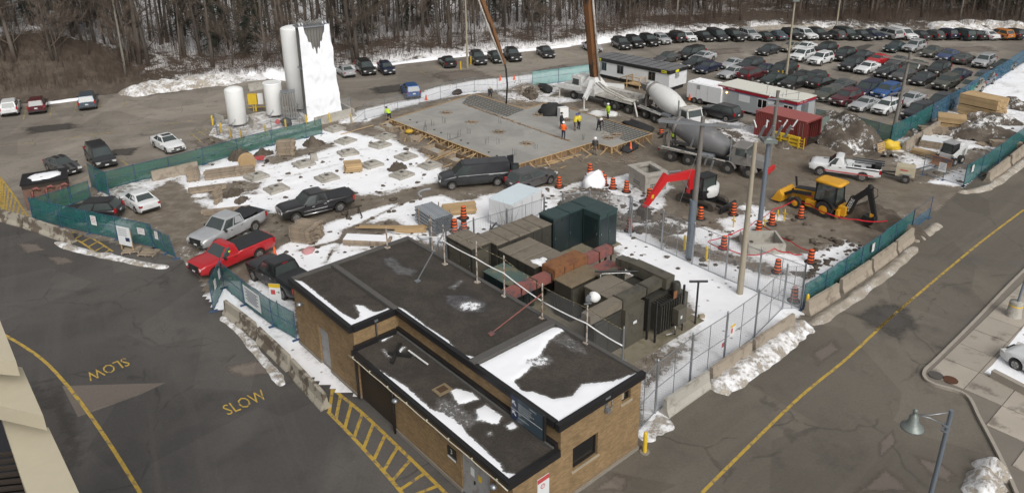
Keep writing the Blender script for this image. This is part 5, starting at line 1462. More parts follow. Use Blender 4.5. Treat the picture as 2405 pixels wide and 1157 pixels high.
# ================================================================ site plant, trailers, tanks, slab
M_PRECAST = pm('precast_concrete', (.36, .34, .30), .8, var=.12, vs=1.2, col2=(.26, .24, .205), s2=1.6, fine=.1, space='World')
M_BARRIER = pm('barrier_concrete', (.30, .255, .20), .85, var=.16, vs=1.0, col2=(.19, .155, .12), s2=1.3, thr=(.5, .66), fine=.12, fs=20, space='World')
M_BARRIERG = pm('mottled_barrier', (.34, .31, .25), .85, var=.16, vs=1.0, col2=(.12, .095, .07), s2=.9, thr=(.5, .58), fine=.12, fs=20, space='World')
M_SCRIM = sheer('green_netting', (.014, .125, .122), .74, .85)
M_SCRIMD = sheer('old_green_netting', (.020, .115, .088), .70, .85)
M_SCRIMB = sheer('blue_netting', (.035, .120, .190), .62, .85)
M_SCRIML = sheer('pale_netting', (.22, .42, .40), .72, .85)
M_FPOST = pm('blue_fence_tube', (.06, .11, .20), .5, .2)
M_FGALV = pm('fence_tube', (.26, .28, .30), .45, .6)
M_WOOD = pm('new_lumber', (.42, .29, .15), .8, var=.25, vs=1.5, stretch=(1, 1, 1), rnd=.18)
M_WOODG = pm('weathered_lumber', (.29, .23, .165), .85, var=.28, vs=1.2, col2=(.17, .14, .11), s2=3, rnd=.2)
M_PLY = pm('form_plywood', (.20, .125, .065), .75, var=.3, vs=.8, col2=(.11, .075, .05), s2=1.3, rnd=.15)
M_WETCON = None
def wetcon():
 m, nt, b = newmat('fresh_concrete')
 v = coord(nt, 'World')
 n = noise(nt, v, .22, 5, .6, .5); n2 = noise(nt, v, 1.6, 5, .7); n3 = noise(nt, v, 9, 3, .7)
 c = mixc(nt, step(nt, n, .36, .66), (.27, .262, .242), (.35, .338, .312))
 c = mixc(nt, 1.0, c, madd(nt, n2, .3, .84), 'MULTIPLY'); c = mixc(nt, 1.0, c, madd(nt, n3, .16, .92), 'MULTIPLY')
 fr = attr(nt, 'wet')
 c = mixc(nt, mth(nt, 'MULTIPLY', fr, .45), c, (.14, .145, .125))
 nt.links.new(c, b.inputs['Base Color'])
 nt.links.new(madd(nt, n, -.45, .72), b.inputs['Roughness'])
 bump(nt, b, n2, .25, .03)
 return m
M_WETCON = wetcon()
ZS = .62
SLAB_PX = [(920, 281), (1113, 222), (1232, 257), (1288, 241), (1530, 314), (1437, 346), (1394, 334), (1207, 389)]
SL = [G(a, b, ZS) for a, b in SLAB_PX]
slab = thing('concrete_slab', 'large fresh grey concrete floor slab with timber edge forms and workers on it', 'slab', (0, 0, 0))
mb = MB()
gxs = np.arange(min(p.x for p in SL), max(p.x for p in SL), .5); gys = np.arange(min(p.y for p in SL), max(p.y for p in SL), .5)
top_ = MB(); top_.prism(ccw([(p.x, p.y) for p in SL]), .05, ZS)
o = obj('slab_body', top_, M_WETCON, slab)
for poly, d_ in (([(1100, 227), (1113, 223), (1231, 258), (1190, 275), (1085, 243)], .85), ([(1400, 275), (1440, 287), (1528, 314), (1470, 333), (1405, 300)], .9)):
 pp = [G(a, b, ZS) for a, b in poly]
 m_ = MB(); m_.add([(p.x, p.y, ZS + .006) for p in pp], [tuple(range(len(pp)))][:1])
 if (pp[1] - pp[0]).cross(pp[2] - pp[0]).z < 0: m_.f = [f[::-1] for f in m_.f]
 me = m_.mesh('wet_pour', [M_WETCON]); at_ = me.attributes.new('wet', 'FLOAT', 'POINT'); at_.data.foreach_set('value', np.full(len(pp), d_, np.float32))
 obj('wet_pour', me, None, slab)
 rb = MB(); c0 = sum(pp, Vector()) / len(pp); e1 = (SL[1] - SL[2]).normalized(); e2 = Vector((-e1.y, e1.x, 0))
 P2 = [((p - c0).dot(e1), (p - c0).dot(e2)) for p in pp]
 for ax in (0, 1):
  lo, hi = min(p[ax] for p in P2), max(p[ax] for p in P2)
  for q in np.arange(lo + .2, hi, .45):
   xs_ = []
   for i in range(len(P2)):
    a_, b_ = P2[i], P2[(i + 1) % len(P2)]
    if (a_[ax] - q) * (b_[ax] - q) < 0:
     t = (q - a_[ax]) / (b_[ax] - a_[ax]); xs_.append(a_[1 - ax] + t * (b_[1 - ax] - a_[1 - ax]))
   if len(xs_) == 2:
    r_ = [c0 + e1 * (q if ax == 0 else x) + e2 * (x if ax == 0 else q) for x in xs_]
    rb.bar(r_[0] + Vector((0, 0, .03)), r_[1] + Vector((0, 0, .03)), .035, .03)
 rb_o = obj('rebar_mesh', rb, pm('steel_rebar', (.06, .055, .05), .7), slab, kind='stuff')
e1 = (SL[0] - SL[7]).normalized()
rz_s = math.atan2(e1.y, e1.x)
pk = MB()
for k in range(4):
 a = k * PI / 2; ca, sa = math.cos(a), math.sin(a)
 pk.bar((ca * .42 - sa * .46, sa * .42 + ca * .46, .05), (ca * .42 + sa * .46, sa * .42 - ca * .46, .05), .05, .16)
pk.bar((-.75, 0, .13), (.75, .05, .13), .09, .04); pk.bar((.02, -.62, .14), (0, .62, .14), .09, .04)
pkm = pk.mesh('column_pocket', [M_WOODG])
hole = MB(); hole.box((0, 0, .012), (.8, .8, .02)); holem = hole.mesh('pocket_hole', [pm('dark_pocket', (.045, .03, .02), .9)])
for (px, py) in ((1048, 266), (1108, 288), (1172, 311), (1237, 338), (1265, 271), (1283, 262), (1430, 325), (1448, 318), (1330, 283)):
 p = G(px, py, ZS)
 o = obj('column_pocket', pkm, None, slab); o.location = p; o.rotation_euler = (0, 0, rz_s + .7)
 h_ = obj('pocket_hole', holem, None, o)
pl = MB(); pl.box((0, 0, .03), (.55, .16, .07)); plm = [pl.mesh('joint_block', [M_WOODG]), pl.mesh('joint_block', [M_PLY])]
a, b = G(1092, 246, ZS), G(1342, 334, ZS)
n_ = 42
for i in range(n_):
 p = a.lerp(b, (i + .5) / n_)
 o = obj('joint_block', plm[R.random() < .35], None, slab); o.location = p + Vector((R.uniform(-.06, .06), R.uniform(-.06, .06), R.uniform(-.01, .03)))
 o.rotation_euler = (R.uniform(-.1, .1), R.uniform(-.15, .15), yaw(a, b) + R.uniform(-.5, .5)); o.scale = (R.uniform(.7, 1.5), R.uniform(.7, 1.3), 1)
st_ = MB()
for k in range(3): st_.cyl((k * .16, (k % 2) * .14, 0), (k * .16 + .01, (k % 2) * .14, .5 + .1 * k), .012, n=4)
stm = st_.mesh('dowel_bars', [M_BLACK])
for (px, py) in ((1000, 300), (1019, 296), (1046, 288), (995, 310), (1105, 314), (1075, 320), (1140, 338), (1172, 337), (1212, 365), (1058, 326), (1176, 290), (1262, 350), (1370, 330), (1448, 305)):
 p = G(px, py, ZS); o = obj('dowel_bars', stm, None, slab); o.location = p; o.rotation_euler = (0, 0, R.uniform(0, 6))
fm = MB(); fm.lathe([(.10, 0), (.13, .04), (.06, .06)], 8); fmm = fm.mesh('anchor_cap', [M_BLACK])
for (px, py) in ((963, 282), (979, 288), (1020, 305), (1036, 312), (1083, 330), (1099, 337), (1148, 358), (1167, 366)):
 p = G(px, py, ZS); obj('anchor_cap', fmm, None, slab).location = p
stud = MB(); stud.box((0, 0, .31), (.045, .09, .62)); studm = stud.mesh('stud', [M_WOOD])
def formwork(a, b, label, kick=True, out=1, hgt=ZS):
 """plywood edge form with studs, top plate and raking kickers"""
 f = thing('formwork', label, 'formwork', a, yaw(a, b), 'timber edge forms round the slab')
 L = (Vector(b) - Vector(a)).length
 n = max(2, int(L / 2.4))
 for i in range(n):
  m = MB(); m.bbox((L * i / n + .01, -out * .02 - .012, 0), (L * (i + 1) / n - .01, -out * .02 + .012, hgt + .02)); obj('ply_panel', m, M_PLY, f)
 m = MB(); m.box((L / 2, -out * .09, hgt + .03), (L, .11, .045)); obj('top_plate', m, M_WOOD, f)
 k = int(L / .62)
 for i in range(k + 1):
  o = obj('stud', studm, None, f); o.location = (L * i / k, -out * .08, -.02)
 if kick:
  for i in range(int(L / 1.6) + 1):
   x = min(L, i * 1.6 + R.uniform(0, .4))
   m = MB(); m.bar((x, -out * .15, hgt * .85), (x + R.uniform(-.3, .3), -out * (1.15 + R.uniform(-.2, .3)), .04), .09, .045); obj('kicker', m, M_WOOD, f)
 return f
z0 = lambda p: Vector((p.x, p.y, 0))
formwork(z0(SL[7]), z0(SL[6]), 'timber edge form with kickers along the front of the slab behind the black van', True, 1)
formwork(z0(SL[6]), z0(SL[5]), 'short timber edge form at the slab notch beside the man in dark jacket', True, 1)
formwork(z0(SL[5]), z0(SL[4]), 'timber edge form with kickers facing the grey drum mixer truck', True, 1)
formwork(z0(SL[0]), z0(SL[7]), 'long timber edge form with dark plywood on the left of the slab', True, 1)
formwork(z0(SL[4]), z0(SL[3]), 'timber edge form along the slab side by the pump truck', False, 1)
formwork(z0(SL[3]), z0(SL[2]), 'low timber edge form at the far notch near the scrap wood', False, 1)
formwork(z0(SL[2]), z0(SL[1]), 'timber edge form at the far right of the slab by the snow', False, 1)
formwork(z0(SL[1]), z0(SL[0]), 'far timber edge form along the snowy fence', False, 1)
BOARD = MB(); BOARD.box((0, 0, 0), (1, .12, .04)); BOARDM = [BOARD.mesh('board', [M_WOOD]), BOARD.mesh('board', [M_WOODG])]
def board(p0, p1, za=.08, zb=.08, label=None, w=1.0, old=0, group='loose boards round the slab'):
 a, b = G(*p0), G(*p1); a.z, b.z = za, zb
 o = bpy.data.objects.new('board', BOARDM[old]); COL.objects.link(o)
 d = b - a
 o.location = (a + b) / 2
 o.rotation_euler = d.to_track_quat('X', 'Z').to_euler()
 o.scale = (d.length, w, w)
 return tag(o, label or 'loose pale board lying in the mud left of the slab', 'board', group)
for p0, p1, za, zb in (((1000, 380), (1075, 345), .1, .5), ((1005, 386), (1120, 345), .1, .5), ((1010, 385), (1095, 350), .3, .5), ((1060, 335), (1118, 362), .5, .5), ((1030, 352), (1080, 334), .6, .6), ((1040, 398), (1145, 362), .2, .6),
      ((1055, 380), (1072, 368), .1, .5), ((1002, 368), (1032, 366), .1, .1), ((1020, 362), (1060, 358), .1, .1), ((1085, 372), (1150, 355), .5, .6), ((908, 285), (930, 296), .5, .5), ((900, 300), (955, 285), .4, .6),
      ((930, 310), (988, 300), .5, .6), ((940, 312), (960, 330), .6, .1), ((960, 318), (950, 335), .6, .1), ((998, 335), (1035, 327), .5, .5), ((1024, 330), (1048, 342), .5, .4), ((905, 297), (925, 292), .5, .6), ((975, 322), (1000, 314), .5, .6),
      ((800, 318), (877, 300), .1, .3), ((1030, 345), (1010, 330), .5, .5), ((950, 305), (930, 300), .5, .5)):
 board(p0, p1, za, zb)
for p0, p1 in (((1250, 385), (1325, 379)), ((1262, 392), (1310, 384)), ((1290, 380), (1365, 365)), ((1315, 397), (1330, 392)), ((1376, 372), (1388, 364)), ((1280, 388), (1345, 372)), ((1420, 358), (1408, 366)), ((1455, 362), (1470, 352))):
 board(p0, p1, .07, .1, 'loose pale board lying in the mud in front of the slab')
for p0, p1 in (((1215, 240), (1262, 252)), ((1225, 250), (1258, 240)), ((1240, 255), (1265, 245)), ((1210, 246), (1250, 243)), ((1200, 232), (1225, 247)), ((1195, 238), (1240, 238)), ((1440, 292), (1470, 285)), ((1405, 283), (1440, 290)), ((1470, 300), (1500, 305)), ((1330, 250), (1425, 278))):
 board(p0, p1, .07, .12, 'loose board on trampled snow at the far side of the slab', old=1)
for p0, p1, w in (((845, 542), (968, 540), 1.8), ((835, 545), (960, 545), 1.2)):
 board(p0, p1, .4, .3, 'long pale board lying across the snow towards the pipe bundle', w)
for (px, py, sx, sy, lab) in ((1025, 362, 2.6, 1.6, 'boxed timber footing form beside the slab, right one'), (965, 326, 2.0, 1.3, 'boxed timber footing form beside the slab with a yellow bag on it'), (915, 305, 1.8, 1.2, 'boxed timber footing form near the crouching worker'), (1075, 385, 2.4, 1.5, 'boxed timber footing form nearest the black van')):
 f = thing('footing_form', lab, 'formwork', G(px, py), rz_s)
 for (x, y, a, b) in ((0, sy / 2, sx, .05), (0, -sy / 2, sx, .05), (sx / 2, 0, .05, sy - .06), (-sx / 2, 0, .05, sy - .06)):
  m = MB(); m.box((x, y, .3), (a, b, .6)); obj('form_panel', m, M_PLY if y < 0 else M_WOODG, f)
 m = MB(); m.box((0, 0, .1), (sx - .1, sy - .1, .2)); obj('footing', m, M_PRECAST, f)
 for k in range(4):
  m = MB(); m.bar((-sx / 2 + k * sx / 3, -sy / 2, .5), (-sx / 2 + k * sx / 3 - .1, -sy / 2 - .7, .03), .08, .045); obj('kicker', m, M_WOOD, f)
b = MB(); b.blob((0, 0, .72), (.5, .35, .22), 4, 0); solo('yellow_bag', b, pm('yellow_bag', (.48, .30, .03), .7), 'yellow bag on the footing form left of the slab', 'bag', G(962, 324))
pad_ = MB(); pad_.box((0, 0, .13), (1.75, 1.55, .26)); pad_.box((0, 0, .35), (1.05, .95, .18)); PADM = pad_.mesh('footing_pad', [M_PRECAST])
ph = MB(); ph.box((0, 0, .443), (.35, .35, .012)); PHM = ph.mesh('anchor_pocket', [M_BLACK])
ps = MB(); ps.blob((0, 0, .26), (1.25, 1.0, .10), 2, 0, 10, 5, .25, base=.0);
for i, (px, py, rz, w) in enumerate(((787, 306, .5, 'near the tank pad barrier'), (812, 334, .55, 'second from the tank pad'), (905, 302, .5, 'by the timber footing forms'), (905, 324, .6, 'in the mud left of the slab'), (893, 344, .5, 'on the snow edge left of the slab'),
         (818, 362, .2, 'in clean snow below the dirt heap'), (714, 388, .35, 'in snow with a small stone block beside it'), (873, 390, .4, 'right of the yellow crate'), (768, 421, .35, 'in snow above the black pickup'),
         (954, 371, .4, 'beside the left edge of the boards'), (603, 418, .5, 'at the end of the long timber stack'), (650, 447, .4, 'left of the black pickup'), (944, 414, .5, 'nearest the van track'), (1010, 392, .4, 'half hidden under loose boards'))):
 t_ = thing('footing_pad', 'stepped grey precast footing ' + w, 'footing', G(px, py), rz + .35, 'precast footing pads in the snow')
 obj('pad', PADM, None, t_); obj('anchor_pocket', PHM, None, t_)
b = MB(); b.box((0, 0, .35), (.7, .5, .7), taper=.8); solo('stone_block', b, M_PRECAST, 'small grey stone block standing by a footing in the snow', 'block', G(738, 378), .4)
JP = [(-.30, 0), (.30, 0), (.30, .09), (.15, .34), (.09, .82), (-.09, .82), (-.15, .34), (-.30, .09)]
def barrier(a, b, label, mat=None, h=1.0, seed=0, group='concrete barriers round the site'):
 a, b = (G(*q) if not isinstance(q, Vector) else q for q in (a, b))
 L = (b - a).length
 m = MB(); n = 6; rings = []
 for i in range(n + 1):
  x = L * i / n
  rings.append([(x, p[0] + .01 * mnoise.noise((x * 3, p[1] * 5, seed)), max(0, p[1] * h * (1 + .03 * mnoise.noise((x * 2, p[0] * 9, seed))))) for p in JP])
 m.loft(rings, 0, False)
 return solo('concrete_barrier', m, mat or M_BARRIER, label, 'barrier', (a.x, a.y, -.02), yaw(a, b), group)
for i, (a, b, lab, mt) in enumerate(((((533, 735), (603, 790)), 0, 'mottled concrete barrier below the leaning gate netting by the red pickup', M_BARRIERG), (((612, 800), (683, 868)), 0, 'middle of the three mottled concrete barriers beside the brick building', M_BARRIERG),
  (((690, 876), (766, 960)), 0, 'mottled concrete barrier ending at the yellow walkway ladder', M_BARRIERG), (((1560, 975), (1660, 905)), 0, 'clean grey concrete barrier nearest the brick building on the roadside', M_PRECAST),
  (((1668, 898), (1760, 835)), 0, 'concrete barrier half buried in the dirty roadside snowbank', M_BARRIER), (((1768, 830), (1860, 768)), 0, 'concrete barrier mostly under the big dirty snowbank', M_BARRIER),
  (((1893, 738), (1964, 695)), 0, 'brown concrete barrier by the yellow bollard at the netting corner', M_BARRIER), (((1972, 686), (2040, 640)), 0, 'brown concrete barrier second along the roadside netting', M_BARRIER),
  (((2045, 636), (2098, 597)), 0, 'brown concrete barrier third along the roadside netting', M_BARRIER), (((2102, 593), (2140, 562)), 0, 'brown concrete barrier fourth along the roadside netting', M_BARRIER),
  (((2318, 428), (2366, 390)), 0, 'tan concrete barrier at the far gate on the road', M_BARRIER), (((2370, 387), (2430, 338)), 0, 'tan concrete barrier beyond the far gate, running to the picture edge', M_BARRIER),
  (((2435, 333), (2500, 285)), 0, 'tan concrete barrier far along the road past the picture edge', M_BARRIER), (((2122, 354), (2160, 330)), 0, 'tan concrete barrier beside the skid steer loader', M_BARRIER), (((2163, 328), (2205, 302)), 0, 'tan concrete barrier beside the lumber stacks', M_BARRIER),
  (((358, 425), (466, 401)), 0, 'long tan concrete barrier in front of the left green netting', M_BARRIER), (((160, 458), (216, 436)), 0, 'tan concrete barrier beside the brick hut', M_BARRIER), (((-60, 498), (58, 531)), 0, 'pale concrete barrier at the left picture edge by the walkway', M_BARRIERG),
  (((62, 532), (172, 570)), 0, 'pale concrete barrier curving along the walkway below the hut', M_BARRIERG), (((584, 214), (640, 204)), 0, 'grey concrete barrier behind the two small white tanks', M_PRECAST), (((800, 258), (832, 275)), 0, 'grey concrete barrier at the foot of the ice tower', M_PRECAST), (((740, 296), (828, 272)), 0, 'grey concrete kerb wall in front of the ice tower', M_PRECAST),
  (((505, 285), (525, 292)), 0, 'small grey concrete barrier left of the first white tank', M_PRECAST), (((588, 290), (600, 304)), 0, 'small grey concrete barrier between the two white tanks', M_PRECAST))):
 barrier(a[0], a[1], lab, mt, 1.15, i)
bank('snowbank', pxs([(1672, 915), (1720, 885), (1790, 835), (1850, 790), (1895, 760)]), 1.8, .6, M_SNOWBANK, 'big dirty grey snowbank on the road edge in front of the chain link fence', seed=1)
bank('slush_ridge', pxs([(1905, 762), (1960, 728), (2040, 672), (2100, 625), (2150, 578)]), .9, .28, M_SLUSH, 'low ridge of brown slush along the roadside barriers', seed=2)
bank('slush_ridge', pxs([(2150, 568), (2185, 540), (2205, 525)]), .9, .25, M_SLUSH, 'short ridge of slush at the end of the roadside netting', seed=3)
bank('slush_ridge', pxs([(2250, 452), (2300, 446), (2345, 425), (2420, 368)]), 1.0, .3, M_SLUSH, 'ridge of slush along the far gate barriers', seed=4)
bank('snow_ridge', pxs([(520, 742), (560, 775), (610, 835), (640, 870), (664, 905)]), .6, .12, M_SNOWBANK, 'thin melting snow ridge along the foot of the mottled barriers', seed=5)
bank('snow_ridge', pxs([(130, 568), (190, 588), (250, 600), (330, 618), (395, 628)]), .8, .18, M_SNOWBANK, 'thin snow ridge below the left walkway', seed=6)
bank('snow_ridge', pxs([(1500, 1030), (1530, 1005), (1575, 985)]), 1.4, .15, M_SNOWBANK, 'patch of snow by the yellow bollard at the building corner', seed=7)
bank('snowbank', pxs([(2290, 1175), (2318, 1128), (2335, 1100)]), 1.6, .8, M_SNOWBANK, 'small white snow heap at the bottom right on the pavement', seed=8)
bank('snowbank', pxs([(2330, 890), (2380, 912), (2440, 940)]), .8, .3, M_SNOW, 'strip of snow along the right parking wall', seed=9)
bank('snowbank', pxs([(300, 226), (350, 212), (420, 204), (490, 195), (570, 188)]), 5.0, 1.5, M_SNOWBANK, 'long ploughed heap of dirty snow and sand along the woods left of the tanks', seed=10)
bank('snowbank', pxs([(575, 185), (620, 178), (700, 186), (770, 186)]), 3.0, 1.2, M_SNOW, 'white ploughed snow behind the tanks', seed=11)
bank('snow_ridge', pxs([(110, 243), (150, 238), (210, 230)]), 1.2, .3, M_SNOW, 'thin snow ridge beside the blue grey minivan', seed=12)
bank('snowbank', pxs([(1370, 106), (1400, 101), (1450, 93)]), 2.5, .9, M_SNOW, 'white snowbank behind the silver sedan at the woods edge', seed=13)
bank('snow_ridge', pxs([(800, 166), (960, 146), (1100, 130), (1250, 117), (1340, 108)]), 1.4, .35, M_SNOW, 'long thin snow ridge along the woods edge behind the parked cars', seed=14)
bank('snowbank', pxs([(2180, 68), (2240, 66), (2300, 62), (2370, 66), (2410, 70)]), 7, 1.5, M_SNOWBANK, 'ploughed snow heaps behind the far right of the back row', seed=15)
bank('snowbank', pxs([(1735, 68), (1800, 64), (1900, 62), (2000, 62)]), 5, .6, M_SLUSH, 'low broken snowbank behind the middle of the back row', seed=16)
def hoarding(pts, label, h=1.85, net=M_SCRIM, post=M_FPOST, drop=0.0, group='netted site fences', boards=(), low=0.05, lean=0.0):
 P_ = [G(*q) if not isinstance(q, Vector) else q for q in pts]
 f = thing('site_fence', label, 'fence', P_[0], 0, group)
 o0 = P_[0]
 for i, p in enumerate(P_):
  m = MB(); q = p - o0
  m.cyl((q.x, q.y, 0), (q.x + lean, q.y, h + .05), .028, n=6); m.box((q.x, q.y, .03), (.5, .2, .05), .6)
  obj('post', m, post, f)
 for i in range(len(P_) - 1):
  a, b = P_[i] - o0, P_[i + 1] - o0
  m = MB()
  for z in (.12, h * .52, h): m.cyl(a + Vector((lean * z / h, 0, z)), b + Vector((lean * z / h, 0, z)), .018, n=5, caps=False)
  obj('rail', m, post, f)
  if net is None: continue
  n = 8; d = (b - a); nn = Vector((-d.y, d.x, 0)).normalized()
  m = MB(); vs = []
  for j in range(n + 1):
   for k in range(5):
    t, z = j / n, low + (h - drop - low) * k / 4
    w = .07 * math.sin(t * PI) * mnoise.noise((i * 3 + t * 4, k * .9, drop)) * 2 + .035
    e = .12 * mnoise.noise((i * 5 + t * 6, 3, 1)) if k == 4 else 0
    q = a.lerp(b, t) + nn * w + Vector((lean * z / h, 0, z + e * (drop > 0)))
    vs.append(q)
  m.add(vs, [(j * 5 + k, (j + 1) * 5 + k, (j + 1) * 5 + k + 1, j * 5 + k + 1) for j in range(n) for k in range(4)], 0, True)
  obj('netting', m, net, f)
 for (i, t, z, w, hh, txt) in boards:
  a, b = P_[i] - o0, P_[i + 1] - o0; d = (b - a); nn = Vector((d.y, -d.x, 0)).normalized()
  if (nn.dot(-(P_[i]).normalized()) < 0): nn = -nn
  c = a.lerp(b, t) + nn * .12 + Vector((0, 0, z))
  m = MB(); m.box((0, 0, 0), (w, .015, hh)); so = obj('notice_board', m, M_SIGNW, f); so.location = c; so.rotation_euler = (0, 0, math.atan2(d.y, d.x))
  s = -1 if nn.dot(Vector((-d.y, d.x, 0))) < 0 else 1
  m = MB()
  for k in range(txt): m.box((0, s * .009, hh * (.36 - .74 * k / max(1, txt))), (w * (.8 - .2 * (k % 2)), .004, hh * .04))
  obj('print', m, M_NAVY if txt > 4 else M_REDP, so)
 return f
hoarding([(78, 515), (145, 533), (211, 549), (277, 563), (363, 583)], 'blue green netted fence along the left walkway in front of the black SUV', 1.9, boards=[(2, .3, 1.3, .55, .75, 4), (3, .75, 1.25, .7, .5, 3)])
hoarding([(363, 583), (392, 596), (415, 608)], 'last leaning panel of the blue green netting by the site gate', 1.8, drop=.1, lean=-.3, boards=[(0, .5, 1.3, .4, .6, 3)])
hoarding([(78, 513), (120, 498), (170, 482), (214, 466)], 'green netted fence behind the brick hut and black SUV', 1.6, M_SCRIMD)
hoarding([(216, 440), (258, 462)], 'short blue green netted panel standing end on beside the white sedan', 2.2)
hoarding([(230, 452), (320, 428), (400, 409), (480, 387), (560, 364), (640, 343), (720, 325), (757, 315)], 'long dark green netted fence on the left of the snowy yard', 1.65, M_SCRIMD, M_FPOST)
hoarding([(502, 731), (527, 677)], 'upright netted gate leaf with white notices beside the red pickup', 2.1, boards=[(0, .25, 1.5, .4, .6, 3), (0, .65, 1.6, .4, .6, 3)])
hoarding([(527, 677), (574, 717), (641, 767), (697, 799)], 'blue green netted fence with a big white notice left of the brick building', 1.85, boards=[(1, .42, 1.12, 2.0, 1.2, 8)])
hoarding([(1884, 728), (1936, 692), (1982, 661), (2020, 634), (2060, 606), (2100, 574), (2140, 544)], 'blue green netted fence along the road above the brown barriers', 1.75, boards=[(3, .5, 1.3, .35, .6, 3)])
hoarding([(2140, 544), (2182, 512)], 'last roadside fence panel with its netting fallen away', 1.75, M_SCRIMB, drop=.9)
hoarding([(2262, 438), (2302, 414), (2344, 384), (2405, 337), (2470, 290)], 'dark blue green netted fence at the far gate on the road', 1.9, boards=[(0, .3, 1.4, .4, .6, 3)])
hoarding([(2262, 438), (2214, 424), (2166, 411)], 'bare wire fence panels from the far gate towards the skid steer', 1.9, M_CHAIN, boards=[(1, .1, 1.2, .6, .8, 5)])
hoarding([(1912, 297), (1960, 306), (2010, 317), (2060, 331), (2090, 339)], 'green netted fence in front of the first parked row by the red container', 1.9, M_SCRIMD)
hoarding([(2090, 339), (2135, 316), (2185, 287)], 'pale green netting behind the right utility pole', 2.0, M_SCRIM)
hoarding([(2185, 287), (2222, 264), (2262, 241), (2302, 213), (2350, 184), (2405, 146), (2450, 116)], 'blue netted fence along the right side of the parking lot', 2.0, M_SCRIMB)
hoarding([(2270, 235), (2290, 222)], 'loose bright green netting slumped over the blue fence', 1.5, pm('green_tarp', (.015, .20, .13), .6))
hoarding([(1250, 203), (1312, 195), (1390, 184)], 'pale blue green netted fence behind the pump truck', 1.95, M_SCRIML)
hoarding([(826, 310), (858, 282), (905, 270), (935, 260), (985, 251), (1035, 234), (1073, 223), (1115, 216), (1168, 218), (1219, 206), (1250, 203)], 'bare wire fence along the snow at the far edge of the slab', 1.85, M_CHAIN, M_FGALV, boards=[(5, .6, 1.2, .4, .6, 2)])
hoarding([(506, 300), (512, 318), (545, 330), (570, 340), (640, 318), (705, 300), (722, 288), (772, 276), (800, 268), (826, 264)], 'thin wire fence round the tank compound', 1.7, M_CHAIN, M_FGALV)
def chain_fence(P_, label, h=3.0, post=M_GALV, net=True, signs=()):
 f = thing('chain_link_fence', label, 'fence', P_[0], 0, 'chain link fences of the switchgear yard')
 o0 = P_[0]
 for i, p in enumerate(P_):
  q = p - o0; m = MB(); m.cyl((q.x, q.y, 0), (q.x, q.y, h + .1), .06, n=8); m.cyl((q.x, q.y, h + .1), (q.x, q.y, h + .16), .07, .02, 8); obj('post', m, post, f)
  if i == len(P_) - 1: break
  a, b = q, P_[i + 1] - o0
  m = MB()
  for z in (h - .06, h * .5, .1): m.cyl(a + Vector((0, 0, z)), b + Vector((0, 0, z)), .022, n=5, caps=False)
  c = a.lerp(b, .5); m.cyl((c.x, c.y, .05), (c.x, c.y, h - .05), .022, n=5, caps=False); obj('rail', m, post, f)
  m = MB(); m.add([(a.x, a.y, .05), (b.x, b.y, .05), (b.x, b.y, h), (a.x, a.y, h)], [(0, 1, 2, 3)]); obj('chain_mesh', m, M_CHAIN, f)
 return f
cf = chain_fence([LW(.15, .6), G(1538, 971), G(1619, 904), G(1699, 849), G(1771, 793), G(1837, 727), G(1879, 726)], 'tall chain link fence with galvanised posts along the road side of the yard')
nb = MB(); nb.box((0, 0, 0), (.5, .012, .75)); nt_ = obj('notice_board', nb, M_SIGNW, cf); q = G(1715, 837) - LW(.15, .6)
nt_.location = (q.x - .05, q.y - .1, 1.75); nt_.rotation_euler = (0, 0, BRZ)
nb = MB(); nb.box((0, -.009, .28), (.46, .005, .14)); obj('yellow_band', nb, M_YELP, nt_)
nb = MB(); nb.box((-.08, -.009, 0), (.16, .005, .3)); obj('red_symbol', nb, M_REDP, nt_)
nb = MB(); nb.box((0, 0, 0), (.4, .012, .28)); nt_ = obj('red_notice', nb, M_REDP, cf); nt_.location = (q.x - .55, q.y - .45, 1.1); nt_.rotation_euler = (0, 0, BRZ)
chain_fence([G(1879, 726), G(1778, 687), G(1703, 656), G(1625, 621), G(1553, 587), G(1481, 557)], 'chain link fence along the back of the snowy yard behind the utility pole')
tp = [G(*q, 3.0) for q in ((1481, 462), (1385, 448), (1322, 455))]
chain_fence([Vector((p.x, p.y, 0)) for p in tp], 'chain link fence behind the dark green cabinets by the excavator dig')
tp = [G(*q, 3.0) for q in ((1278, 465), (1190, 493), (1112, 515), (1047, 542), (1008, 520))]
chain_fence([Vector((p.x, p.y, 0)) for p in tp], 'chain link fence behind the brown cabinets beside the white trailer')
def tri_frame(a, b, c):
 """a-b front edge, b-c depth: origin a, length along a-b, depth vector"""
 a, b, c = G(*a), G(*b), G(*c)
 L = (b - a).length; rz = yaw(a, b)
 n = Vector((-math.sin(rz), math.cos(rz), 0))
 return a, rz, L, (c - b).dot(n)
def bx(par, name, lo, hi, mat):
 m = MB(); m.bbox(lo, hi); return obj(name, m, mat, par)
M_TRWHITE = pm('trailer_white', (.66, .67, .68), .5, var=.05, vs=.8, col2=(.52, .52, .51), thr=(.56, .75), s2=1.2)
M_TRGREY = pm('trailer_grey', (.34, .36, .37), .55, var=.05)
M_ROOFG = pm('wet_membrane', (.17, .17, .175), .35, var=.3, vs=.5, col2=(.09, .09, .095), s2=.7, stretch=(.4, 1, 1))
M_CREAM = pm('cream_roof', (.62, .61, .54), .6, var=.06)
M_REDB = pm('red_band', (.30, .015, .025), .45, var=.08)
a, rz, L, D = tri_frame((1395, 180), (1569.7, 218), (1611, 205))
W_ = thing('site_trailer', 'long white site trailer with black fascia, yellow corner signs and dark windows', 'trailer', a, rz)
bx(W_, 'body', (0, 0, .55), (L, D, 2.45), M_TRWHITE); bx(W_, 'skirt', (.3, .25, 0), (L - .3, D - .2, .545), M_BLACK)
bx(W_, 'fascia', (-.1, -.12, 2.3), (L + .12, D + .1, 2.72), M_BLACK); bx(W_, 'roof', (-.06, -.08, 2.722), (L + .08, D + .06, 2.78), M_ROOFG)
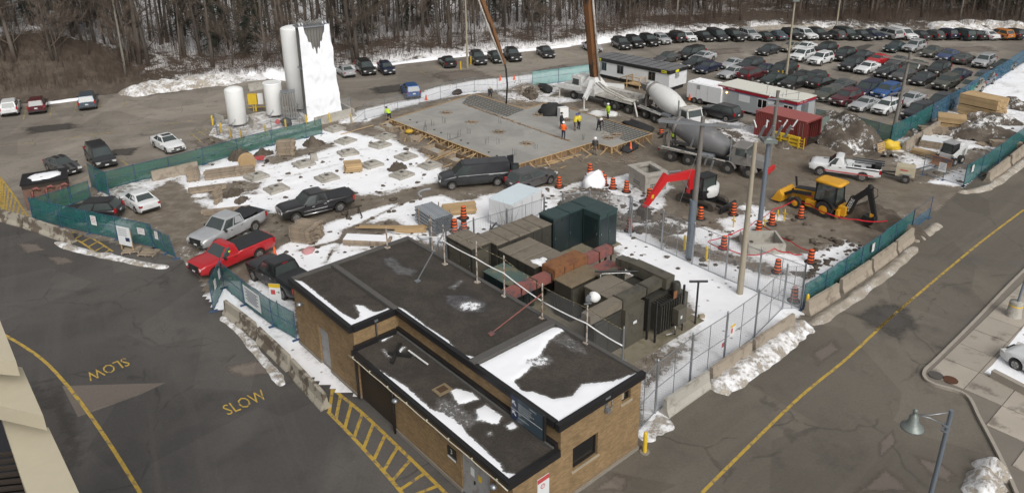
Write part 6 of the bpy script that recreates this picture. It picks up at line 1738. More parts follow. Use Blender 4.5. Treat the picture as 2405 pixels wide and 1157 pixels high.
for x in np.arange(1.2, L, 1.22): bx(W_, 'roof_seam', (x - .03, -.07, 2.782), (x + .03, D + .05, 2.80), M_FASCIA)
for x, w in ((1.35, .7), (3.9, .95), (8.9, .95)):
 wn_ = bx(W_, 'window', (x, -.02, 1.15), (x + w, -.003, 2.15), M_GLASSDK); bx(W_, 'window_frame', (x - .06, -.014, 1.09), (x + w + .06, -.001, 2.21), M_GALV); bx(W_, 'mullion', (x + w / 2 - .02, -.03, 1.15), (x + w / 2 + .02, -.021, 2.15), M_GALV)
for x in (.5, L - 1.1): q = bx(W_, 'yellow_sign', (x, -.14, 2.36), (x + .75, -.122, 2.68), pm('yellow_sign', (.62, .60, .03), .5)); bx(q, 'print', (x + .1, -.145, 2.46), (x + .65, -.141, 2.56), M_BLACK)
bx(W_, 'yellow_sign', (L + .122, 1.1, 2.36), (L + .14, 1.8, 2.68), pm('yellow_sign', (.62, .60, .03), .5)); bx(W_, 'heater', (L + .003, 1.2, 1.75), (L + .2, 1.8, 2.2), M_GREYDOOR); bx(W_, 'downpipe', (1.15, -.05, .9), (1.2, -.002, 2.3), M_BLACK); bx(W_, 'door', (7.4, -.025, .56), (8.3, -.003, 2.28), M_TRWHITE)
sp_ = thing('timber_stair', 'timber stair and railed landing at the white site trailer', 'stair', a, rz)
bx(sp_, 'landing', (6.6, -1.4, .45), (8.6, -.15, .53), M_WOOD)
for (x, y) in ((6.6, -1.4), (8.6, -1.4), (8.6, -.2), (6.6, -.2)): bx(sp_, 'post', (x - .05, y - .05, 0), (x + .05, y + .05, 1.5), M_WOOD)
for (p, q) in (((6.6, -1.4, 1.45), (8.6, -1.4, 1.45)), ((6.6, -1.4, 1.0), (8.6, -1.4, 1.0)), ((8.6, -1.4, 1.45), (8.6, -.2, 1.45)), ((6.6, -1.4, 1.45), (5.2, -1.4, .9)), ((6.6, -.2, 1.45), (5.2, -.2, .9))):
 m = MB(); m.bar(p, q, .06, .09); obj('rail', m, M_WOOD, sp_)
for k in range(3): bx(sp_, 'tread', (5.3 + k * .42, -1.35, .10 + k * .13), (5.7 + k * .42, -.2, .15 + k * .13), M_WOOD)
a, rz, L, D = tri_frame((1684, 252), (1866, 297), (1904, 280))
W_ = thing('site_office', 'grey site office cabin with red fascia band, cream roof and sliding windows', 'office cabin', a, rz)
bx(W_, 'body', (0, 0, .35), (L, D, 2.3), M_TRGREY); bx(W_, 'skirt', (.3, .3, 0), (L - .3, D - .3, .345), M_BLACK)
bx(W_, 'red_fascia', (-.05, -.06, 2.32), (L + .06, D + .05, 2.66), M_REDB); bx(W_, 'blue_line', (-.03, -.03, 2.22), (L + .03, D + .02, 2.315), pm('blue_line', (.09, .14, .26), .5)); bx(W_, 'roof', (-.08, -.09, 2.662), (L + .09, D + .08, 2.74), M_CREAM)
for x in (5.2, 8.3):
 wd_ = bx(W_, 'window', (x, -.02, 1.15), (x + 1.05, -.003, 2.05), M_GLASSDK); bx(wd_, 'window_frame', (x - .07, -.014, 1.08), (x + 1.12, -.001, 2.12), M_WHITE); bx(wd_, 'mullion', (x + .49, -.03, 1.15), (x + .56, -.021, 2.05), M_WHITE)
for (x, z, w, h) in ((1.75, 1.75, .2, .2), (7.2, 1.8, .2, .2)): bx(W_, 'peep_window', (x, -.02, z), (x + w, -.003, z + h), M_BLACK)
for (x, w, h) in ((2.75, 1.4, .75), (6.4, .7, .85), (.15, .5, .5)): bx(W_, 'notice_board', (x, -.02, 2.1 - h), (x + w, -.003, 2.1), M_SIGNW)
bx(W_, 'door', (1.4, -.022, .37), (2.3, -.003, 2.2), M_TRGREY); bx(W_, 'meter_box', (L + .003, .9, 1.2), (L + .35, 1.7, 2.3), M_GALV); bx(W_, 'wall_light_box', (-.3, .05, 1.9), (-.003, .5, 2.25), M_GALV)
for x, tx in ((.35, 'DIXIE'), (1.35, 'MOBILE')): text_part(W_, tx, .24, (x, -.068, 2.49), (PI / 2, 0, 0), M_SIGNW, align='LEFT')
for y, tx in ((.45, 'DIXIE'), (1.2, 'MOBILE')): text_part(W_, tx, .2, (L + .068, y, 2.49), (PI / 2, 0, PI / 2), M_SIGNW, align='LEFT')
lm = MB(); lm.blob((1.15, -.06, 1.98), (.09, .07, .09), 1, 0, 8, 6, 0)
mL, ntL, bL = newmat('lit_amber_lamp'); bL.inputs['Base Color'].default_value = (.9, .5, .15, 1); bL.inputs['Emission Color'].default_value = (1, .5, .12, 1); bL.inputs['Emission Strength'].default_value = 9
obj('lit_lamp', lm, mL, W_)
for x in (5.9, 8.2, 9.6):
 m = MB(); m.cyl((x, .4, 2.74), (x, .4, 3.5), .025, n=5); m.tube([(x + .1 * math.cos(t), .4, 3.58 + .09 * math.sin(t)) for t in np.linspace(0, 6.28, 8)], .015, 4); obj('cable_hook', m, M_GALV, W_)
M_CONT = pm('container_red', (.20, .035, .032), .6, var=.15, vs=.7, col2=(.13, .045, .035), s2=1.4); M_CONTR = pm('container_roof', (.30, .085, .075), .6, var=.12, vs=.6)
a, rz, L, D = tri_frame((1770, 316), (1888, 347), (1925, 332))
W_ = thing('shipping_container', 'dull red shipping container with an open end door by the dirt heap', 'container', a, rz)
def corr(L_, n, dep):
 pr = []
 for i in range(n):
  x = L_ * i / n; w = L_ / n
  pr += [(x, 0), (x + w * .35, 0), (x + w * .5, dep), (x + w * .85, dep)]
 return pr + [(L_, 0)]
pr = corr(L - .3, 26, .05)
m = MB(); m.add([(x + .15, y, z) for x, y in pr for z in (.15, 2.45)], [(2 * i, 2 * i + 2, 2 * i + 3, 2 * i + 1) for i in range(len(pr) - 1)]); obj('side_panel', m, M_CONT, W_)
m = MB(); m.add([(x + .15, D - y, z) for x, y in pr for z in (.15, 2.45)], [(2 * i + 1, 2 * i + 3, 2 * i + 2, 2 * i) for i in range(len(pr) - 1)]); obj('side_panel', m, M_CONT, W_)
bx(W_, 'end_panel', (.0, .1, .15), (.05, D - .1, 2.45), M_CONT); bx(W_, 'roof', (.0, 0, 2.56), (L, D, 2.60), M_CONTR); bx(W_, 'floor', (.05, .06, .1), (L, D - .06, .149), M_DARKBROWN); bx(W_, 'inner_shade_panel', (L - 1.6, .1, .15), (L - 1.55, D - .1, 2.44), M_BLACK)  # black panel set inside the open end stands in for the interior shade
for (lo, hi) in (((0, -.01, .0), (L, .1, .14)), ((0, D - .1, .0), (L, D + .01, .14)), ((0, -.01, 2.45), (L, .1, 2.558)), ((0, D - .1, 2.45), (L, D + .01, 2.558)), ((0, -.012, .141), (.14, .1, 2.449)), ((L - .14, -.012, .141), (L, .1, 2.449)), ((L - .14, D - .1, .141), (L, D + .012, 2.449)), ((L - .12, .1, 2.4), (L, D - .1, 2.559))): bx(W_, 'frame_rail', lo, hi, M_CONT)
m = MB(); m.box((L + .05, D + .55, 1.3), (.06, 1.15, 2.25), -.15); obj('door', m, pm('grey_green_door', (.14, .17, .15), .6), W_)
m = MB(); m.box((L - .35, -.04, 1.3), (1.15, .05, 2.25)); d_ = obj('door', m, M_CONT, W_)
for x in (L - .65, L - .3): bx(d_, 'lock_bar', (x - .02, -.10, .2), (x + .02, -.067, 2.4), M_GALV)
for (x, z) in ((L - 1.6, 1.5), (L - 2.0, 1.3), (1.3, 1.7), (2.6, 2.0)): bx(W_, 'marking', (x, -.012, z), (x + .3, -.003, z + .12), M_SIGNW)
fk = thing('yellow_forks', 'yellow steel lifting frame leaning against the red container', 'steel frame', a, rz)
for k in range(3): bx(fk, 'beam', (2.5, -.75 - .02 * k, .15 + k * .38), (5.4, -.5, .38 + k * .38), M_YELP)
for x in (2.5, 3.4, 4.3, 5.3): bx(fk, 'upright', (x, -.82, .05), (x + .14, -.78, 1.15), M_YELP)
for k in range(4): bx(fk, 'rung', (5.44, -.8, .15 + k * .28), (5.95, -.74, .20 + k * .28), M_YELP)
bx(fk, 'upright', (5.9, -.81, .05), (5.97, -.73, 1.25), M_YELP)
a, rz, L, D = tri_frame((1612, 238), (1690, 256), (1712, 246))
W_ = thing('generator_trailer', 'white box generator trailer with a snow topped lid beside the site trailer', 'trailer', a, rz)
bx(W_, 'body', (0, 0, .5), (L, D, 2.35), M_TRWHITE); m = MB(); m.box((L / 2, D / 2, 2.43), (L - .02, D - .02, .16), taper=.93); obj('lid', m, M_SNOW, W_)
for x in (L * .28, L * .62): bx(W_, 'door_seam', (x - .01, -.012, .55), (x + .01, -.002, 2.3), M_GALV)
q = bx(W_, 'notice_board', (L * .3, -.016, 1.75), (L * .3 + .4, -.003, 2.25), M_GREYDOOR); bx(W_, 'chassis', (-.2, .2, .3), (L + .1, D - .2, .49), M_BLACK)
for x in (L * .25, L * .42):
 m = MB(); m.cyl((x, -.12, .36), (x, .12, .36), .36, n=16); w_ = obj('wheel', m, M_TYRE, W_); m = MB(); m.cyl((x, -.14, .36), (x, -.125, .36), .2, n=12); obj('rim', m, M_STEELRIM, w_)
m = MB(); m.cyl((L * .12, -.2, .3), (L * .12, -.2, 1.0), .16, .05, 10); obj('orange_cover', m, pm('orange_plastic', (.62, .10, .02), .5), W_)
a, rz, L, D = tri_frame((1203, 546), (1272, 507), (1232, 490))
W_ = thing('enclosed_trailer', 'white enclosed cargo trailer with a snow dusted roof near the green cabinets', 'trailer', a, rz)
a2 = 2.2
bx(W_, 'body', (0, 0, .35), (L, a2, 2.2), M_TRWHITE)
m = MB(); m.extr([(0, 2.2), (L, 2.2), (L - .05, 2.28), (L * .5, 2.32), (.05, 2.28)], 0, a2, 0); obj('roof', m, pm('pale_blue_roof', (.58, .66, .70), .5, var=.05), W_)
for x in (.05, L * .33, L * .66, L - .05): bx(W_, 'panel_seam', (x - .015, -.012, .4), (x + .015, -.003, 2.15), M_GALV)
for x in (L * .45, L * .62):
 m = MB(); m.cyl((x, -.06, .33), (x, .16, .33), .33, n=14); obj('wheel', m, M_TYRE, W_)
for y in (.7, 1.5):
 m = MB(); m.bar((0, y, .4), (-1.3, 1.1, .4), .08, .1); obj('drawbar', m, M_BLACK, W_)
m = MB(); m.cyl((-1.2, 1.1, 0), (-1.2, 1.1, .75), .05, n=7); obj('jack', m, M_BLACK, W_)
m = MB(); m.cyl((-.0, .3, .2), (-.05, .3, .75), .3, n=12);
M_TANK = pm('tank_white', (.74, .745, .73), .45, var=.05, vs=.6)
M_ICE = pm('frost_ice', (.78, .795, .82), .75, var=.10, vs=.9, bmp=.8, fs=6)
M_FIN = pm('aluminium_fin', (.30, .29, .27), .45, .6, var=.2)
tp = MB(); tp.add([(q.x, q.y, .02) for q in [G(*k) for k in ((490, 318), (575, 345), (828, 275), (800, 255), (700, 245), (510, 285))]], [tuple(range(6))]); o = struct('tank_yard_snow', tp, M_SNOWBANK)
if o.data.polygons[0].normal.z < 0: o.data.flip_normals()
def tank(px, py, r, h, label, lip=False, group='white gas tanks'):
 t_ = thing('gas_tank', label, 'tank', G(px, py), 0, group)
 m = MB(); m.lathe([(r * .9, .35), (r, .45), (r, h - .12), (r * .97, h - .03)], 28); obj('shell', m, M_TANK, t_)
 m = MB()
 if lip: m.lathe([(r * 1.02, h - .14), (r * 1.04, h - .02), (r * .96, h - .02), (r * .94, h - .12), (.02, h - .10)], 28)
 else: m.lathe([(r * .97, h - .03), (r * .9, h + .06), (r * .55, h + .22), (.02, h + .3)], 28)
 obj('top', m, M_SNOW if lip else M_TANK, t_)
 for k in range(3):
  m = MB(); m.box((r * .75 * math.cos(k * 2.1), r * .75 * math.sin(k * 2.1), .2), (.2, .2, .5)); obj('leg', m, M_GALV, t_)
 m = MB(); m.tube([(-.3, -r - .05, .4), (-.3, -r - .3, .5), (.1, -r - .3, .9), (.1, -r - .02, 1.0)], .04, 6); obj('pipe', m, M_GALV, t_)
 return t_
tank(560, 296, .98, 4.15, 'small plain white gas tank at the left of the tank compound')
tank(648, 274, .98, 4.0, 'small white gas tank with snow inside its open rim', True)
tank(707, 257, 1.35, 9.5, 'tall white cylindrical gas tank behind the ice covered tower')
a = G(723, 283); b = G(787, 273)
tw = thing('ice_tower', 'tall vaporiser tower sheathed in thick white ice with bare fins at the top', 'vaporiser', a, yaw(a, b))
W0, DP, HT_ = 3.35, 2.0, 10.5
fin = MB(); fin.box((0, 0, HT_ / 2), (.04, .26, HT_ - .6)); fin.box((0, 0, HT_ / 2), (.26, .04, HT_ - .6)); fin.cyl((0, 0, .3), (0, 0, HT_ - .1), .04, n=6); finm = fin.mesh('fin_tube', [M_FIN])
for i in range(10):
 for j in range(6):
  if 0 < i < 9 and 0 < j < 5: continue
  o = obj('fin_tube', finm, None, tw); o.location = (.25 + (W0 - .5) * i / 9, .3 + (DP - .6) * j / 5, 0)
ub = MB(); ub.tube([(0, .2 * math.cos(t) , .28 * math.sin(t)) for t in np.linspace(0, PI, 7)], .05, 6); ubm = [ub.mesh('return_bend', [M_FIN]), ub.mesh('return_bend', [M_ICE])]
for i in range(10):
 for j in range(3): o = obj('return_bend', ubm[1 if (j == 0 and i in (0, 1, 8, 9)) else 0], None, tw); o.location = (.25 + (W0 - .5) * i / 9, .45 + j * .75, HT_ - .15)
for z in (HT_ - .35, 5.6, .5): bx(tw, 'tie_frame', (-.04, .02, z), (W0 + .04, DP + .02, z + .12), M_GALV)
def ice_sheet(name, f, nu, nv):
 m = MB(); vs = []
 for i in range(nu + 1):
  for j in range(nv + 1): vs.append(f(i / nu, j / nv))
 m.add(vs, [(i * (nv + 1) + j, (i + 1) * (nv + 1) + j, (i + 1) * (nv + 1) + j + 1, i * (nv + 1) + j + 1) for i in range(nu) for j in range(nv)], 0, True)
 return obj(name, m, M_ICE, tw)
def front(u, v):
 c = max(0, 1 - abs(u - .5) / .34)
 zt = HT_ - .15 - 3.1 * c ** .6 * (.84 + .16 * (1 if int(u * 19) % 2 else 0)) * (1 if c > 0 else 0)
 z = v * zt
 fl = .55 * (1 - z / HT_) ** 1.3 + (.10 if z < 5.6 else 0) + .16 * mnoise.noise((u * 3, z * .6, 1)) + .09 * mnoise.noise((u * 8, z * 1.6, 4))
 return (u * (W0 + fl * .9) - fl * .35, -.16 - max(.02, fl) + (.15 if v > .97 else 0), z)
def side(u, v):
 z = v * (HT_ - .15)
 fl = .55 * (1 - z / HT_) ** 1.3 + (.10 if z < 5.6 else 0) + .12 * mnoise.noise((3 + u * 2, z * .5, 1))
 return (W0 + fl * .55, -.16 - max(.02, .55 * (1 - z / HT_) ** 1.3) * (1 - u) + u * DP, z)
ice_sheet('ice_sheet', front, 56, 40); ice_sheet('ice_sheet', side, 10, 30)
bx(tw, 'ice_core', (.12, .14, .3), (W0 - .05, .42, 7.0), M_ICE); bx(tw, 'ice_base', (-.3, -.9, 0), (W0 + .5, DP + .2, .28), M_ICE)
vp_ = thing('radiator_vaporiser', 'grey finned vaporiser standing between the small tank and the ice tower', 'vaporiser', G(683, 281), .3)
for i in range(6):
 for j in range(4):
  if 0 < i < 5 and 0 < j < 3: continue
  m = MB(); m.box((-.65 + i * .26, -.45 + j * .3, 1.75), (.16, .16, 2.9)); obj('fin_tube', m, M_FIN, vp_)
bx(vp_, 'frame', (-.78, -.6, 3.2), (.78, .6, 3.28), M_GALV); bx(vp_, 'frame', (-.78, -.6, .25), (.78, .6, .33), M_GALV)
for (x, y) in ((-.7, -.5), (.7, -.5), (.7, .5), (-.7, .5)): bx(vp_, 'leg', (x - .05, y - .05, 0), (x + .05, y + .05, .25), M_GALV)
# ================================================================ machines
M_MIXW = pm('mixer_white', (.60, .60, .585), .5, var=.08, vs=.5, col2=(.40, .38, .345), s2=.9, thr=(.52, .75))
M_MIXG = pm('mixer_grey', (.125, .125, .128), .55, var=.15, vs=.5, col2=(.20, .195, .185), s2=1.0, thr=(.5, .75))
M_DIRTYW = pm('dirty_white', (.48, .46, .42), .6, var=.2, vs=.8, col2=(.26, .235, .20), s2=1.5)
M_DIRTYG = pm('muddy_grey', (.17, .16, .15), .65, var=.2, vs=1, col2=(.24, .215, .185), s2=1.4)
M_HVYRED = pm('machine_red', (.50, .016, .018), .4, var=.08)
M_JD = pm('machine_yellow', (.60, .30, .018), .42, var=.08, col2=(.30, .17, .04), thr=(.58, .75), s2=2)
M_MACHBLK = pm('machine_black', (.014, .014, .015), .45, var=.2)
M_TRACK = pm('muddy_track', (.07, .058, .045), .9, var=.3, vs=4)
M_HIVIS = pm('hi_vis_lime', (.42, .62, .03), .7); M_HIVISO = pm('hi_vis_orange', (.80, .13, .015), .7); M_HIVISY = pm('hi_vis_yellow_vest', (.62, .52, .04), .7)
M_ORANGE = pm('drum_orange', (.68, .10, .012), .5, var=.08); M_RUBBER = pm('black_rubber', (.02, .02, .02), .8)
M_BOOM = pm('rusty_boom', (.165, .072, .026), .6, var=.3, vs=.6, col2=(.035, .022, .016), thr=(.50, .62), s2=.7, stretch=(1, 1, .4), space='World')
def P(par, name, mat, fn):
 m = MB(); fn(m); return obj(name, m, mat, par)
def wheelset(par, spots, r, w, rim=M_STEELRIM, hub=.5):
 for (x, y) in spots:
  s = 1 if y > 0 else -1
  o = P(par, 'wheel', M_TYRE, lambda m: (m.cyl((x, y - w / 2, r), (x, y + w / 2, r), r, n=20)))
  P(o, 'rim', rim, lambda m: (m.cyl((x, y + s * (w / 2 - .05), r), (x, y + s * (w / 2 + .012), r), r * hub, r * hub * .9, n=14), m.cyl((x, y + s * w / 2, r), (x, y + s * (w / 2 + .06), r), r * .2, n=8)))
def axle_frame(a, b, side, halfw):
 """a rear, b front ground spots under the visible side's wheels -> origin under rear axle centre, heading"""
 pa, pb = G(*a), G(*b); rz = math.atan2(pb.y - pa.y, pb.x - pa.x)
 l = Vector((-math.sin(rz), math.cos(rz), 0))
 return pa - l * (side * halfw), rz
def mixer(a, b, label, drum, cab, front_ax, hood, cabx):
 o_, rz = axle_frame(a, b, -1, 1.0)
 t = thing('mixer_truck', label, 'mixer truck', o_, rz, 'concrete mixer trucks')
 wheelset(t, [(x, s * 1.0) for x in (0, 1.75) for s in (1, -1)], .52, .5, hub=.45)
 wheelset(t, [(x, s * 1.02) for x in front_ax for s in (1, -1)], .52, .34)
 P(t, 'chassis', M_BLACK, lambda m: (m.bbox((-1.2, -.45, .75), (cabx + 2.4, .45, 1.05))))
 for s in (1, -1):
  P(t, 'fender', cab, lambda m: m.bbox((-1.25, s * 1.0 - .28, 1.12), (2.7, s * 1.0 + .28, 1.2)))
  P(t, 'side_rail', M_DIRTYW, lambda m: (m.bar((-1.0, s * 1.15, 1.35), (cabx - .5, s * 1.15, 1.15), .12, .10)))
  P(t, 'drum_post', M_DIRTYG, lambda m: (m.bar((-.45, s * .75, 1.0), (-.6, s * .55, 2.9), .16, .16)))
  for fx in front_ax: P(t, 'fender', cab, lambda m: m.add([(fx + .66 * math.cos(q), s * 1.0 + d, .52 + .66 * math.sin(q)) for q in np.linspace(.15, PI - .15, 9) for d in (-.25, .25)], [(2 * i, 2 * i + 2, 2 * i + 3, 2 * i + 1) for i in range(8)], 0, True))
 ax = Matrix.Translation((cabx - .55, 0, 1.85)) @ Matrix.Rotation(math.radians(-90 + 15), 4, 'Y')
 L = cabx + .35
 P(t, 'drum', drum, lambda m: m.lathe([(.02, -.05), (.55, 0), (.80, .25), (1.12, L * .28), (1.20, L * .42), (1.18, L * .55), (.92, L * .80), (.62, L * .97), (.60, L)], 28, axis=ax))
 P(t, 'drum_ring', M_DIRTYG, lambda m: m.lathe([(.84, L * .86), (.90, L * .865), (.90, L * .905), (.80, L * .91)], 26, axis=ax))
 P(t, 'drum_mouth', M_BLACK, lambda m: m.lathe([(.50, L + .005), (.02, L + .006)], 16, axis=ax))
 P(t, 'hopper', M_DIRTYG, lambda m: (m.loft([[(-1.35 + x * k, y * k, z) for x, y in ((-.5, -.5), (.5, -.5), (.5, .5), (-.5, .5))] for k, z in ((.55, 2.75), (1.1, 3.55))], 0, False)))
 P(t, 'chute', M_DIRTYG, lambda m: (m.bar((-1.2, 0, 2.3), (-2.0, .5, 1.5), .5, .12), m.bar((-1.3, 0, 1.0), (-1.25, 0, 2.3), .2, .2)))
 P(t, 'water_tank', M_GALV, lambda m: m.cyl((2.9, -.95, 1.25), (4.1, -.95, 1.25), .28, n=12))
 P(t, 'cab', cab, lambda m: (m.bbox((cabx, -1.0, 1.0), (cabx + 1.45, 1.0, 1.75)), m.loft([[(cabx, -1.0, 1.752), (cabx + 1.45, -1.0, 1.752), (cabx + 1.45, 1.0, 1.752), (cabx, 1.0, 1.752)], [(cabx + .05, -.92, 2.55), (cabx + 1.2, -.92, 2.55), (cabx + 1.2, .92, 2.55), (cabx + .05, .92, 2.55)]], 0, False)))
 P(t, 'cab_roof', M_DIRTYW if cab is M_MIXW else cab, lambda m: m.box((cabx + .62, 0, 2.61), (1.4, 1.95, .12), taper=.9))
 P(t, 'windshield', M_CARGLASS, lambda m: m.quad((cabx + 1.44, -.88, 1.83), (cabx + 1.44, .88, 1.83), (cabx + 1.235, .82, 2.48), (cabx + 1.235, -.82, 2.48), 0, .02))
 for s in (1, -1):
  q = [(cabx + .3, s * .995, 1.82), (cabx + 1.25, s * .995, 1.82), (cabx + 1.1, s * .945, 2.45), (cabx + .3, s * .945, 2.45)]
  P(t, 'side_window', M_CARGLASS, lambda m: m.quad(*(q if s < 0 else q[::-1]), 0, .0))
  P(t, 'mirror', M_BLACK, lambda m: m.box((cabx + 1.35, s * 1.25, 2.1), (.1, .15, .45)))
 P(t, 'hood', cab, lambda m: m.loft([[(cabx + 1.46, -.85, 1.0), (cabx + 1.46, .85, 1.0), (cabx + 1.46, .8, 1.85), (cabx + 1.46, -.8, 1.85)], [(cabx + 1.46 + hood, -.7, .95), (cabx + 1.46 + hood, .7, .95), (cabx + 1.46 + hood, .62, 1.55), (cabx + 1.46 + hood, -.62, 1.55)]], 0, False))
 P(t, 'bumper', M_CHROME if cab is M_MIXW else M_HVYRED, lambda m: m.box((cabx + 1.62 + hood, 0, .72), (.22, 2.2, .4)))
 P(t, 'exhaust', M_GALV, lambda m: m.cyl((cabx - .15, -.95, 1.0), (cabx - .15, -.95, 3.3), .08, n=8))
 P(t, 'tail_light', M_TAIL, lambda m: m.box((-1.3, -.95, 1.0), (.08, .5, .18)))
 return t
mixer((1576, 378.5), (1761.6, 418.7), 'grey drum concrete mixer truck with muddy grey cab in front of the red container', M_MIXG, M_DIRTYG, (5.5, 7.4), 1.5, 5.7)
mixer((1516.5, 279), (1560, 297), 'white drum concrete mixer truck with white cab backed up to the pump', M_MIXW, M_MIXW, (6.9,), 1.4, 5.4)
o_, rz = axle_frame((1446, 259.5), (1348.5, 233), 1, 1.0)
L_ = (G(1348.5, 233) - G(1446, 259.5)).length
t = thing('pump_truck', 'white concrete pump truck on outriggers with a tall rusty brown boom', 'pump truck', o_, rz)
wheelset(t, [(x, s * 1.0) for x in (0, 1.4) for s in (1, -1)], .52, .5, hub=.5); wheelset(t, [(L_, s * 1.02) for s in (1, -1)], .52, .34); wheelset(t, [(-1.9, s * 1.0) for s in (1, -1)], .5, .4)
P(t, 'chassis', M_BLACK, lambda m: m.bbox((-2.8, -.45, .7), (L_ + 1.2, .45, 1.0)))
P(t, 'deck', M_DIRTYW, lambda m: m.bbox((-2.4, -1.1, 1.15), (L_ - 1.9, 1.1, 1.3)))
P(t, 'cab', M_MIXW, lambda m: (m.bbox((L_ - 1.1, -1.05, .9), (L_ + .7, 1.05, 1.75)), m.loft([[(L_ - 1.1, -1.05, 1.752), (L_ + .7, -1.05, 1.752), (L_ + .7, 1.05, 1.752), (L_ - 1.1, 1.05, 1.752)], [(L_ - 1.05, -.98, 2.75), (L_ + .45, -.98, 2.75), (L_ + .45, .98, 2.75), (L_ - 1.05, .98, 2.75)]], 0, False), m.box((L_ - .3, 0, 2.81), (1.5, 1.9, .12))))
P(t, 'hood', M_MIXW, lambda m: m.box((L_ + 1.3, 0, 1.3), (1.3, 1.7, .95), taper=.92))
for s in (1, -1): P(t, 'side_window', M_CARGLASS, lambda m: m.quad(*[(L_ - .75, s * 1.06, 1.85), (L_ + .35, s * 1.06, 1.85), (L_ + .25, s * 1.0, 2.55), (L_ - .75, s * 1.0, 2.55)][::(-1 if s > 0 else 1)], 0, .0))
P(t, 'windshield', M_CARGLASS, lambda m: m.quad((L_ + .71, -.9, 1.85), (L_ + .71, .9, 1.85), (L_ + .48, .85, 2.6), (L_ + .48, -.85, 2.6), 0, .02))
for k in range(6): P(t, 'roof_lamp', M_LAMP, lambda m: m.box((L_ - .2, -.75 + k * .3, 2.93), (.15, .16, .12)))
tx = L_ - 2.3
P(t, 'turret', M_MIXW, lambda m: m.loft([[(tx + x * k, y * k, z) for x, y in ((-1.1, -1.15), (1.1, -1.15), (1.1, 1.15), (-1.1, 1.15))] for k, z in ((1, 1.0), (1, 1.9), (.45, 3.0))], 0, False))
P(t, 'outrigger_beam', M_MIXW, lambda m: m.bar((tx + .9, 1.3, 1.6), (tx + 4.2, 1.75, 1.55), .45, .5))
P(t, 'outrigger_leg', M_DIRTYW, lambda m: (m.cyl((tx + 4.05, 1.75, 0), (tx + 4.05, 1.75, 1.6), .09, n=8), m.box((tx + 4.05, 1.75, .06), (.8, .8, .12))))
P(t, 'outrigger_beam', M_MIXW, lambda m: (m.bar((tx - .6, 1.1, 2.7), (tx - 1.6, 2.6, 2.1), .5, .5), m.bar((tx - 1.6, 2.6, 2.2), (tx - 1.85, 3.6, 1.3), .42, .45)))
P(t, 'outrigger_leg', M_DIRTYW, lambda m: (m.cyl((tx - 1.85, 3.65, 0), (tx - 1.85, 3.65, 1.6), .11, n=8), m.box((tx - 1.85, 3.65, .06), (.9, .9, .12), .4)))
P(t, 'outrigger_beam', M_MIXW, lambda m: m.bar((tx, -1.2, 1.8), (tx - 1.6, -3.4, 1.5), .5, .5)); P(t, 'outrigger_leg', M_DIRTYW, lambda m: m.cyl((tx - 1.6, -3.4, 0), (tx - 1.6, -3.4, 1.6), .1, n=8))
for y in (.95, .45): P(t, 'delivery_pipe', M_DIRTYW, lambda m: m.tube([(tx - 1.1, y, 2.6), (tx - 2.5, y + .1, 2.1), (-1.2, y + .1, 1.5), (-2.6, y - .2, 1.45)], .11, 7))
P(t, 'side_box', M_DIRTYW, lambda m: m.bbox((-2.3, -1.1, 1.31), (tx - 1.6, -.3, 1.95))); P(t, 'side_box', M_DIRTYW, lambda m: m.bbox((.2, .62, 1.31), (tx - 2.8, 1.12, 1.5)))
P(t, 'hopper', M_DIRTYG, lambda m: m.loft([[(-3.2 + x * k, y * k, z) for x, y in ((-.7, -.9), (.7, -.9), (.7, .9), (-.7, .9))] for k, z in ((.6, .7), (1, 1.6))], 0, False, caps=False))
P(t, 'hopper_leg', M_DIRTYW, lambda m: m.bar((-2.6, 1.0, 1.6), (-3.6, 1.5, .1), .16, .16))
base = o_ + Vector((tx * math.cos(rz), tx * math.sin(rz), 0))
inv = Matrix.LocRotScale(o_, Matrix.Rotation(rz, 3, 'Z'), None).inverted()
LF = lambda p: inv @ Vector(p)
A0, A1 = base + Vector((0, 0, 2.7)), base + Vector((-2.1, -.3, 21))
tip = G(1189, 244, ZS); C1 = tip + Vector((-.1, 0, 4.6)); dd = Vector((-5.6, .6, 16.5)).normalized(); C0 = C1 + dd * 19
P(t, 'boom_section', M_BOOM, lambda m: (m.bar(LF(A0), LF(A0.lerp(A1, .16)), .72, .8, 0, (0, 1, 0), .70, .8), m.bar(LF(A0.lerp(A1, .161)), LF(A1), .78, .8, 0, (0, 1, 0), .70, .7)))
P(t, 'boom_pipe', M_DIRTYW, lambda m: m.tube([LF(A0 + Vector((.56, -.35, -.2))), LF(A1 + Vector((.6, -.4, 0)))], .13, 8))
P(t, 'boom_section', M_BOOM, lambda m: m.bar(LF(A1 + Vector((0, -.9, .3))), LF(C0 + Vector((0, -.4, .2))), .7, .7))
P(t, 'boom_section', M_BOOM, lambda m: m.bar(LF(C0), LF(C1 + dd * 5.0), .62, .62, 0, (0, 1, 0), .42, .42)); P(t, 'boom_section', M_BOOM, lambda m: m.bar(LF(C1 + dd * 5.4 + Vector((.1, 0, 0))), LF(C1), .36, .36, 0, (0, 1, 0), .26, .26))
P(t, 'boom_pipe', M_DIRTYW, lambda m: m.tube([LF(C0 + Vector((-.42, -.2, 0))), LF(C1 + dd * 4.0 + Vector((-.3, -.2, 0))), LF(C1 + Vector((-.15, -.1, 0)))], .09, 6))
P(t, 'end_hose', M_RUBBER, lambda m: m.tube([LF(C1), LF(C1 + Vector((.12, 0, -.5))), LF(tip + Vector((.15, 0, 2.2))), LF(tip + Vector((0, 0, .02)))], .10, 8))
o_, rz = axle_frame((1933, 509), (1866, 488), 1, .85)
t = thing('backhoe_loader', 'yellow backhoe loader with black digging arm lettered DEERE beside the dirt heap', 'backhoe', o_, rz)
wheelset(t, [(0, .85), (0, -.85)], .66, .46, M_JD, .56); wheelset(t, [(2.35, .82), (2.35, -.82)], .46, .36, M_JD, .58)
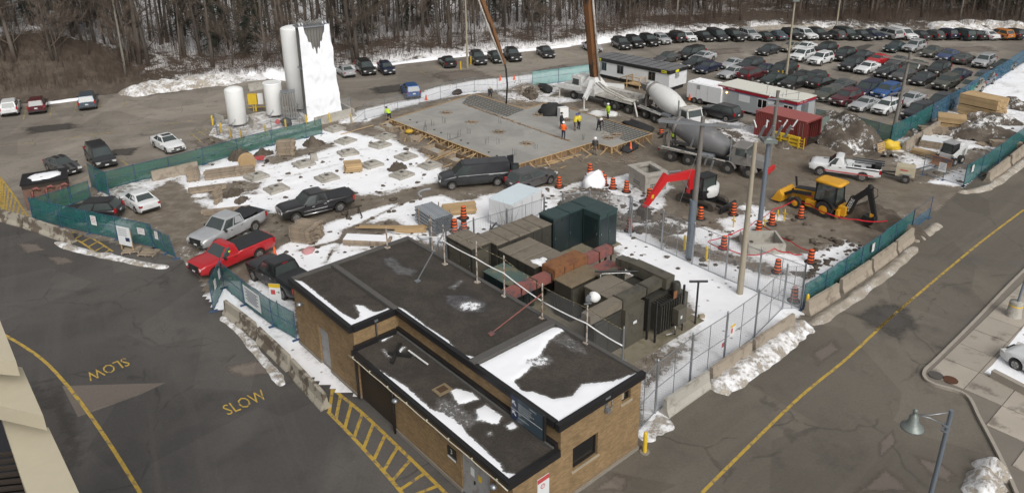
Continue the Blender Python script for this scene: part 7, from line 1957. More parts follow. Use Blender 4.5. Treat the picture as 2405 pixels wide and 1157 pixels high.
P(t, 'frame', M_JD, lambda m: (m.bbox((-.9, -.35, .6), (2.9, .35, 1.0)), m.bbox((.75, -.8, .45), (1.6, .8, 1.0))))
P(t, 'bonnet', M_JD, lambda m: m.loft([[(1.0, -.42, 1.0), (1.0, .42, 1.0), (1.0, .40, 1.62), (1.0, -.40, 1.62)], [(2.85, -.4, .95), (2.85, .4, .95), (2.85, .36, 1.42), (2.85, -.36, 1.42)]], 0, False))
P(t, 'bonnet_top', M_MACHBLK, lambda m: m.bar((1.0, 0, 1.66), (2.8, 0, 1.46), .7, .05)); P(t, 'exhaust', M_MACHBLK, lambda m: m.cyl((1.35, -.3, 1.6), (1.4, -.3, 2.55), .05, n=7))
for s in (1, -1):
 P(t, 'fender', M_MACHBLK, lambda m: m.add([(.80 * math.cos(q), s * .85 + d, .66 + .80 * math.sin(q)) for q in np.linspace(.4, PI - .3, 9) for d in (-.26, .26)], [(2 * i, 2 * i + 2, 2 * i + 3, 2 * i + 1) for i in range(8)], 0, True))
 P(t, 'loader_arm', M_MACHBLK, lambda m: (m.bar((1.3, s * .6, 1.45), (2.7, s * .6, 1.25), .16, .26), m.bar((2.7, s * .6, 1.3), (3.55, s * .6, .75), .16, .24)))
 P(t, 'side_stripe', M_REDP if s > 0 else M_JD, lambda m: m.bar((1.2, s * .45, 1.22), (2.4, s * .43, 1.15), .02, .14))
 for x, y in ((-.75, .62), (.95, .62)): P(t, 'cab_pillar', M_MACHBLK, lambda m: m.bar((x, s * .72, 1.1), (x * .9, s * y, 2.6), .07, .07))
P(t, 'cab_glass', M_CARGLASS, lambda m: m.loft([[(-.72, -.68, 1.25), (.92, -.68, 1.25), (.92, .68, 1.25), (-.72, .68, 1.25)], [(-.66, -.58, 2.58), (.82, -.58, 2.58), (.82, .58, 2.58), (-.66, .58, 2.58)]], 0, False))
P(t, 'cab_base', M_MACHBLK, lambda m: m.bbox((-.8, -.6, .95), (1.0, .6, 1.24)))
P(t, 'cab_roof', M_JD, lambda m: m.loft([[(x * k, y * k, z) for x, y in ((-1.0, -.62), (-.8, -.8), (.95, -.8), (1.15, -.6), (1.15, .6), (.95, .8), (-.8, .8), (-1.0, .62))] for k, z in ((.95, 2.6), (1, 2.66), (1, 2.76), (.8, 2.84))], 0, True))
P(t, 'bucket', M_JD, lambda m: m.extr([(3.5, .25), (4.2, .2), (4.35, .3), (3.72, .42), (3.6, .8), (3.85, 1.12), (3.7, 1.15), (3.42, .8)], -1.05, 1.05))
for s in (1, -1): P(t, 'bucket_side', M_JD, lambda m: m.extr([(3.5, .25), (4.3, .24), (3.85, 1.1), (3.5, .85)], s * 1.08 - .02, s * 1.08 + .02))
P(t, 'tilt_cylinder', M_MACHBLK, lambda m: m.bar((3.2, -.75, 1.2), (3.35, -.75, 2.0), .12, .12))
P(t, 'swing_post', M_JD, lambda m: (m.bbox((-1.45, -.5, .35), (-.9, .5, 1.1)), m.bbox((-1.15, .55, .3), (-.95, .95, .9)), m.bbox((-1.15, -.95, .3), (-.95, -.55, .9))))
bm = P(t, 'boom', M_MACHBLK, lambda m: (m.bar((-1.4, 0, .6), (-1.85, 0, 1.95), .55, .36, 0, (0, 1, 0)), m.bar((-1.75, 0, 1.7), (-2.9, 0, 2.95), .46, .34, 0, (0, 1, 0))))
P(t, 'dipper', M_MACHBLK, lambda m: (m.bar((-2.75, 0, 3.05), (-3.45, 0, .95), .42, .28, 0, (0, 1, 0), .30, .24), m.blob((-2.85, 0, 3.0), (.25, .2, .3), 2, 0, 7, 5, .1)))
P(t, 'digging_bucket', M_MACHBLK, lambda m: m.extr([(-3.5, 1.0), (-3.3, .8), (-2.75, .9), (-2.6, .55), (-2.9, .3), (-3.4, .25), (-3.62, .6)], -.3, .3)); P(t, 'bucket_link', M_JD, lambda m: m.box((-3.3, 0, .95), (.25, .4, .25)))
P(t, 'hydraulic_hose', M_RUBBER, lambda m: m.tube([(-2.9, .1, 3.2), (-3.4, .1, 3.1), (-3.5, .1, 2.6), (-3.2, .1, 2.2)], .03, 5))
lt = obj('lettering', text_mb('DEERE', .40, sx=1.0), M_SIGNW, bm); lt.matrix_local = Matrix(((-.316, .949, 0, -1.64), (0, 0, 1, .186), (.949, .316, 0, 1.32), (0, 0, 0, 1)))
o_ = G(1648, 476); rz = heading((1680, 489), (1600, 463))
t = thing('excavator', 'mini excavator with red arm, black cab and white tail on muddy tracks', 'excavator', o_, rz)
for s in (1, -1):
 P(t, 'track', M_TRACK, lambda m: m.extr([(1.45 + .33 * math.sin(q), .34 - .33 * math.cos(q)) for q in np.linspace(0, PI, 8)] + [(-1.45 - .33 * math.sin(q), .34 + .33 * math.cos(q)) for q in np.linspace(0, PI, 8)], s * .92 - .22, s * .92 + .22))
 P(t, 'roller_guard', M_MACHBLK, lambda m: m.bbox((-1.3, s * .92 - .235, .2), (1.3, s * .92 + .235, .46)))
P(t, 'undercarriage', M_MACHBLK, lambda m: (m.bbox((-1, -.7, .3), (1, .7, .6)), m.cyl((0, 0, .6), (0, 0, .82), .55, n=14)))
P(t, 'dozer_blade', M_MACHBLK, lambda m: (m.bbox((-2.45, -1.1, .1), (-2.3, 1.1, .62)), m.bar((-1.2, .5, .45), (-2.3, .5, .35), .16, .16), m.bar((-1.2, -.5, .45), (-2.3, -.5, .35), .16, .16)))
q_ = G(1512, 520) - o_; ry = math.atan2(q_.y, q_.x) - rz; RZ_ = Matrix.Rotation(ry, 4, 'Z')
def PU(name, mat, fn):
 o = P(t, name, mat, fn); o.rotation_euler = (0, 0, ry); return o
PU('house', M_MACHBLK, lambda m: m.bbox((-.9, -.95, .82), (1.0, .95, 1.3))); PU('counterweight', M_MIXW, lambda m: m.lathe([(1.12, .85), (1.18, 1.1), (1.16, 1.7), (1.0, 1.78), (.02, 1.79)], 20, (-.15, 0, 0)))
PU('cab', M_MACHBLK, lambda m: (m.bbox((-.45, -.05, 1.3), (1.15, 1.0, 1.5)), m.box((.33, .47, 2.62), (1.55, 1.02, .1))))
PU('cab_glass', M_CARGLASS, lambda m: m.box((.34, .47, 2.05), (1.45, .95, 1.08), taper=.93)); PU('engine_cover', M_MACHBLK, lambda m: m.box((-.3, -.5, 1.55), (1.1, .9, .5)))
for (x, y) in ((-.38, 0.02), (1.08, .02), (-.38, .95), (1.08, .95)): PU('cab_pillar', M_MACHBLK, lambda m: m.bar((x, y, 1.5), (x, y, 2.6), .07, .07))
RL_ = q_.length
PU('boom_foot', M_MACHBLK, lambda m: m.bbox((1.0, -.35, .9), (1.5, .15, 1.5)))
PU('boom', M_HVYRED, lambda m: (m.bar((1.3, -.1, 1.2), (1.35, -.1, 2.75), .62, .3, 0, (0, 1, 0)), m.bar((1.15, -.1, 2.75), (RL_ * .72, -.1, 3.0), .74, .34, 0, (0, 1, 0), .42, .28)))
PU('arm', M_HVYRED, lambda m: m.bar((RL_ * .64, -.1, 3.25), (RL_ * .99, -.1, 1.1), .74, .30, 0, (0, 1, 0), .36, .24)); PU('arm_mark', M_YELP, lambda m: m.bbox((RL_ * .86, .035, 1.75), (RL_ * .90, .045, 2.05)))
for (p, r_) in (((1.6, -.1, 1.6), (2.5, -.1, 2.75)), ((2.6, -.1, 3.3), (RL_ * .62, -.1, 3.5))): PU('hydraulic_ram', M_GALV, lambda m: m.cyl(p, r_, .07, n=8))
PU('bucket', M_TRACK, lambda m: m.extr([(RL_ * .97, 1.2), (RL_ * 1.03, 1.0), (RL_ * 1.05, .3), (RL_ * .96, .05), (RL_ * .86, .3), (RL_ * .93, .55)], -.55, .35))
o_ = G(2228, 382); rz = heading((2240, 372), (2185, 392))
t = thing('skid_steer', 'white skid steer loader with a rusty bucket by the scattered timber', 'loader', o_, rz)
wheelset(t, [(x, s * .72) for x in (-.55, .6) for s in (1, -1)], .40, .32, M_DIRTYW)
P(t, 'body', M_MIXW, lambda m: m.bbox((-1.2, -.55, .35), (.8, .55, 1.05))); P(t, 'cab', M_MACHBLK, lambda m: m.box((.1, 0, 1.5), (1.25, 1.0, .95), taper=.92)); P(t, 'cab_roof', M_GREYDOOR, lambda m: m.box((.1, 0, 2.0), (1.3, 1.02, .08)))
P(t, 'front_glass', M_CARGLASS, lambda m: m.box((.70, 0, 1.5), (.06, .8, .75)))
for s in (1, -1): P(t, 'lift_arm', M_MIXW, lambda m: (m.bar((-1.15, s * .72, 1.7), (.9, s * .72, .95), .16, .26), m.bar((-1.15, s * .72, 1.75), (-1.15, s * .68, .8), .16, .3)))
P(t, 'bucket', M_RUST, lambda m: m.extr([(1.1, .1), (1.75, .08), (1.3, .2), (1.2, .6), (1.35, .75), (1.1, .75)], -.85, .85)); P(t, 'rear_panel', M_MIXW, lambda m: m.bbox((-1.26, -.5, .4), (-1.201, .5, 1.0)))
o_ = G(2123, 424); rz = heading((2130, 424), (2040, 410))
t = thing('towed_compressor', 'small tan towed compressor with a black wheel behind the white pickup', 'compressor', o_, rz)
P(t, 'body', pm('tan_cover', (.42, .37, .26), .55), lambda m: m.box((0, .1, 1.0), (1.5, 1.1, .85), taper=.96)); wheelset(t, [(-.1, .72), (-.1, -.55)], .36, .24); P(t, 'mudguard', M_GALV, lambda m: m.box((-.1, .74, .80), (.8, .28, .06)))
P(t, 'drawbar', M_BLACK, lambda m: (m.bar((.7, .5, .5), (2.4, 0, .5), .09, .1), m.bar((.7, -.5, .5), (2.4, 0, .5), .09, .1))); P(t, 'jockey_wheel', M_TYRE, lambda m: m.cyl((2.0, -.3, .25), (2.0, -.1, .25), .22, n=12))
P(t, 'print', M_REDP, lambda m: m.box((.1, .665, 1.15), (.6, .012, .1)))
t = thing('steel_ramp', 'small folded steel ramp lying in the mud beside the skid steer bucket', 'ramp', G(2180, 400), .3)
for k in (-.3, .3): P(t, 'rail', M_GALV, lambda m: m.bar((-.9, k, .15), (.9, k, .35), .12, .08))
P(t, 'leg', M_GALV, lambda m: m.bar((.6, -.4, .02), (.6, .4, .3), .06, .06))
# ================================================================ people
def person(label, pos, rz, top, legs, hat=(.7, .7, .7), pose='stand', vest=None, tool=None):
 t = thing('person', label, 'person', pos, rz, 'workers on the site')
 b = {'stand': 0.0, 'lean': .35, 'bend': .95, 'crouch': .5}[pose]; k = .55 if pose == 'crouch' else 1.0
 hz = .92 * k; J = lambda x, y, z: (x, y, z)
 ch = (math.sin(b) * .48, 0, hz + math.cos(b) * .48); nk = (math.sin(b) * .58, 0, hz + math.cos(b) * .56); hd = (math.sin(b) * .66 + .04, 0, hz + math.cos(b) * .70)
 V = [(0, 0, hz, .17), (*ch, .20), (*nk, .075), (*hd, .105)]; E_ = [(0, 1), (1, 2), (2, 3)]
 st_ = .16 if pose == 'stand' else .3
 for s in (1, -1):
  kx = .05 * s + (.28 if pose == 'crouch' else .06); n = len(V)
  V += [(0, s * .10, hz - .05, .12), (kx, s * .13, .48 * k + .02, .085), (-.02 + st_ * .5 * s, s * .15, .08, .06), (.12 + st_ * .5 * s, s * .17, .05, .05)]
  E_ += [(0, n), (n, n + 1), (n + 1, n + 2), (n + 2, n + 3)]
  n = len(V); sx, sz = ch[0] + math.sin(b) * .04, ch[2] + .04
  hx = .18 + b * .25; V += [(sx, s * .21, sz, .085), (sx + .06, s * .27, sz - .28, .06), (sx + hx, s * (.22 if pose == 'stand' else .12), sz - .48, .048), (sx + hx + .06, s * (.2 if pose == 'stand' else .1), sz - .56, .045)]
  E_ += [(1, n), (n, n + 1), (n + 1, n + 2), (n + 2, n + 3)]
 me = bpy.data.meshes.new('body'); me.from_pydata([v[:3] for v in V], E_, [])
 o = bpy.data.objects.new('body', me); COL.objects.link(o)
 o.modifiers.new('s', 'SKIN').use_smooth_shade = True
 for i, v in enumerate(V): me.skin_vertices[0].data[i].radius = (v[3], v[3] * .9)
 me.skin_vertices[0].data[0].use_root = True
 sb = o.modifiers.new('d', 'SUBSURF'); sb.levels = 1; sb.render_levels = 1
 dg = bpy.context.evaluated_depsgraph_get(); ev = bpy.data.meshes.new_from_object(o.evaluated_get(dg))
 bpy.data.objects.remove(o)
 for m_ in (top, legs, M_SKIN, M_BOOT): ev.materials.append(m_)
 H = Vector(hd)
 for p in ev.polygons:
  c = p.center
  p.material_index = 2 if (c - H).length < .17 else 3 if c.z < .13 else 1 if c.z < hz - .02 and abs(c.y) < .3 and (c.x < ch[0] + .1 and abs(c.y) < .22 or c.z < hz * .7) else 0
 obj('body', ev, None, t)
 P(t, 'hard_hat', HATS.setdefault(hat, pm('hard_hat', hat, .4)), lambda m: m.lathe([(.17, 0), (.155, .02), (.14, .08), (.09, .13), (.01, .15)], 10, (H.x, 0, H.z + .04)))
 if vest is not None: P(t, 'vest', vest, lambda m: m.loft([[(q[0] + r * .8 * math.cos(a), r * 1.12 * math.sin(a), q[1]) for a in np.linspace(0, 2 * PI, 11)[:-1]] for q, r in (((0 + math.sin(b) * .0, hz + .02), .20), ((math.sin(b) * .25, hz + math.cos(b) * .25), .215), ((ch[0], ch[2]), .225), ((nk[0] * .98, nk[2]), .12))], 0, True, caps=False))
 if tool: P(t, 'rake', M_WOODG, lambda m: (m.bar((.45, 0, hz), (1.2, .1, .03), .035, .035), m.box((1.2, .1, .03), (.1, .6, .05))))
 return t
HATS = {}
M_SKIN = pm('skin', (.42, .24, .17), .6); M_BOOT = pm('rubber_boot', (.02, .02, .02), .6); M_DARKCLO = pm('dark_cloth', (.018, .02, .026), .85); M_NAVYCLO = pm('navy_cloth', (.015, .02, .045), .85); M_TANCLO = pm('tan_cloth', (.17, .13, .095), .85); M_CHARC = pm('charcoal_cloth', (.045, .047, .052), .85)
ZG = lambda px, py: G(px, py, ZS + .01)
person('person in dark clothes and lime vest bending at the slab corner on the left', G(915, 284), 2.2, M_HIVIS, M_DARKCLO, (.03, .03, .03), 'bend', M_HIVIS)
person('person in dark clothes with a pale helmet crouching at the far slab edge', ZG(1151, 227), -1.4, M_CHARC, M_DARKCLO, (.5, .45, .35), 'crouch')
person('person all in dark clothes standing on the slab beside the black tarp', ZG(1318, 303), -.4, M_DARKCLO, M_DARKCLO, (.03, .03, .03), 'stand')
person('person in an orange vest and white helmet standing on the slab joint', ZG(1323, 326), 1.2, M_HIVISO, M_NAVYCLO, (.75, .75, .75), 'stand', M_HIVISO)
person('person in a yellow vest leaning, left of the pair on the slab', ZG(1350, 306), .6, M_HIVISY, M_TANCLO, (.05, .07, .25), 'lean', M_HIVISY)
person('person in a yellow vest and dark trousers, right of the pair on the slab', ZG(1359, 304), .9, M_HIVISY, M_DARKCLO, (.03, .03, .03), 'stand', M_HIVISY)
person('person in dark clothes with white helmet raking the fresh concrete', ZG(1406, 307), -1.3, M_DARKCLO, M_DARKCLO, (.75, .75, .75), 'bend', None, True)
person('person in a lime jacket standing by the pump truck rear wheels', G(1428, 279), -2.5, M_HIVIS, M_DARKCLO, (.75, .75, .75), 'stand', M_HIVIS)
person('person in a dark jacket and tan trousers watching from in front of the slab', G(1397, 364), 1.3, M_CHARC, M_TANCLO, (.8, .8, .8), 'stand')
person('person in a lime jacket half hidden behind the grey mixer truck', G(1579, 341), .3, M_HIVIS, M_DARKCLO, (.7, .7, .7), 'stand', M_HIVIS)
# ================================================================ poles, drums, heaps, stores and small things
M_POLEC = pm('concrete_pole', (.33, .29, .22), .8, var=.1, fine=.1, fs=20); M_POLES = pm('grey_steel_pole', (.17, .20, .235), .5, .3, var=.1); M_POLEW = pm('weathered_pole', (.17, .155, .14), .8, var=.2, vs=1, stretch=(1, 1, .2))
M_LANT = pm('grey_green_lantern', (.19, .215, .20), .45, .3)
def pole(px, h, r0, r1, mat, label, parts=(), lean=(0, 0), name='lamp_post', cat='lamp post', n=10):
 p = G(*px) if not isinstance(px, Vector) else px
 t = thing(name, label, cat, p)
 P(t, 'shaft', mat, lambda m: m.cyl((0, 0, 0), (lean[0], lean[1], h), r0, r1, n))
 for nm, mt, fn in parts: P(t, nm, mt, fn)
 return t
pole((1737, 690), 10.1, .21, .12, M_POLEC, 'pale concrete pole standing in the snow of the fenced yard')
lf = lambda m: (m.box((0, 0, 7.2), (.95, .95, .22)), m.box((0, 0, 7.36), (.7, .7, .14), taper=.6))
pole((1782, 546), 7.1, .19, .15, M_POLES, 'grey steel column with a square lantern head by the red tape', [('lantern', M_LANT, lf)] + [('flood_lamp', M_GALV, (lambda x: lambda m: m.bar((x, -.5, 7.6), (x + .25, -.75, 8.5), .16, .14))(x)) for x in (-.9, -.3, .3, .9)])
pole((1618, 607), 10.2, .23, .14, M_POLEW, 'tall weathered utility pole with a crossarm in front of the grey mixer', [('crossarm', M_GALV, lambda m: m.bar((-2.6, .2, 9.9), (2.6, -.4, 9.6), .14, .16)), ('fuse_unit', M_GALV, lambda m: (m.bar((-.5, -.2, 8.2), (-.35, -.3, 8.9), .1, .1), m.bar((.5, -.2, 7.0), (.65, -.3, 7.7), .1, .1), m.bar((.9, -.2, 6.6), (1.05, -.3, 7.3), .1, .1))),
  ('steel_sleeve', M_POLES, lambda m: m.cyl((0, 0, .02), (0, 0, 4.4), .255, .245, 12)), ('guy_wire', M_GALV, lambda m: m.cyl((0, 0, 7.6), (-1.6, 1.2, 0), .018, n=4))], (.25, .1), 'utility_pole', 'utility pole')
iv = [('insulator', M_SIGNW, (lambda x: lambda m: m.cyl((x, 0, 6.35), (x, 0, 6.75), .06, n=7))(x)) for x in (-.6, -.2, .25, .6)]
pole((1806, 385), 6.9, .19, .16, M_POLEW, 'shorter weathered pole with white fuse cutouts in front of the red container', [('crossarm', M_GALV, lambda m: m.bar((-.75, 0, 6.2), (.75, 0, 6.1), .1, .12)), ('crossarm', M_GALV, lambda m: m.bar((-.75, 0, 5.6), (.75, 0, 5.5), .1, .12))] + iv + [('fuse_cutout', M_SIGNW, (lambda x, s: lambda m: m.bar((x, -.2, 3.6), (x + s * .3, -.35, 4.3), .12, .12))(x, s)) for x, s in ((-1.6, -1), (-.7, 0), (.8, 1), (1.7, 1))], (.15, .1), 'utility_pole', 'utility pole')
pole((2094, 326), 8.7, .20, .13, M_POLEW, 'leaning weathered utility pole with tilted crossarms beside the parked rows', [('crossarm', M_POLEW, lambda m: m.bar((-2.0, .4, 8.3), (2.3, -.4, 7.6), .12, .16)), ('crossarm', M_POLEW, lambda m: m.bar((-.9, 0, 4.6), (.9, 0, 4.9), .09, .1)), ('insulator', M_SIGNW, lambda m: m.cyl((1.3, -.2, 7.2), (1.4, -.2, 7.6), .06, n=6)), ('cable', M_BLACK, lambda m: (m.tube([(-.75, 0, 4.6), (-.6, 0, 3.6), (-.15, 0, 2.6)], .035, 5), m.tube([(.8, 0, 4.9), (.5, 0, 3.9), (.2, 0, 2.8)], .035, 5)))], (.55, .2), 'utility_pole', 'utility pole')
pole((1098, 160), 12.5, .16, .10, M_POLEC, 'pale concrete lamp post among cars along the woods')
pole((1845, 190), 10.2, .17, .10, M_POLEC, 'pale concrete lamp post in the middle of the main lot', [('lamp_head', M_LANT, lambda m: m.box((.1, -.1, 10.25), (.8, .45, .16)))], (.05, .05))
pole((1964, 66), 13, .13, .09, M_POLEC, 'thin pale lamp post behind the back row of cars')
for px in ((1082, 163), (1106, 152), (1826, 187), (1836, 186)):
 t = thing('bollard', 'yellow guard post at the foot of a concrete lamp post', 'bollard', G(*px), 0, 'yellow guard posts of the lamp posts'); P(t, 'post', M_YELP, lambda m: m.cyl((0, 0, 0), (0, 0, 1.15), .11, .10, 8))
for px, lab in (((1514, 1060), 'rusty yellow bollard at the right corner of the brick building'), ((1893, 728), 'yellow bollard between the netting and the roadside barrier'), ((1658, 612), 'short yellow post standing in the snow by the utility pole'), ((1607, 586), 'short yellow post in the snow left of the utility pole'),
    ((500, 294), 'yellow post with fittings at the left of the tank compound'), ((520, 312), 'yellow post at the front left corner of the tank compound'), ((542, 322), 'yellow post second along the front of the tank compound'), ((568, 330), 'yellow post by the netting below the tanks'),
    ((625, 318), 'yellow post below the second white tank'), ((672, 304), 'yellow post near the red valve'), ((720, 292), 'yellow post near the foot of the ice tower'), ((826, 290), 'orange yellow post right of the ice tower'), ((602, 262), 'yellow post behind the small white tanks'), ((775, 288), 'short yellow post in front of the ice tower')):
 t = thing('bollard', lab, 'bollard', G(*px), 0, None); P(t, 'post', M_YELP, lambda m: m.lathe([(.10, 0), (.10, 1.0), (.07, 1.1), (.01, 1.13)], 9)); P(t, 'base', M_PLASTER, lambda m: m.cyl((0, 0, -.01), (0, 0, .03), .24, n=10))
t = thing('yellow_barrier', 'yellow hinged barrier rail with boxes behind the white tanks', 'barrier', G(585, 262), .1)
P(t, 'rail', M_YELP, lambda m: (m.bar((0, 0, .9), (3.6, 0, 1.0), .1, .1), m.bar((0, 0, .45), (3.6, 0, .55), .06, .06))); P(t, 'cabinet', M_YELP, lambda m: m.bbox((.1, -.3, .9), (1.1, .1, 2.1))); P(t, 'cabinet', M_WHITE, lambda m: m.bbox((1.2, -.3, .9), (1.8, .1, 2.1))); P(t, 'post', M_YELP, lambda m: (m.bbox((.5, -.1, 0), (.6, 0, .9)), m.bbox((3.2, -.1, 0), (3.3, 0, 1.0))))
b = MB(); b.blob((0, 0, .4), (.6, .5, .5), 5, 0, 8, 6, .3); solo('tarp_heap', b, M_BLACK, 'black covered valve with red wheel at the foot of the tanks', 'valve cover', G(672, 296));
b = MB(); b.cyl((-.6, -.3, .5), (-.6, -.15, .5), .28, n=12); solo('valve_wheel', b, M_REDP, 'red valve wheel at the foot of the second white tank', 'valve', G(668, 295))
p = G(2170, 1222, .12)
pole(p, 5.4, .10, .085, M_POLES, 'grey street lamp with a bell shaped shade on an arm at bottom right', [('arm', M_GALV, lambda m: (m.tube([(0, 0, 5.3), (-.55, .1, 5.12), (-1.0, .2, 5.05)], .022, 5), m.tube([(0, 0, 4.72), (-.6, .1, 4.98), (-1.0, .2, 5.05)], .022, 5))), ('shade', M_LANT, lambda m: m.lathe([(.06, .42), (.09, .34), (.17, .26), (.19, .05), (.21, .03), (.23, -.02), (.30, -.12), (.42, -.22), (.44, -.26), (.3, -.24)], 16, (-1.12, .22, 4.7))), ('finial', M_LANT, lambda m: m.lathe([(.05, 0), (.09, .06), (.09, .14), (.04, .2)], 10, (-1.12, .22, 5.1))), ('collar', M_GALV, lambda m: (m.cyl((0, 0, 4.68), (0, 0, 4.74), .12, n=10), m.cyl((0, 0, 4.45), (0, 0, 4.5), .12, n=10)))], (.12, 0))
p = G(2380, 742, .12)
pole(p, 6, .075, .06, M_POLES, 'grey lamp post on a round concrete pedestal at the right edge', [('pedestal', M_PRECAST, lambda m: m.lathe([(.52, -.1), (.50, .0), (.40, .05), (.36, .9), (.36, .98), (.02, 1.0)], 18)), ('yellow_ring', M_YELP, lambda m: m.lathe([(.375, .72), (.38, .78), (.365, .8)], 18))], (.5, .1))
w_ = MB(); w_.bar(G(2330, 878, .3), G(2440, 935, .3), .3, .55); solo('parking_wall', w_, M_KERB, 'low concrete wall beside the white car at the right edge', 'wall')
wv = MB(); wr = pm('wire', (.12, .12, .12), .5)
for i, (a, za, b_, zb, lab) in enumerate((((2094, 326), 8.2, (2700, 130), 9, 'overhead wire from the leaning pole to the right, upper one'), ((2094, 326), 7.8, (2800, 160), 8, 'overhead wire from the leaning pole to the right, lower one'), ((1806, 385), 6.2, (2094, 326), 4.8, 'thin wire between the two utility poles over the site office'), ((1618, 607), 9.7, (1806, 385), 6.1, 'thin wire from the crossarm pole to the short pole'), ((1806, 385), 6.5, (2094, 326), 8.1, 'upper thin wire across the parked cars between two poles'))):
 m = MB(); A_, B_ = G(*a) + Vector((.3, 0, za)), G(*b_) + Vector((.3, 0, zb)); m.tube(sag(A_, B_, 10, .5), .016, 4); solo('overhead_wire', m, wr, lab, 'wire')
dm = {}
def drum_parts():
 for nm, mt, fn in (('body', M_ORANGE, lambda m: m.lathe([(.24, .08), (.235, .3), (.22, .32), (.215, .55), (.20, .57), (.195, .8), (.18, .82), (.175, .98), (.10, 1.02), (.01, 1.02)], 12)), ('black_band', M_RUBBER, lambda m: [m.lathe([(r + .004, z), (r + .004, z + .11)], 12) for r, z in ((.238, .16), (.222, .38), (.206, .62), (.186, .85))]), ('base', M_RUBBER, lambda m: m.lathe([(.42, 0), (.42, .06), (.26, .1)], 12))):
  m = MB(); fn(m); dm[nm] = m.mesh(nm, [mt])
drum_parts()
def drum(px, lab, z=0.0):
 t = thing('traffic_drum', lab, 'traffic drum', G(*px) + Vector((0, 0, z)), R.uniform(0, 6), 'orange and black traffic drums')
 for nm, me in dm.items(): obj(nm, me, None, t)
for px, lab in (((1313, 441), 'by itself in the mud left of the white tarp heap'), ((1413, 428), 'just behind the white tarp heap'), ((1419, 436), 'right behind the white tarp heap, nearest it'), ((1439, 444), 'right of the white tarp heap'), ((1471, 451), 'left of the perforated concrete chamber'), ((1524, 470), 'in front of the perforated concrete chamber'),
    ((1553, 316), 'at the slab corner beside the pump hopper'), ((1645, 514), 'below the excavator blade by the utility pole'), ((1722, 505), 'right below the excavator dozer blade'), ((1812, 528), 'on snow beside the red tape stakes'), ((1880, 512), 'beside the backhoe front wheel'), ((1781, 547), 'at the foot of the steel column'), ((1478, 543), 'leaning by the excavator bucket behind the green cabinets'),
    ((1699, 584), 'beside the fence left of the open concrete pit'), ((1903, 617), 'by the roadside netting below the backhoe'), ((1825, 640), 'in front of the open concrete pit'), ((1864, 707), 'inside the corner of the chain link fence'), ((1068, 543), 'nearest the brown cabinets'), ((1090, 537), 'behind the grey pipe bundle, lower of two'), ((1068, 545), 'snug behind the brown cabinet lid')):
 drum(px, 'orange and black drum ' + lab)
drum((1090, 537), 'orange and black drum stacked on another behind the pipe bundle', .85)
cm = MB(); cm.lathe([(.20, .03), (.17, .05), (.05, .7), (.02, .72)], 10); cm.box((0, 0, .015), (.42, .42, .03)); CM = cm.mesh('traffic_cone', [M_ORANGE])
for px, lab in (((1481, 356), 'tall orange cone by the scrap in front of the slab corner'), ((1208, 188), 'small orange cone on the snow near the wire fence'), ((1175, 190), 'small orange cone fallen by the wire fence'), ((1001, 236), 'small orange cone beside the blue SUV'), ((454, 640), 'orange cone at the gate'), ((647, 608), 'orange marker post behind the red pickup')):
 if 'gate' in lab: continue
 o = solo('traffic_cone', CM, None, lab, 'traffic cone', G(*px), 0, 'orange cones'); o.scale = (1, 1, 1.4) if 'tall' in lab or 'marker' in lab else (1, 1, 1)
a, rz, L, D = tri_frame((1476, 430), (1514, 455), (1557, 442))
D = 2.1
def chamber(nm, lab, org, rz, L, D, h, lip, holes):
 t = thing(nm, lab, 'concrete chamber', org, rz)
 for lo, hi in (((0, 0, 0), (L, .16, h)), ((0, D - .16, 0), (L, D, h)), ((0, .162, 0), (.16, D - .162, h)), ((L - .16, .162, 0), (L, D - .162, h))): bx(t, 'wall', lo, hi, M_PRECAST)
 bx(t, 'floor', (.162, .162, .0), (L - .162, D - .162, .06), M_PRECAST)
 if lip:
  for lo, hi in (((-.12, -.12, h), (L + .12, .34, h + .22)), ((-.12, D - .34, h), (L + .12, D + .12, h + .22)), ((-.12, .342, h), (.34, D - .342, h + .22)), ((L - .34, .342, h), (L + .12, D - .342, h + .22))): bx(t, 'lid_frame', lo, hi, M_PRECAST)
 for i in range(holes):
  for j in range(2):
   bx(t, 'duct_hole', (L * .3 + i * .17, -.006, .42 + j * .2), (L * .3 + i * .17 + .1, .002, .53 + j * .2), M_BLACK); bx(t, 'duct_hole', (L - .002 , D * .25 + i * .16, .42 + j * .2), (L + .006, D * .25 + i * .16 + .1, .53 + j * .2), M_BLACK)
 return t
chamber('cable_chamber', 'perforated precast concrete chamber with an open square top', a, rz, L, D, 1.45, True, 6)
o_ = G(1756, 598); chamber('cable_pit', 'open precast concrete pit box set in the mud inside red tape', o_, BRZ - .72, 2.6, 2.2, .8, False, 0)
M_TAPE = pm('red_tape', (.55, .02, .035), .5)
for i, (pts, lab) in enumerate((([(1662, 588), (1740, 560), (1770, 542), (1815, 512), (1868, 487), (1900, 500), (1940, 522), (2010, 537), (2080, 540)], 'red tape running past the backhoe to the roadside netting'), ([(1660, 590), (1712, 610), (1770, 622), (1816, 606), (1850, 615), (1880, 620)], 'red tape in front of the open concrete pit'), ([(1780, 542), (1815, 565), (1856, 590), (1900, 612)], 'red tape behind the open concrete pit'))):
 q = [G(*k) for k in pts]; m = MB(); ln = []
 for a, b_ in zip(q[:-1], q[1:]): ln += sag(a + Vector((0, 0, .75)), b_ + Vector((0, 0, .75)), 4, .12)[:-1]
 ln.append(q[-1] + Vector((0, 0, .75))); vs = [(p.x, p.y, p.z + d) for p in ln for d in (-.045, .045)]
 m.add(vs, [(2 * k, 2 * k + 2, 2 * k + 3, 2 * k + 1) for k in range(len(ln) - 1)]); solo('warning_tape', m, M_TAPE, lab, 'tape')
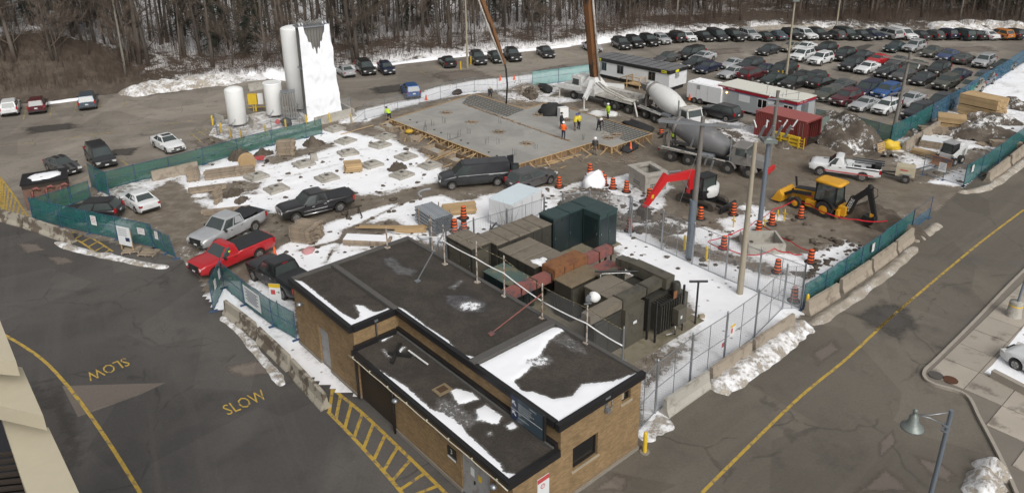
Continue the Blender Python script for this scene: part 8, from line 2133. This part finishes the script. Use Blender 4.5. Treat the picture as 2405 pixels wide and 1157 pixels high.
for px in ((1825, 520), (1842, 518), (1722, 535), (1795, 535)):
 m = MB(); m.bar((0, 0, 0), (.03, 0, .95), .09, .05); m.box((.02, 0, .6), (.4, .05, .09)); solo('wood_stake', m, M_YELP, 'short yellow wooden stake holding the red tape', 'stake', G(*px), R.uniform(0, 3), 'stakes of the red tape')
for i, (px, rx, ry, h, mt, lab) in enumerate((((737, 341), 1.2, .9, 1.0, M_DIRT, 'small brown dirt heap in the snow right of the pallet stack'), ((566, 372), 1.3, 1.0, 1.1, M_DIRT, 'brown dirt heap behind the cable spool'), ((618, 364), 1.1, .8, .7, M_DIRT, 'low brown dirt heap left of the pallet stack'), ((934, 398), 1.0, .8, .9, M_DIRT, 'dark dirt clod heap above the van track'),
  ((549, 455), 1.2, .8, .5, M_DIRT, 'dark dirt heap left of the long footing row'), ((568, 472), .9, .6, .5, M_DIRT, 'small dark clods above the silver pickup'), ((1985, 328), 5.8, 3.6, 2.7, M_MOUND, 'large snow flecked dirt heap right of the red container'), ((2065, 520), 3.8, 1.8, 1.3, M_DIRT, 'dark fresh spoil heap at the backhoe bucket'), ((2310, 320), 4.5, 2.6, 1.5, M_MOUND, 'snow flecked dirt heap beyond the skid steer'),
  ((2330, 285), 3.0, 1.6, 1.1, M_MOUND, 'brown and white dirt heap in front of the tall lumber stack'), ((1500, 515), 1.6, .9, .8, M_MOUND, 'broken dirt and snow at the excavator bucket'), ((1565, 535), 2.6, 1.4, .7, M_MOUND, 'snow topped clay heap in front of the excavator'), ((1380, 462), 2.2, 1.3, .7, M_MOUND, 'churned dark clods behind the green cabinets'), ((1340, 478), 1.6, 1.0, .6, M_MOUND, 'churned dirt by the white trailer end'),
  ((1850, 330), 3.2, 1.3, .8, M_MOUND, 'low dirt ridge in front of the yellow lifting frame'), ((1700, 322), 3.0, 2.0, .7, M_MOUND, 'snow covered rubble beside the grey mixer cab'), ((1245, 222), 2.8, 1.0, .9, M_DIRT, 'brown scrap and soil heap beyond the slab'), ((2140, 318), 1.5, 1.0, .7, M_MOUND, 'snowy dirt at the foot of the leaning pole'), ((2390, 250), 4.0, 2.0, .9, M_MOUND, 'dark earth showing through snow at the right edge'), ((1915, 655), 1.8, .8, .4, M_MOUND, 'snowy clods along the roadside netting'))):
 heap('dirt_heap', G(*px), rx, ry, h, mt, lab, 'dirt heap', .3 * i, None, i + 1)
cl = MB()
for i in range(620):
 zone = R.choice(([1440, 480, 1960, 640], [1240, 430, 1560, 510], [450, 320, 1000, 480], [640, 480, 1300, 600], [2100, 290, 2400, 430], [1900, 560, 2020, 650]))
 p = G(R.uniform(zone[0], zone[2]), R.uniform(zone[1], zone[3])); s = R.uniform(.05, .2) * (1.6 if R.random() < .1 else 1)
 cl.blob((p.x, p.y, s * .3), (s * 1.3, s, s * .8), i, 0, 5, 3, .4)
solo('dirt_clods', cl, M_DIRT, 'dark dirt clods scattered over the trampled snow of the site', 'clods', kind='stuff')
def stack(lab, px, rz, L, w, rows, cols, bh, mat, z=0.0, gap=(), cat='lumber stack', nm='lumber_stack'):
 t = thing(nm, lab, cat, G(*px) + Vector((0, 0, z)), rz)
 zz = .1
 for k in (-.35, .35): bx(t, 'bearer', (k * L - .05, -w / 2, 0), (k * L + .05, w / 2, .1), M_WOODG)
 me = {}
 for r in range(rows):
  if r in gap:
   for k in (-.35, 0, .35): bx(t, 'bearer', (k * L - .05, -w / 2, zz), (k * L + .05, w / 2, zz + .09), M_DARKBROWN)
   zz += .09
  for c in range(cols):
   cw = w / cols; key = 'p'
   if key not in me: m = MB(); m.box((0, 0, 0), (L, cw * .93, bh * .86)); me[key] = m.mesh('plank', [mat])
   o = obj('plank', me[key], None, t); j_ = .03 if gap else .09; o.location = (R.uniform(-j_, j_), -w / 2 + (c + .5) * cw, zz + bh / 2); o.rotation_euler = (0, 0, R.uniform(-.2, .2) * j_ * (3 if r == rows - 1 and not gap else 1)); o.scale = (R.uniform(.9, 1.04) if not gap else 1, 1, 1)
  zz += bh
 return t, zz
hl = heading((2265, 275), (2330, 290))
stack('tall banded stack of new lumber in two lifts beside the blue fence', (2303, 272), hl, 4.0, 2.4, 14, 5, .15, M_WOOD, 0, (7,)); stack('lower stack of new lumber with a snowy top by the green netting', (2232, 300), hl + .5, 2.6, 2.2, 8, 5, .14, M_WOOD, 0, (4,))
stack('low stack of loose boards in front of the lower lumber stack', (2195, 312), hl + .7, 2.8, 1.5, 4, 5, .1, M_WOODG); stack('dark timber pile under a white sheet near the skid steer', (2195, 345), hl + .4, 2.6, 1.8, 5, 5, .12, M_WOODG); stack('flat bundle of boards behind the skid steer cab', (2180, 368), hl, 3.0, 1.0, 3, 5, .12, M_WOOD); stack('white dusted boards by the far gate netting', (2360, 345), hl + .8, 2.6, 1.0, 4, 3, .12, M_WOODG)
sh = MB(); sh.box((0, 0, .76), (2.4, 1.7, .04)); solo('white_sheet', sh, M_SIGNW, 'white sheet lying on the dark timber pile near the skid steer', 'sheet', G(2195, 345), hl + .4)
stack('grey pallet and board stack in the snow below the tanks', (674, 362), .15, 1.7, 1.4, 9, 4, .14, M_WOODG); stack('small grey crate of boards beside the left netting', (456, 424), .4, 1.1, 1.0, 7, 3, .15, M_WOODG); stack('crate of weathered boards in front of the black pickup', (722, 562), -.3, 1.9, 1.7, 8, 5, .15, M_WOODG)
stack('long timber stack lying left of the cable spool', (540, 412), .35, 4.3, 1.5, 3, 4, .17, M_WOODG); stack('pair of long beams in the snow above the silver pickup', (533, 500), .3, 3.6, .8, 1, 2, .26, M_WOODG); stack('short beams half buried at the left of the snowy yard', (490, 448), .35, 3.0, 1.0, 1, 2, .26, M_WOODG); stack('long snow topped timber bundle behind the brick building', (862, 573), -.12, 3.4, 1.0, 2, 3, .2, M_WOODG)
stack('yellowish crate standing in the snow among the footings', (829, 402), .3, 1.5, 1.2, 4, 4, .2, M_WOOD); stack('upright board panel standing beside the muddy yard corner', (514, 478), 1.2, .9, .2, 6, 1, .22, M_WOODG); stack('plywood offcut pile behind the pipe bundle', (1078, 498), .2, 2.6, 1.5, 5, 2, .09, M_WOOD); stack('small plywood box under the pipe bundle', (965, 545), .1, 2.4, .8, 2, 2, .15, M_WOOD)
sn_ = MB(); sn_.box((0, 0, .53), (3.2, .95, .06)); solo('snow_cap', sn_, M_SNOW, 'snow lying along the long timber bundle behind the brick building', 'snow', G(862, 573), -.12, kind='stuff')
for i, (px, rz, lab) in enumerate(((( 310, 590), .2, 'broken pallet lying under the notice board by the gate netting'), ((350, 596), -.1, 'flat pallet on snow at the foot of the gate netting'), ((2065, 362), 1.2, 'pale pallet standing by the yellow bucket'), ((2310, 340), .4, 'white pallet near the far gate netting'))):
 t = thing('pallet', lab, 'pallet', G(*px) + Vector((0, 0, .02 if i != 2 else .6)), rz)
 if i == 2: t.rotation_euler = (1.3, 0, .6)
 for k in range(6): bx(t, 'slat', (-.6, -.5 + k * .18, .1), (.6, -.38 + k * .18, .125), M_WOOD if i == 2 else M_WOODG)
 for k in (-.55, 0, .55): bx(t, 'bearer', (k - .04, -.5, 0), (k + .04, .52, .098), M_WOODG)
pm_ = MB(); pm_.cyl((-1.5, 0, 0), (1.5, 0, 0), .075, n=10, caps=False); pm_.cyl((-1.5, 0, 0), (1.5, 0, 0), .058, n=10, caps=False); PPM = pm_.mesh('pipe', [pm('grey_pipe', (.27, .29, .31), .35, var=.15, rnd=.12)])
t = thing('pipe_bundle', 'strapped bundle of grey plastic pipes on timber bearers', 'pipe bundle', G(1020, 533), heading((985, 500), (1030, 530)))
for r in range(9):
 for c in range(10):
  o = obj('pipe', PPM, None, t); o.location = (R.uniform(-.04, .04), -.74 + c * .158 + (r % 2) * .079, .25 + r * .137)
for x in (-.8, .9): bx(t, 'timber_frame', (x - .04, -.86, 0), (x + .04, -.80, 1.55), M_WOODG); bx(t, 'timber_frame', (x - .04, .88, 0), (x + .04, .94, 1.55), M_WOODG); bx(t, 'bearer', (x - .06, -.86, .05), (x + .06, .94, .16), M_WOODG)
for i, (px, s) in enumerate(((985, 545), (1010, 495), (995, 550), (1035, 560), (1020, 490), (965, 535)) and (((985, 545), .5), ((1012, 497), .9), ((1000, 556), .6), ((1042, 562), .7), ((968, 540), .45))):
 m = MB(); m.tube([(s * math.cos(q), s * math.sin(q), .1 + (1.5 if i == 1 else 0)) for q in np.linspace(.3, 2.4 + i * .3, 9)], .07, 7); solo('pipe_bend', m, PPM.materials[0], 'loose grey pipe bend lying about the pipe bundle', 'pipe', G(*px), i * 1.3, 'pipe bends by the bundle')
t = thing('cable_spool', 'wooden cable spool on edge in the snow left of the wheelbarrow', 'cable spool', G(583, 398), .5)
for y in (-.4, .36): P(t, 'flange', M_WOOD, lambda m: m.cyl((0, y, .75), (0, y + .06, .75), .75, n=20))
P(t, 'core', M_WOODG, lambda m: m.cyl((0, -.338, .75), (0, .358, .75), .35, n=14))
t = thing('wheelbarrow', 'red wheelbarrow in the snow beside the cable spool', 'wheelbarrow', G(612, 385), .4)
P(t, 'tray', M_REDP, lambda m: m.loft([[(x * k, y * k, z) for x, y in ((-.4, -.3), (.4, -.3), (.4, .3), (-.4, .3))] for k, z in ((.6, .4), (1.1, .7))], 0, False)); P(t, 'wheel', M_TYRE, lambda m: m.cyl((.6, -.05, .2), (.6, .05, .2), .2, n=10)); P(t, 'handle', M_BLACK, lambda m: [m.bar((.6, s * .1, .25), (-.9, s * .3, .6), .04, .04) for s in (1, -1)])
for i, (px, r, z, mt, lab) in enumerate(((G(1300, 268, ZS), (1.6, 1.0, .9), ZS + .35, M_RUBBER, 'bunched black tarpaulin heaped on the slab'), (G(1395, 438), (1.3, 1.0, 1.1), .3, M_SNOW, 'heap wrapped in white tarpaulin with a drum on top'), (G(1500, 300), (2.2, 1.0, .45), .1, M_RUBBER, 'flattened black tarpaulin beside the slab form by the mixers'), (G(1415, 272), (1.8, .6, .45), .1, M_MIXW, 'white sheet bundle along the slab edge by the outrigger'), (G(1478, 352), (1.3, .7, .5), .1, M_RUBBER, 'black sacks and scrap in front of the slab corner'),
  (G(1280, 212), (1.8, .7, .5), .2, M_RUBBER, 'black sheet over scrap wood beyond the slab'), (G(2090, 350), (.9, .6, .6), .3, M_YELP, 'rusty yellow machine bucket left beside the leaning pole'), (G(1075, 222), (.7, .4, .4), .2, M_MAR if 'M_MAR' in globals() else M_DARKBROWN, 'brown bundle lying on the snow by the wire fence'), (G(725, 590), (.6, .4, .15), .08, pm('pink_foam', (.55, .28, .28), .8), 'torn pink insulation and litter below the board crate'))):
 m = MB(); m.blob((0, 0, z - (ZS if i == 0 else 0)), r, i + 3, 0, 16, 10, .24, base=.0); solo('tarp_heap' if i != 6 else 'loose_bucket', m, mt, lab, 'tarp' if i != 6 else 'bucket', (px.x, px.y, ZS if i == 0 else 0), i)
drum((1385, 436), 'orange and black drum standing on top of the white tarp heap', 1.0)
bxs = MB(); bxs.bbox((-.5, -.35, 0), (.5, .35, 1.1)); solo('white_box', bxs, M_WHITE, 'white box standing on the slab beside the black tarp', 'box', G(1322, 275, ZS), .4)
sc_ = MB()
for i in range(150):
 a_ = R.uniform(0, 6.28); c_ = R.choice(((1232, 216), (1236, 222), (1245, 218))); p = G(c_[0] + R.uniform(-25, 25), c_[1] + R.uniform(-7, 7)); l = R.uniform(.2, .8); z = R.uniform(.1, .9)
 sc_.bar((p.x, p.y, z), (p.x + l * math.cos(a_), p.y + l * math.sin(a_), z + R.uniform(-.2, .2)), .08, .03)
for i in range(90):
 p = G(R.uniform(930, 1120), R.uniform(330, 395)) if i < 40 else G(R.uniform(1240, 1500), R.uniform(370, 385)) if i < 65 else G(R.uniform(1195, 1260), R.uniform(225, 255)); a_ = R.uniform(0, 6.28); l = R.uniform(.2, .9)
 sc_.bar((p.x, p.y, .06), (p.x + l * math.cos(a_), p.y + l * math.sin(a_), .10), .07, .03)
solo('scrap_wood', sc_, M_WOODG, 'splintered scrap wood heaped and strewn round the slab', 'scrap wood', kind='stuff')
t = thing('saw_horse', 'dark timber saw horse behind the black pickup', 'saw horse', G(832, 510), .6)
for s in (1, -1): P(t, 'leg', M_DARKBROWN, lambda m: (m.bar((s * .5, -.4, 0), (s * .4, 0, .8), .09, .05), m.bar((s * .5, .4, 0), (s * .4, 0, .8), .09, .05)))
P(t, 'beam', M_DARKBROWN, lambda m: m.bar((-.7, 0, .82), (.7, 0, .82), .1, .12))
a = G(284, 586); b_ = G(312, 592)
t = thing('project_board', 'white project notice board with a small picture before the blue green netting', 'notice board', a, yaw(a, b_))
P(t, 'board', M_SIGNW, lambda m: m.bbox((0, -.02, .45), (1.2, .02, 1.9))); P(t, 'print', M_NAVY, lambda m: (m.bbox((.7, -.026, .8), (1.1, -.021, 1.1)), [m.bbox((.1, -.026, 1.7 - k * .16), (.9, -.021, 1.73 - k * .16)) for k in range(4)])); P(t, 'leg', M_WOOD, lambda m: (m.bbox((.02, .03, 0), (.1, .1, 1.8)), m.bbox((1.1, .03, 0), (1.18, .1, 1.8))))
p = G(656, 762)
t = thing('arrow_sign', 'small white sign with yellow band and red symbol above the netting by the black pickup', 'sign', p, -.15)
P(t, 'board', M_SIGNW, lambda m: m.bbox((-.35, -.01, 1.65), (.35, .01, 2.75))); P(t, 'band', M_YELP, lambda m: m.bbox((-.35, -.016, 2.5), (.35, -.011, 2.75))); P(t, 'symbol', M_REDP, lambda m: m.bbox((-.25, -.016, 2.05), (.02, -.011, 2.35))); P(t, 'arrow', M_BLACK, lambda m: (m.bbox((.1, -.016, 2.19), (.28, -.011, 2.22)), m.bbox((.22, -.016, 2.14), (.27, -.011, 2.27)))); P(t, 'post', M_GALV, lambda m: m.cyl((0, .05, 0), (0, .05, 2.6), .03, n=6))
q = [G(a_, b_, 2.25) for a_, b_ in ((49, 433), (153, 417), (124, 386), (39, 407))]
t = thing('brick_hut', 'small red brick hut with snow on its flat roof and red vent pipes', 'hut', (q[0].x, q[0].y, 0), yaw(q[0], q[1]))
Lh = (q[1] - q[0]).length; Dh = 2.6
bx(t, 'wall', (0, 0, 0), (Lh, Dh, 2.1), M_RBRICK); bx(t, 'roof', (-.1, -.1, 2.1), (Lh + .1, Dh + .1, 2.25), M_FASCIA); bx(t, 'red_band', (-.02, -.02, 1.75), (Lh + .02, Dh + .02, 2.09), M_DARKBROWN)
P(t, 'roof_snow', M_SNOW, lambda m: m.blob((Lh * .52, Dh * .5, 2.25), (Lh * .40, Dh * .40, .10), 4, 0, 14, 5, .25, base=2.25))
for k in range(3): P(t, 'vent_pipe', M_REDRUST, lambda m: m.tube([(.6 + k * 1.0, -.15, .9), (.6 + k * 1.0, -.15, 1.5), (.75 + k * 1.0, -.15, 1.75), (1.0 + k * 1.0, -.15, 1.8), (1.2 + k * 1.0, -.15, 1.6)], .10, 8))
tb = thing('near_building', 'pale stone ledges and dark louvred window of the building at bottom left', 'building')
for k, (pts, z, th) in enumerate((([(-80, 640), (0, 752), (38, 848), (-80, 838)], 13, .45), ([(-80, 838), (0, 852), (52, 862), (102, 976), (0, 953), (-80, 935)], 12, .45), ([(3, 980), (114, 1003), (182, 1148), (250, 1300), (120, 1300), (52, 1128)], 11, .55))):
 m = MB(); m.prism(ccw([tuple(G(*p_, z)[:2]) for p_ in pts]), z - th, z); obj('stone_ledge', m, M_CREAMST if 'M_CREAMST' in globals() else pm('cream_stone', (.46, .41, .30), .75, var=.08), tb)
wl = [G(*p_, 9.5) for p_ in ((-120, 930), (2, 985), (50, 1128), (110, 1300), (-120, 1300))]
m = MB(); m.prism(ccw([tuple(p_[:2]) for p_ in wl]), 0, 9.5); obj('dark_wall', m, M_GLASSDK, tb)
for k in range(7):
 a, b_ = G(-60, 1075 + k * 16, 9.9), G(40 + k * 4, 1062 + k * 16, 9.9); m = MB(); m.bar(a, b_, .10, .08); obj('louvre', m, M_DARKBROWN, tb)
# ================================================================ woods
M_BARK = pm('grey_bark', (.095, .079, .065), .9, var=.3, vs=1.2, stretch=(1, 1, .2), rnd=.35); M_TWIG = pm('brown_twigs', (.115, .090, .070), .9, var=.25, rnd=.3)
M_NEEDLE = pm('dark_needles', (.020, .034, .020), .85, var=.5, vs=1.5, col2=(.035, .05, .028), s2=1.2, rnd=.3); M_PALEBARK = pm('pale_bark', (.22, .20, .17), .85, var=.2, rnd=.2)
def twig(m, p, d, l, r):
 """one thin tapering twig, three sided"""
 q = p + d * l; s = d.cross(Vector((.3, .2, 1))).normalized() * r; u = d.cross(s).normalized() * r
 m.add([p + s, p - s * .5 + u * .8, p - s * .5 - u * .8, q], [(0, 1, 3), (1, 2, 3), (2, 0, 3)])
def tree_proto(seed, H, r0, dens):
 rr = random.Random(seed); tr = MB(); cr = MB()
 pts = [Vector((0, 0, -.4))]; lean = Vector((rr.uniform(-.06, .06), rr.uniform(-.06, .06), 1))
 for i in range(1, 9): pts.append(pts[-1] + Vector((lean.x + rr.uniform(-.05, .05), lean.y + rr.uniform(-.05, .05), 1)) * (H / 8))
 tr.tube(pts, r0, 6, r1=r0 * .18)
 def at(t):
  t *= len(pts) - 1; i = min(int(t), len(pts) - 2); return pts[i].lerp(pts[i + 1], t - i)
 def branch(p, d, L, r, lvl):
  n = 3; q = p; path = [p]
  for k in range(n):
   d = (d + Vector((rr.uniform(-.25, .25), rr.uniform(-.25, .25), rr.uniform(-.02, .25)))).normalized(); q = q + d * (L / n); path.append(q)
  cr.tube(path, r, 4 if lvl == 0 else 3, r1=r * .25)
  if lvl < 1:
   for k in range(rr.randint(3, 5)):
    t = rr.uniform(.3, 1); i = min(int(t * n), n - 1); bp = path[i].lerp(path[i + 1], t * n - i)
    branch(bp, (d + Vector((rr.uniform(-1, 1), rr.uniform(-1, 1), rr.uniform(-.2, .8)))).normalized(), L * rr.uniform(.3, .55), r * .45, lvl + 1)
  for k in range(int(dens * (7 if lvl else 5))):
   t = rr.uniform(.15, 1); i = min(int(t * n), n - 1); bp = path[i].lerp(path[i + 1], t * n - i)
   twig(cr, bp, (d + Vector((rr.uniform(-1, 1), rr.uniform(-1, 1), rr.uniform(-.5, .8)))).normalized(), rr.uniform(.5, 1.5), .020)
 for k in range(int(20 * dens)):
  t = rr.uniform(.10, .98); a = rr.uniform(0, 6.28); e = rr.uniform(.1, .8)
  branch(at(t), Vector((math.cos(a), math.sin(a), e)).normalized(), (1.2 - t * .7) * rr.uniform(1.6, 3.8), r0 * .30 * (1.1 - t * .6), 0)
 return tr.mesh('trunk', [M_BARK]), cr.mesh('crown', [M_TWIG])
def fir_proto(seed, H):
 rr = random.Random(seed); tr = MB(); cr = MB(); tr.tube([(0, 0, -.4), (.1, 0, H * .5), (0, .1, H)], .2, 6, r1=.03)
 for k in range(150):
  t = rr.uniform(.12, 1) ; a = rr.uniform(0, 6.28); R_ = (1.05 - t) * H * .22 * rr.uniform(.5, 1.1) + .25; z = H * t
  for j in range(9):
   s = (j + rr.random()) / 9; p = Vector((math.cos(a) * R_ * s, math.sin(a) * R_ * s, z - .35 * R_ * s + rr.uniform(-.12, .12)))
   d = Vector((math.cos(a + rr.uniform(-1, 1)), math.sin(a + rr.uniform(-1, 1)), rr.uniform(-.6, .2))); w = Vector((-d.y, d.x, rr.uniform(-.3, .3))) * .16; l = rr.uniform(.35, .7)
   cr.add([p - w, p + w, p + d * l], [(0, 1, 2)])
 return tr.mesh('trunk', [M_BARK]), cr.mesh('crown', [M_NEEDLE])
TP = [tree_proto(40 + i, h, r, d) for i, (h, r, d) in enumerate(((20, .24, 1), (17, .18, 1.1), (22, .30, .9), (14, .12, 1.2), (18, .20, 1.2), (12, .09, 1.3), (24, .34, .8), (16, .15, 1)))]
FP = [fir_proto(3, 11), fir_proto(4, 14), fir_proto(5, 8)]
LABT = ['slender bare grey brown tree standing in the dense leafless woods', 'thick bare trunk in the dense leafless woods']
def plant(pr, u, v, sc, label, nm='bare_tree', group='bare trees of the woods', bark=None):
 p = slope_pt(u, v); t = thing(nm, label, 'tree', p, R.uniform(0, 6.28), group)
 t.scale = (sc, sc, sc)
 tr = obj('trunk', pr[0], None, t); obj('crown', pr[1], None, t)
 if bark: tr.material_slots[0].link = 'OBJECT'; tr.material_slots[0].material = bark
 return t
for k in range(285):
 u = (k + R.random()) / 285 * .94 + .03
 right = u > .58
 v = (R.random() ** 1.7) * (48 if not right else 38) + (2.0 if u > .3 else 5.5) + (3 if right else 0)
 i = R.choices(range(8), (3, 3, 2, 4, 3, 4, 2, 3))[0]
 plant(TP[i], u, v, R.uniform(.8, 1.2), LABT[1] if i in (2, 6) else LABT[0])
for k, (px, d) in enumerate(((115, 14), (60, 20), (180, 22), (205, 12), (440, 16), (470, 24), (500, 12), (540, 20), (590, 10), (620, 18), (820, 10), (860, 16), (890, 22), (945, 14), (1010, 18), (1150, 16), (1190, 22), (1250, 14), (2230, 12), (2270, 18), (2300, 14), (2350, 10), (2060, 14))):
 best = min(range(NU), key=lambda i: abs((W_PX / 2 + F_PX * (EL[i].dot(RGT)) / (EL[i] - Vector((0, 0, CAM_H))).dot(FWD)) - px))
 plant(FP[k % 3], best / (NU - 1), d, R.uniform(.8, 1.25), 'dark green conifer among the bare trees of the woods', 'conifer', 'conifers in the woods')
for px, d in ((2255, 5), (320, 8), (700, 7), (1590, 6), (300, 3)):
 best = min(range(NU), key=lambda i: abs((W_PX / 2 + F_PX * (EL[i].dot(RGT)) / (EL[i] - Vector((0, 0, CAM_H))).dot(FWD)) - px))
 plant(TP[1], best / (NU - 1), d, 1.05, 'pale barked leaning tree at the edge of the woods', 'pale_tree', 'pale barked trees at the woods edge', M_PALEBARK)
M_BRUSH = pm('dark_brush', (.085, .058, .042), .9, var=.35, vs=.6, space='World'); br = MB(); rr = random.Random(9)
for k in range(15000):
 u = rr.uniform(.02, .98); right = max(0, min(1, (u - .5) / .15))
 v = rr.random() ** 1.3 * (20 + 16 * right) + (1.2 if u > .33 else 1.5)
 p = slope_pt(u, v); h = rr.uniform(.8, 3.0 + 1.6 * right) * (1.8 if rr.random() < .22 else 1) * (.6 if u < .2 else 1)
 twig(br, p, Vector((rr.uniform(-.35, .35), rr.uniform(-.35, .35), 1)).normalized(), h, .022)
 for j in range(2): twig(br, p + Vector((0, 0, h * rr.uniform(.2, .5))), Vector((rr.uniform(-.9, .9), rr.uniform(-.9, .9), 1)).normalized(), h * .5, .016)
solo('underbrush', br, M_BRUSH, 'brown leafless underbrush along the foot of the woods', 'brush', kind='stuff')
fw = MB()
for k in range(2300):
 u = rr.uniform(.01, .99); v = 14 + 130 * rr.random() ** 1.4; p = slope_pt(u, v); h = rr.uniform(12, 22); l = Vector((rr.uniform(-.06, .06), rr.uniform(-.06, .06), 1))
 fw.tube([p, p + l * h * .5, p + l * h], rr.uniform(.06, .2), 4, r1=.03)
 for j in range(20):
  t = rr.uniform(.05, .95); a = rr.uniform(0, 6.28); twig(fw, p + l * h * t, Vector((math.cos(a), math.sin(a), rr.uniform(-.1, .7))).normalized(), rr.uniform(1.2, 3.6), .045)
for g_ in ('mud left of the slab', 'mud in front of the slab', 'far side of the slab', 'towards the pipe bundle'):
 L_ = sorted((o for o in bpy.data.objects if o.name.startswith('board') and str(o.get('label', '')).endswith(g_)), key=lambda o: (o.location - Vector((0, 0, CAM_H))).dot(RGT) / (o.location - Vector((0, 0, CAM_H))).dot(FWD))
 for o, w_ in zip(L_, 'first second third fourth fifth sixth seventh eighth ninth tenth eleventh twelfth thirteenth fourteenth fifteenth sixteenth seventeenth eighteenth nineteenth twentieth twenty-first twenty-second twenty-third'.split()): o['label'] = o['label'].replace('loose ', 'loose ', 1) + ', ' + w_ + ' from left'
solo('far_woods', fw, M_BARK, 'far leafless woods climbing the slope behind the parking lots', 'woods', kind='stuff')
sb = MB()
for k in range(26): twig(sb, Vector((rr.uniform(-.3, .3), rr.uniform(-.3, .3), 0)), Vector((rr.uniform(-.4, .4), rr.uniform(-.4, .4), 1)).normalized(), rr.uniform(1.2, 3.2), .018)
t = thing('bare_shrub', 'thin leafless shrub in front of the white enclosed trailer', 'shrub', G(1190, 556)); obj('stems', sb, M_TWIG, t)
sb = MB()
for k in range(260):
 p = G(rr.uniform(1500, 1640), 0); p = LW(rr.uniform(.8, 6.5), rr.uniform(2.6, 4.2)); twig(sb, p, Vector((rr.uniform(-.7, .7), rr.uniform(-.7, .7), 1)).normalized(), rr.uniform(.15, .5), .012)
solo('dry_weeds', sb, M_BRUSH, 'dry brown weeds in the gravel between the chain link fence and the transformer pad', 'weeds', kind='stuff')
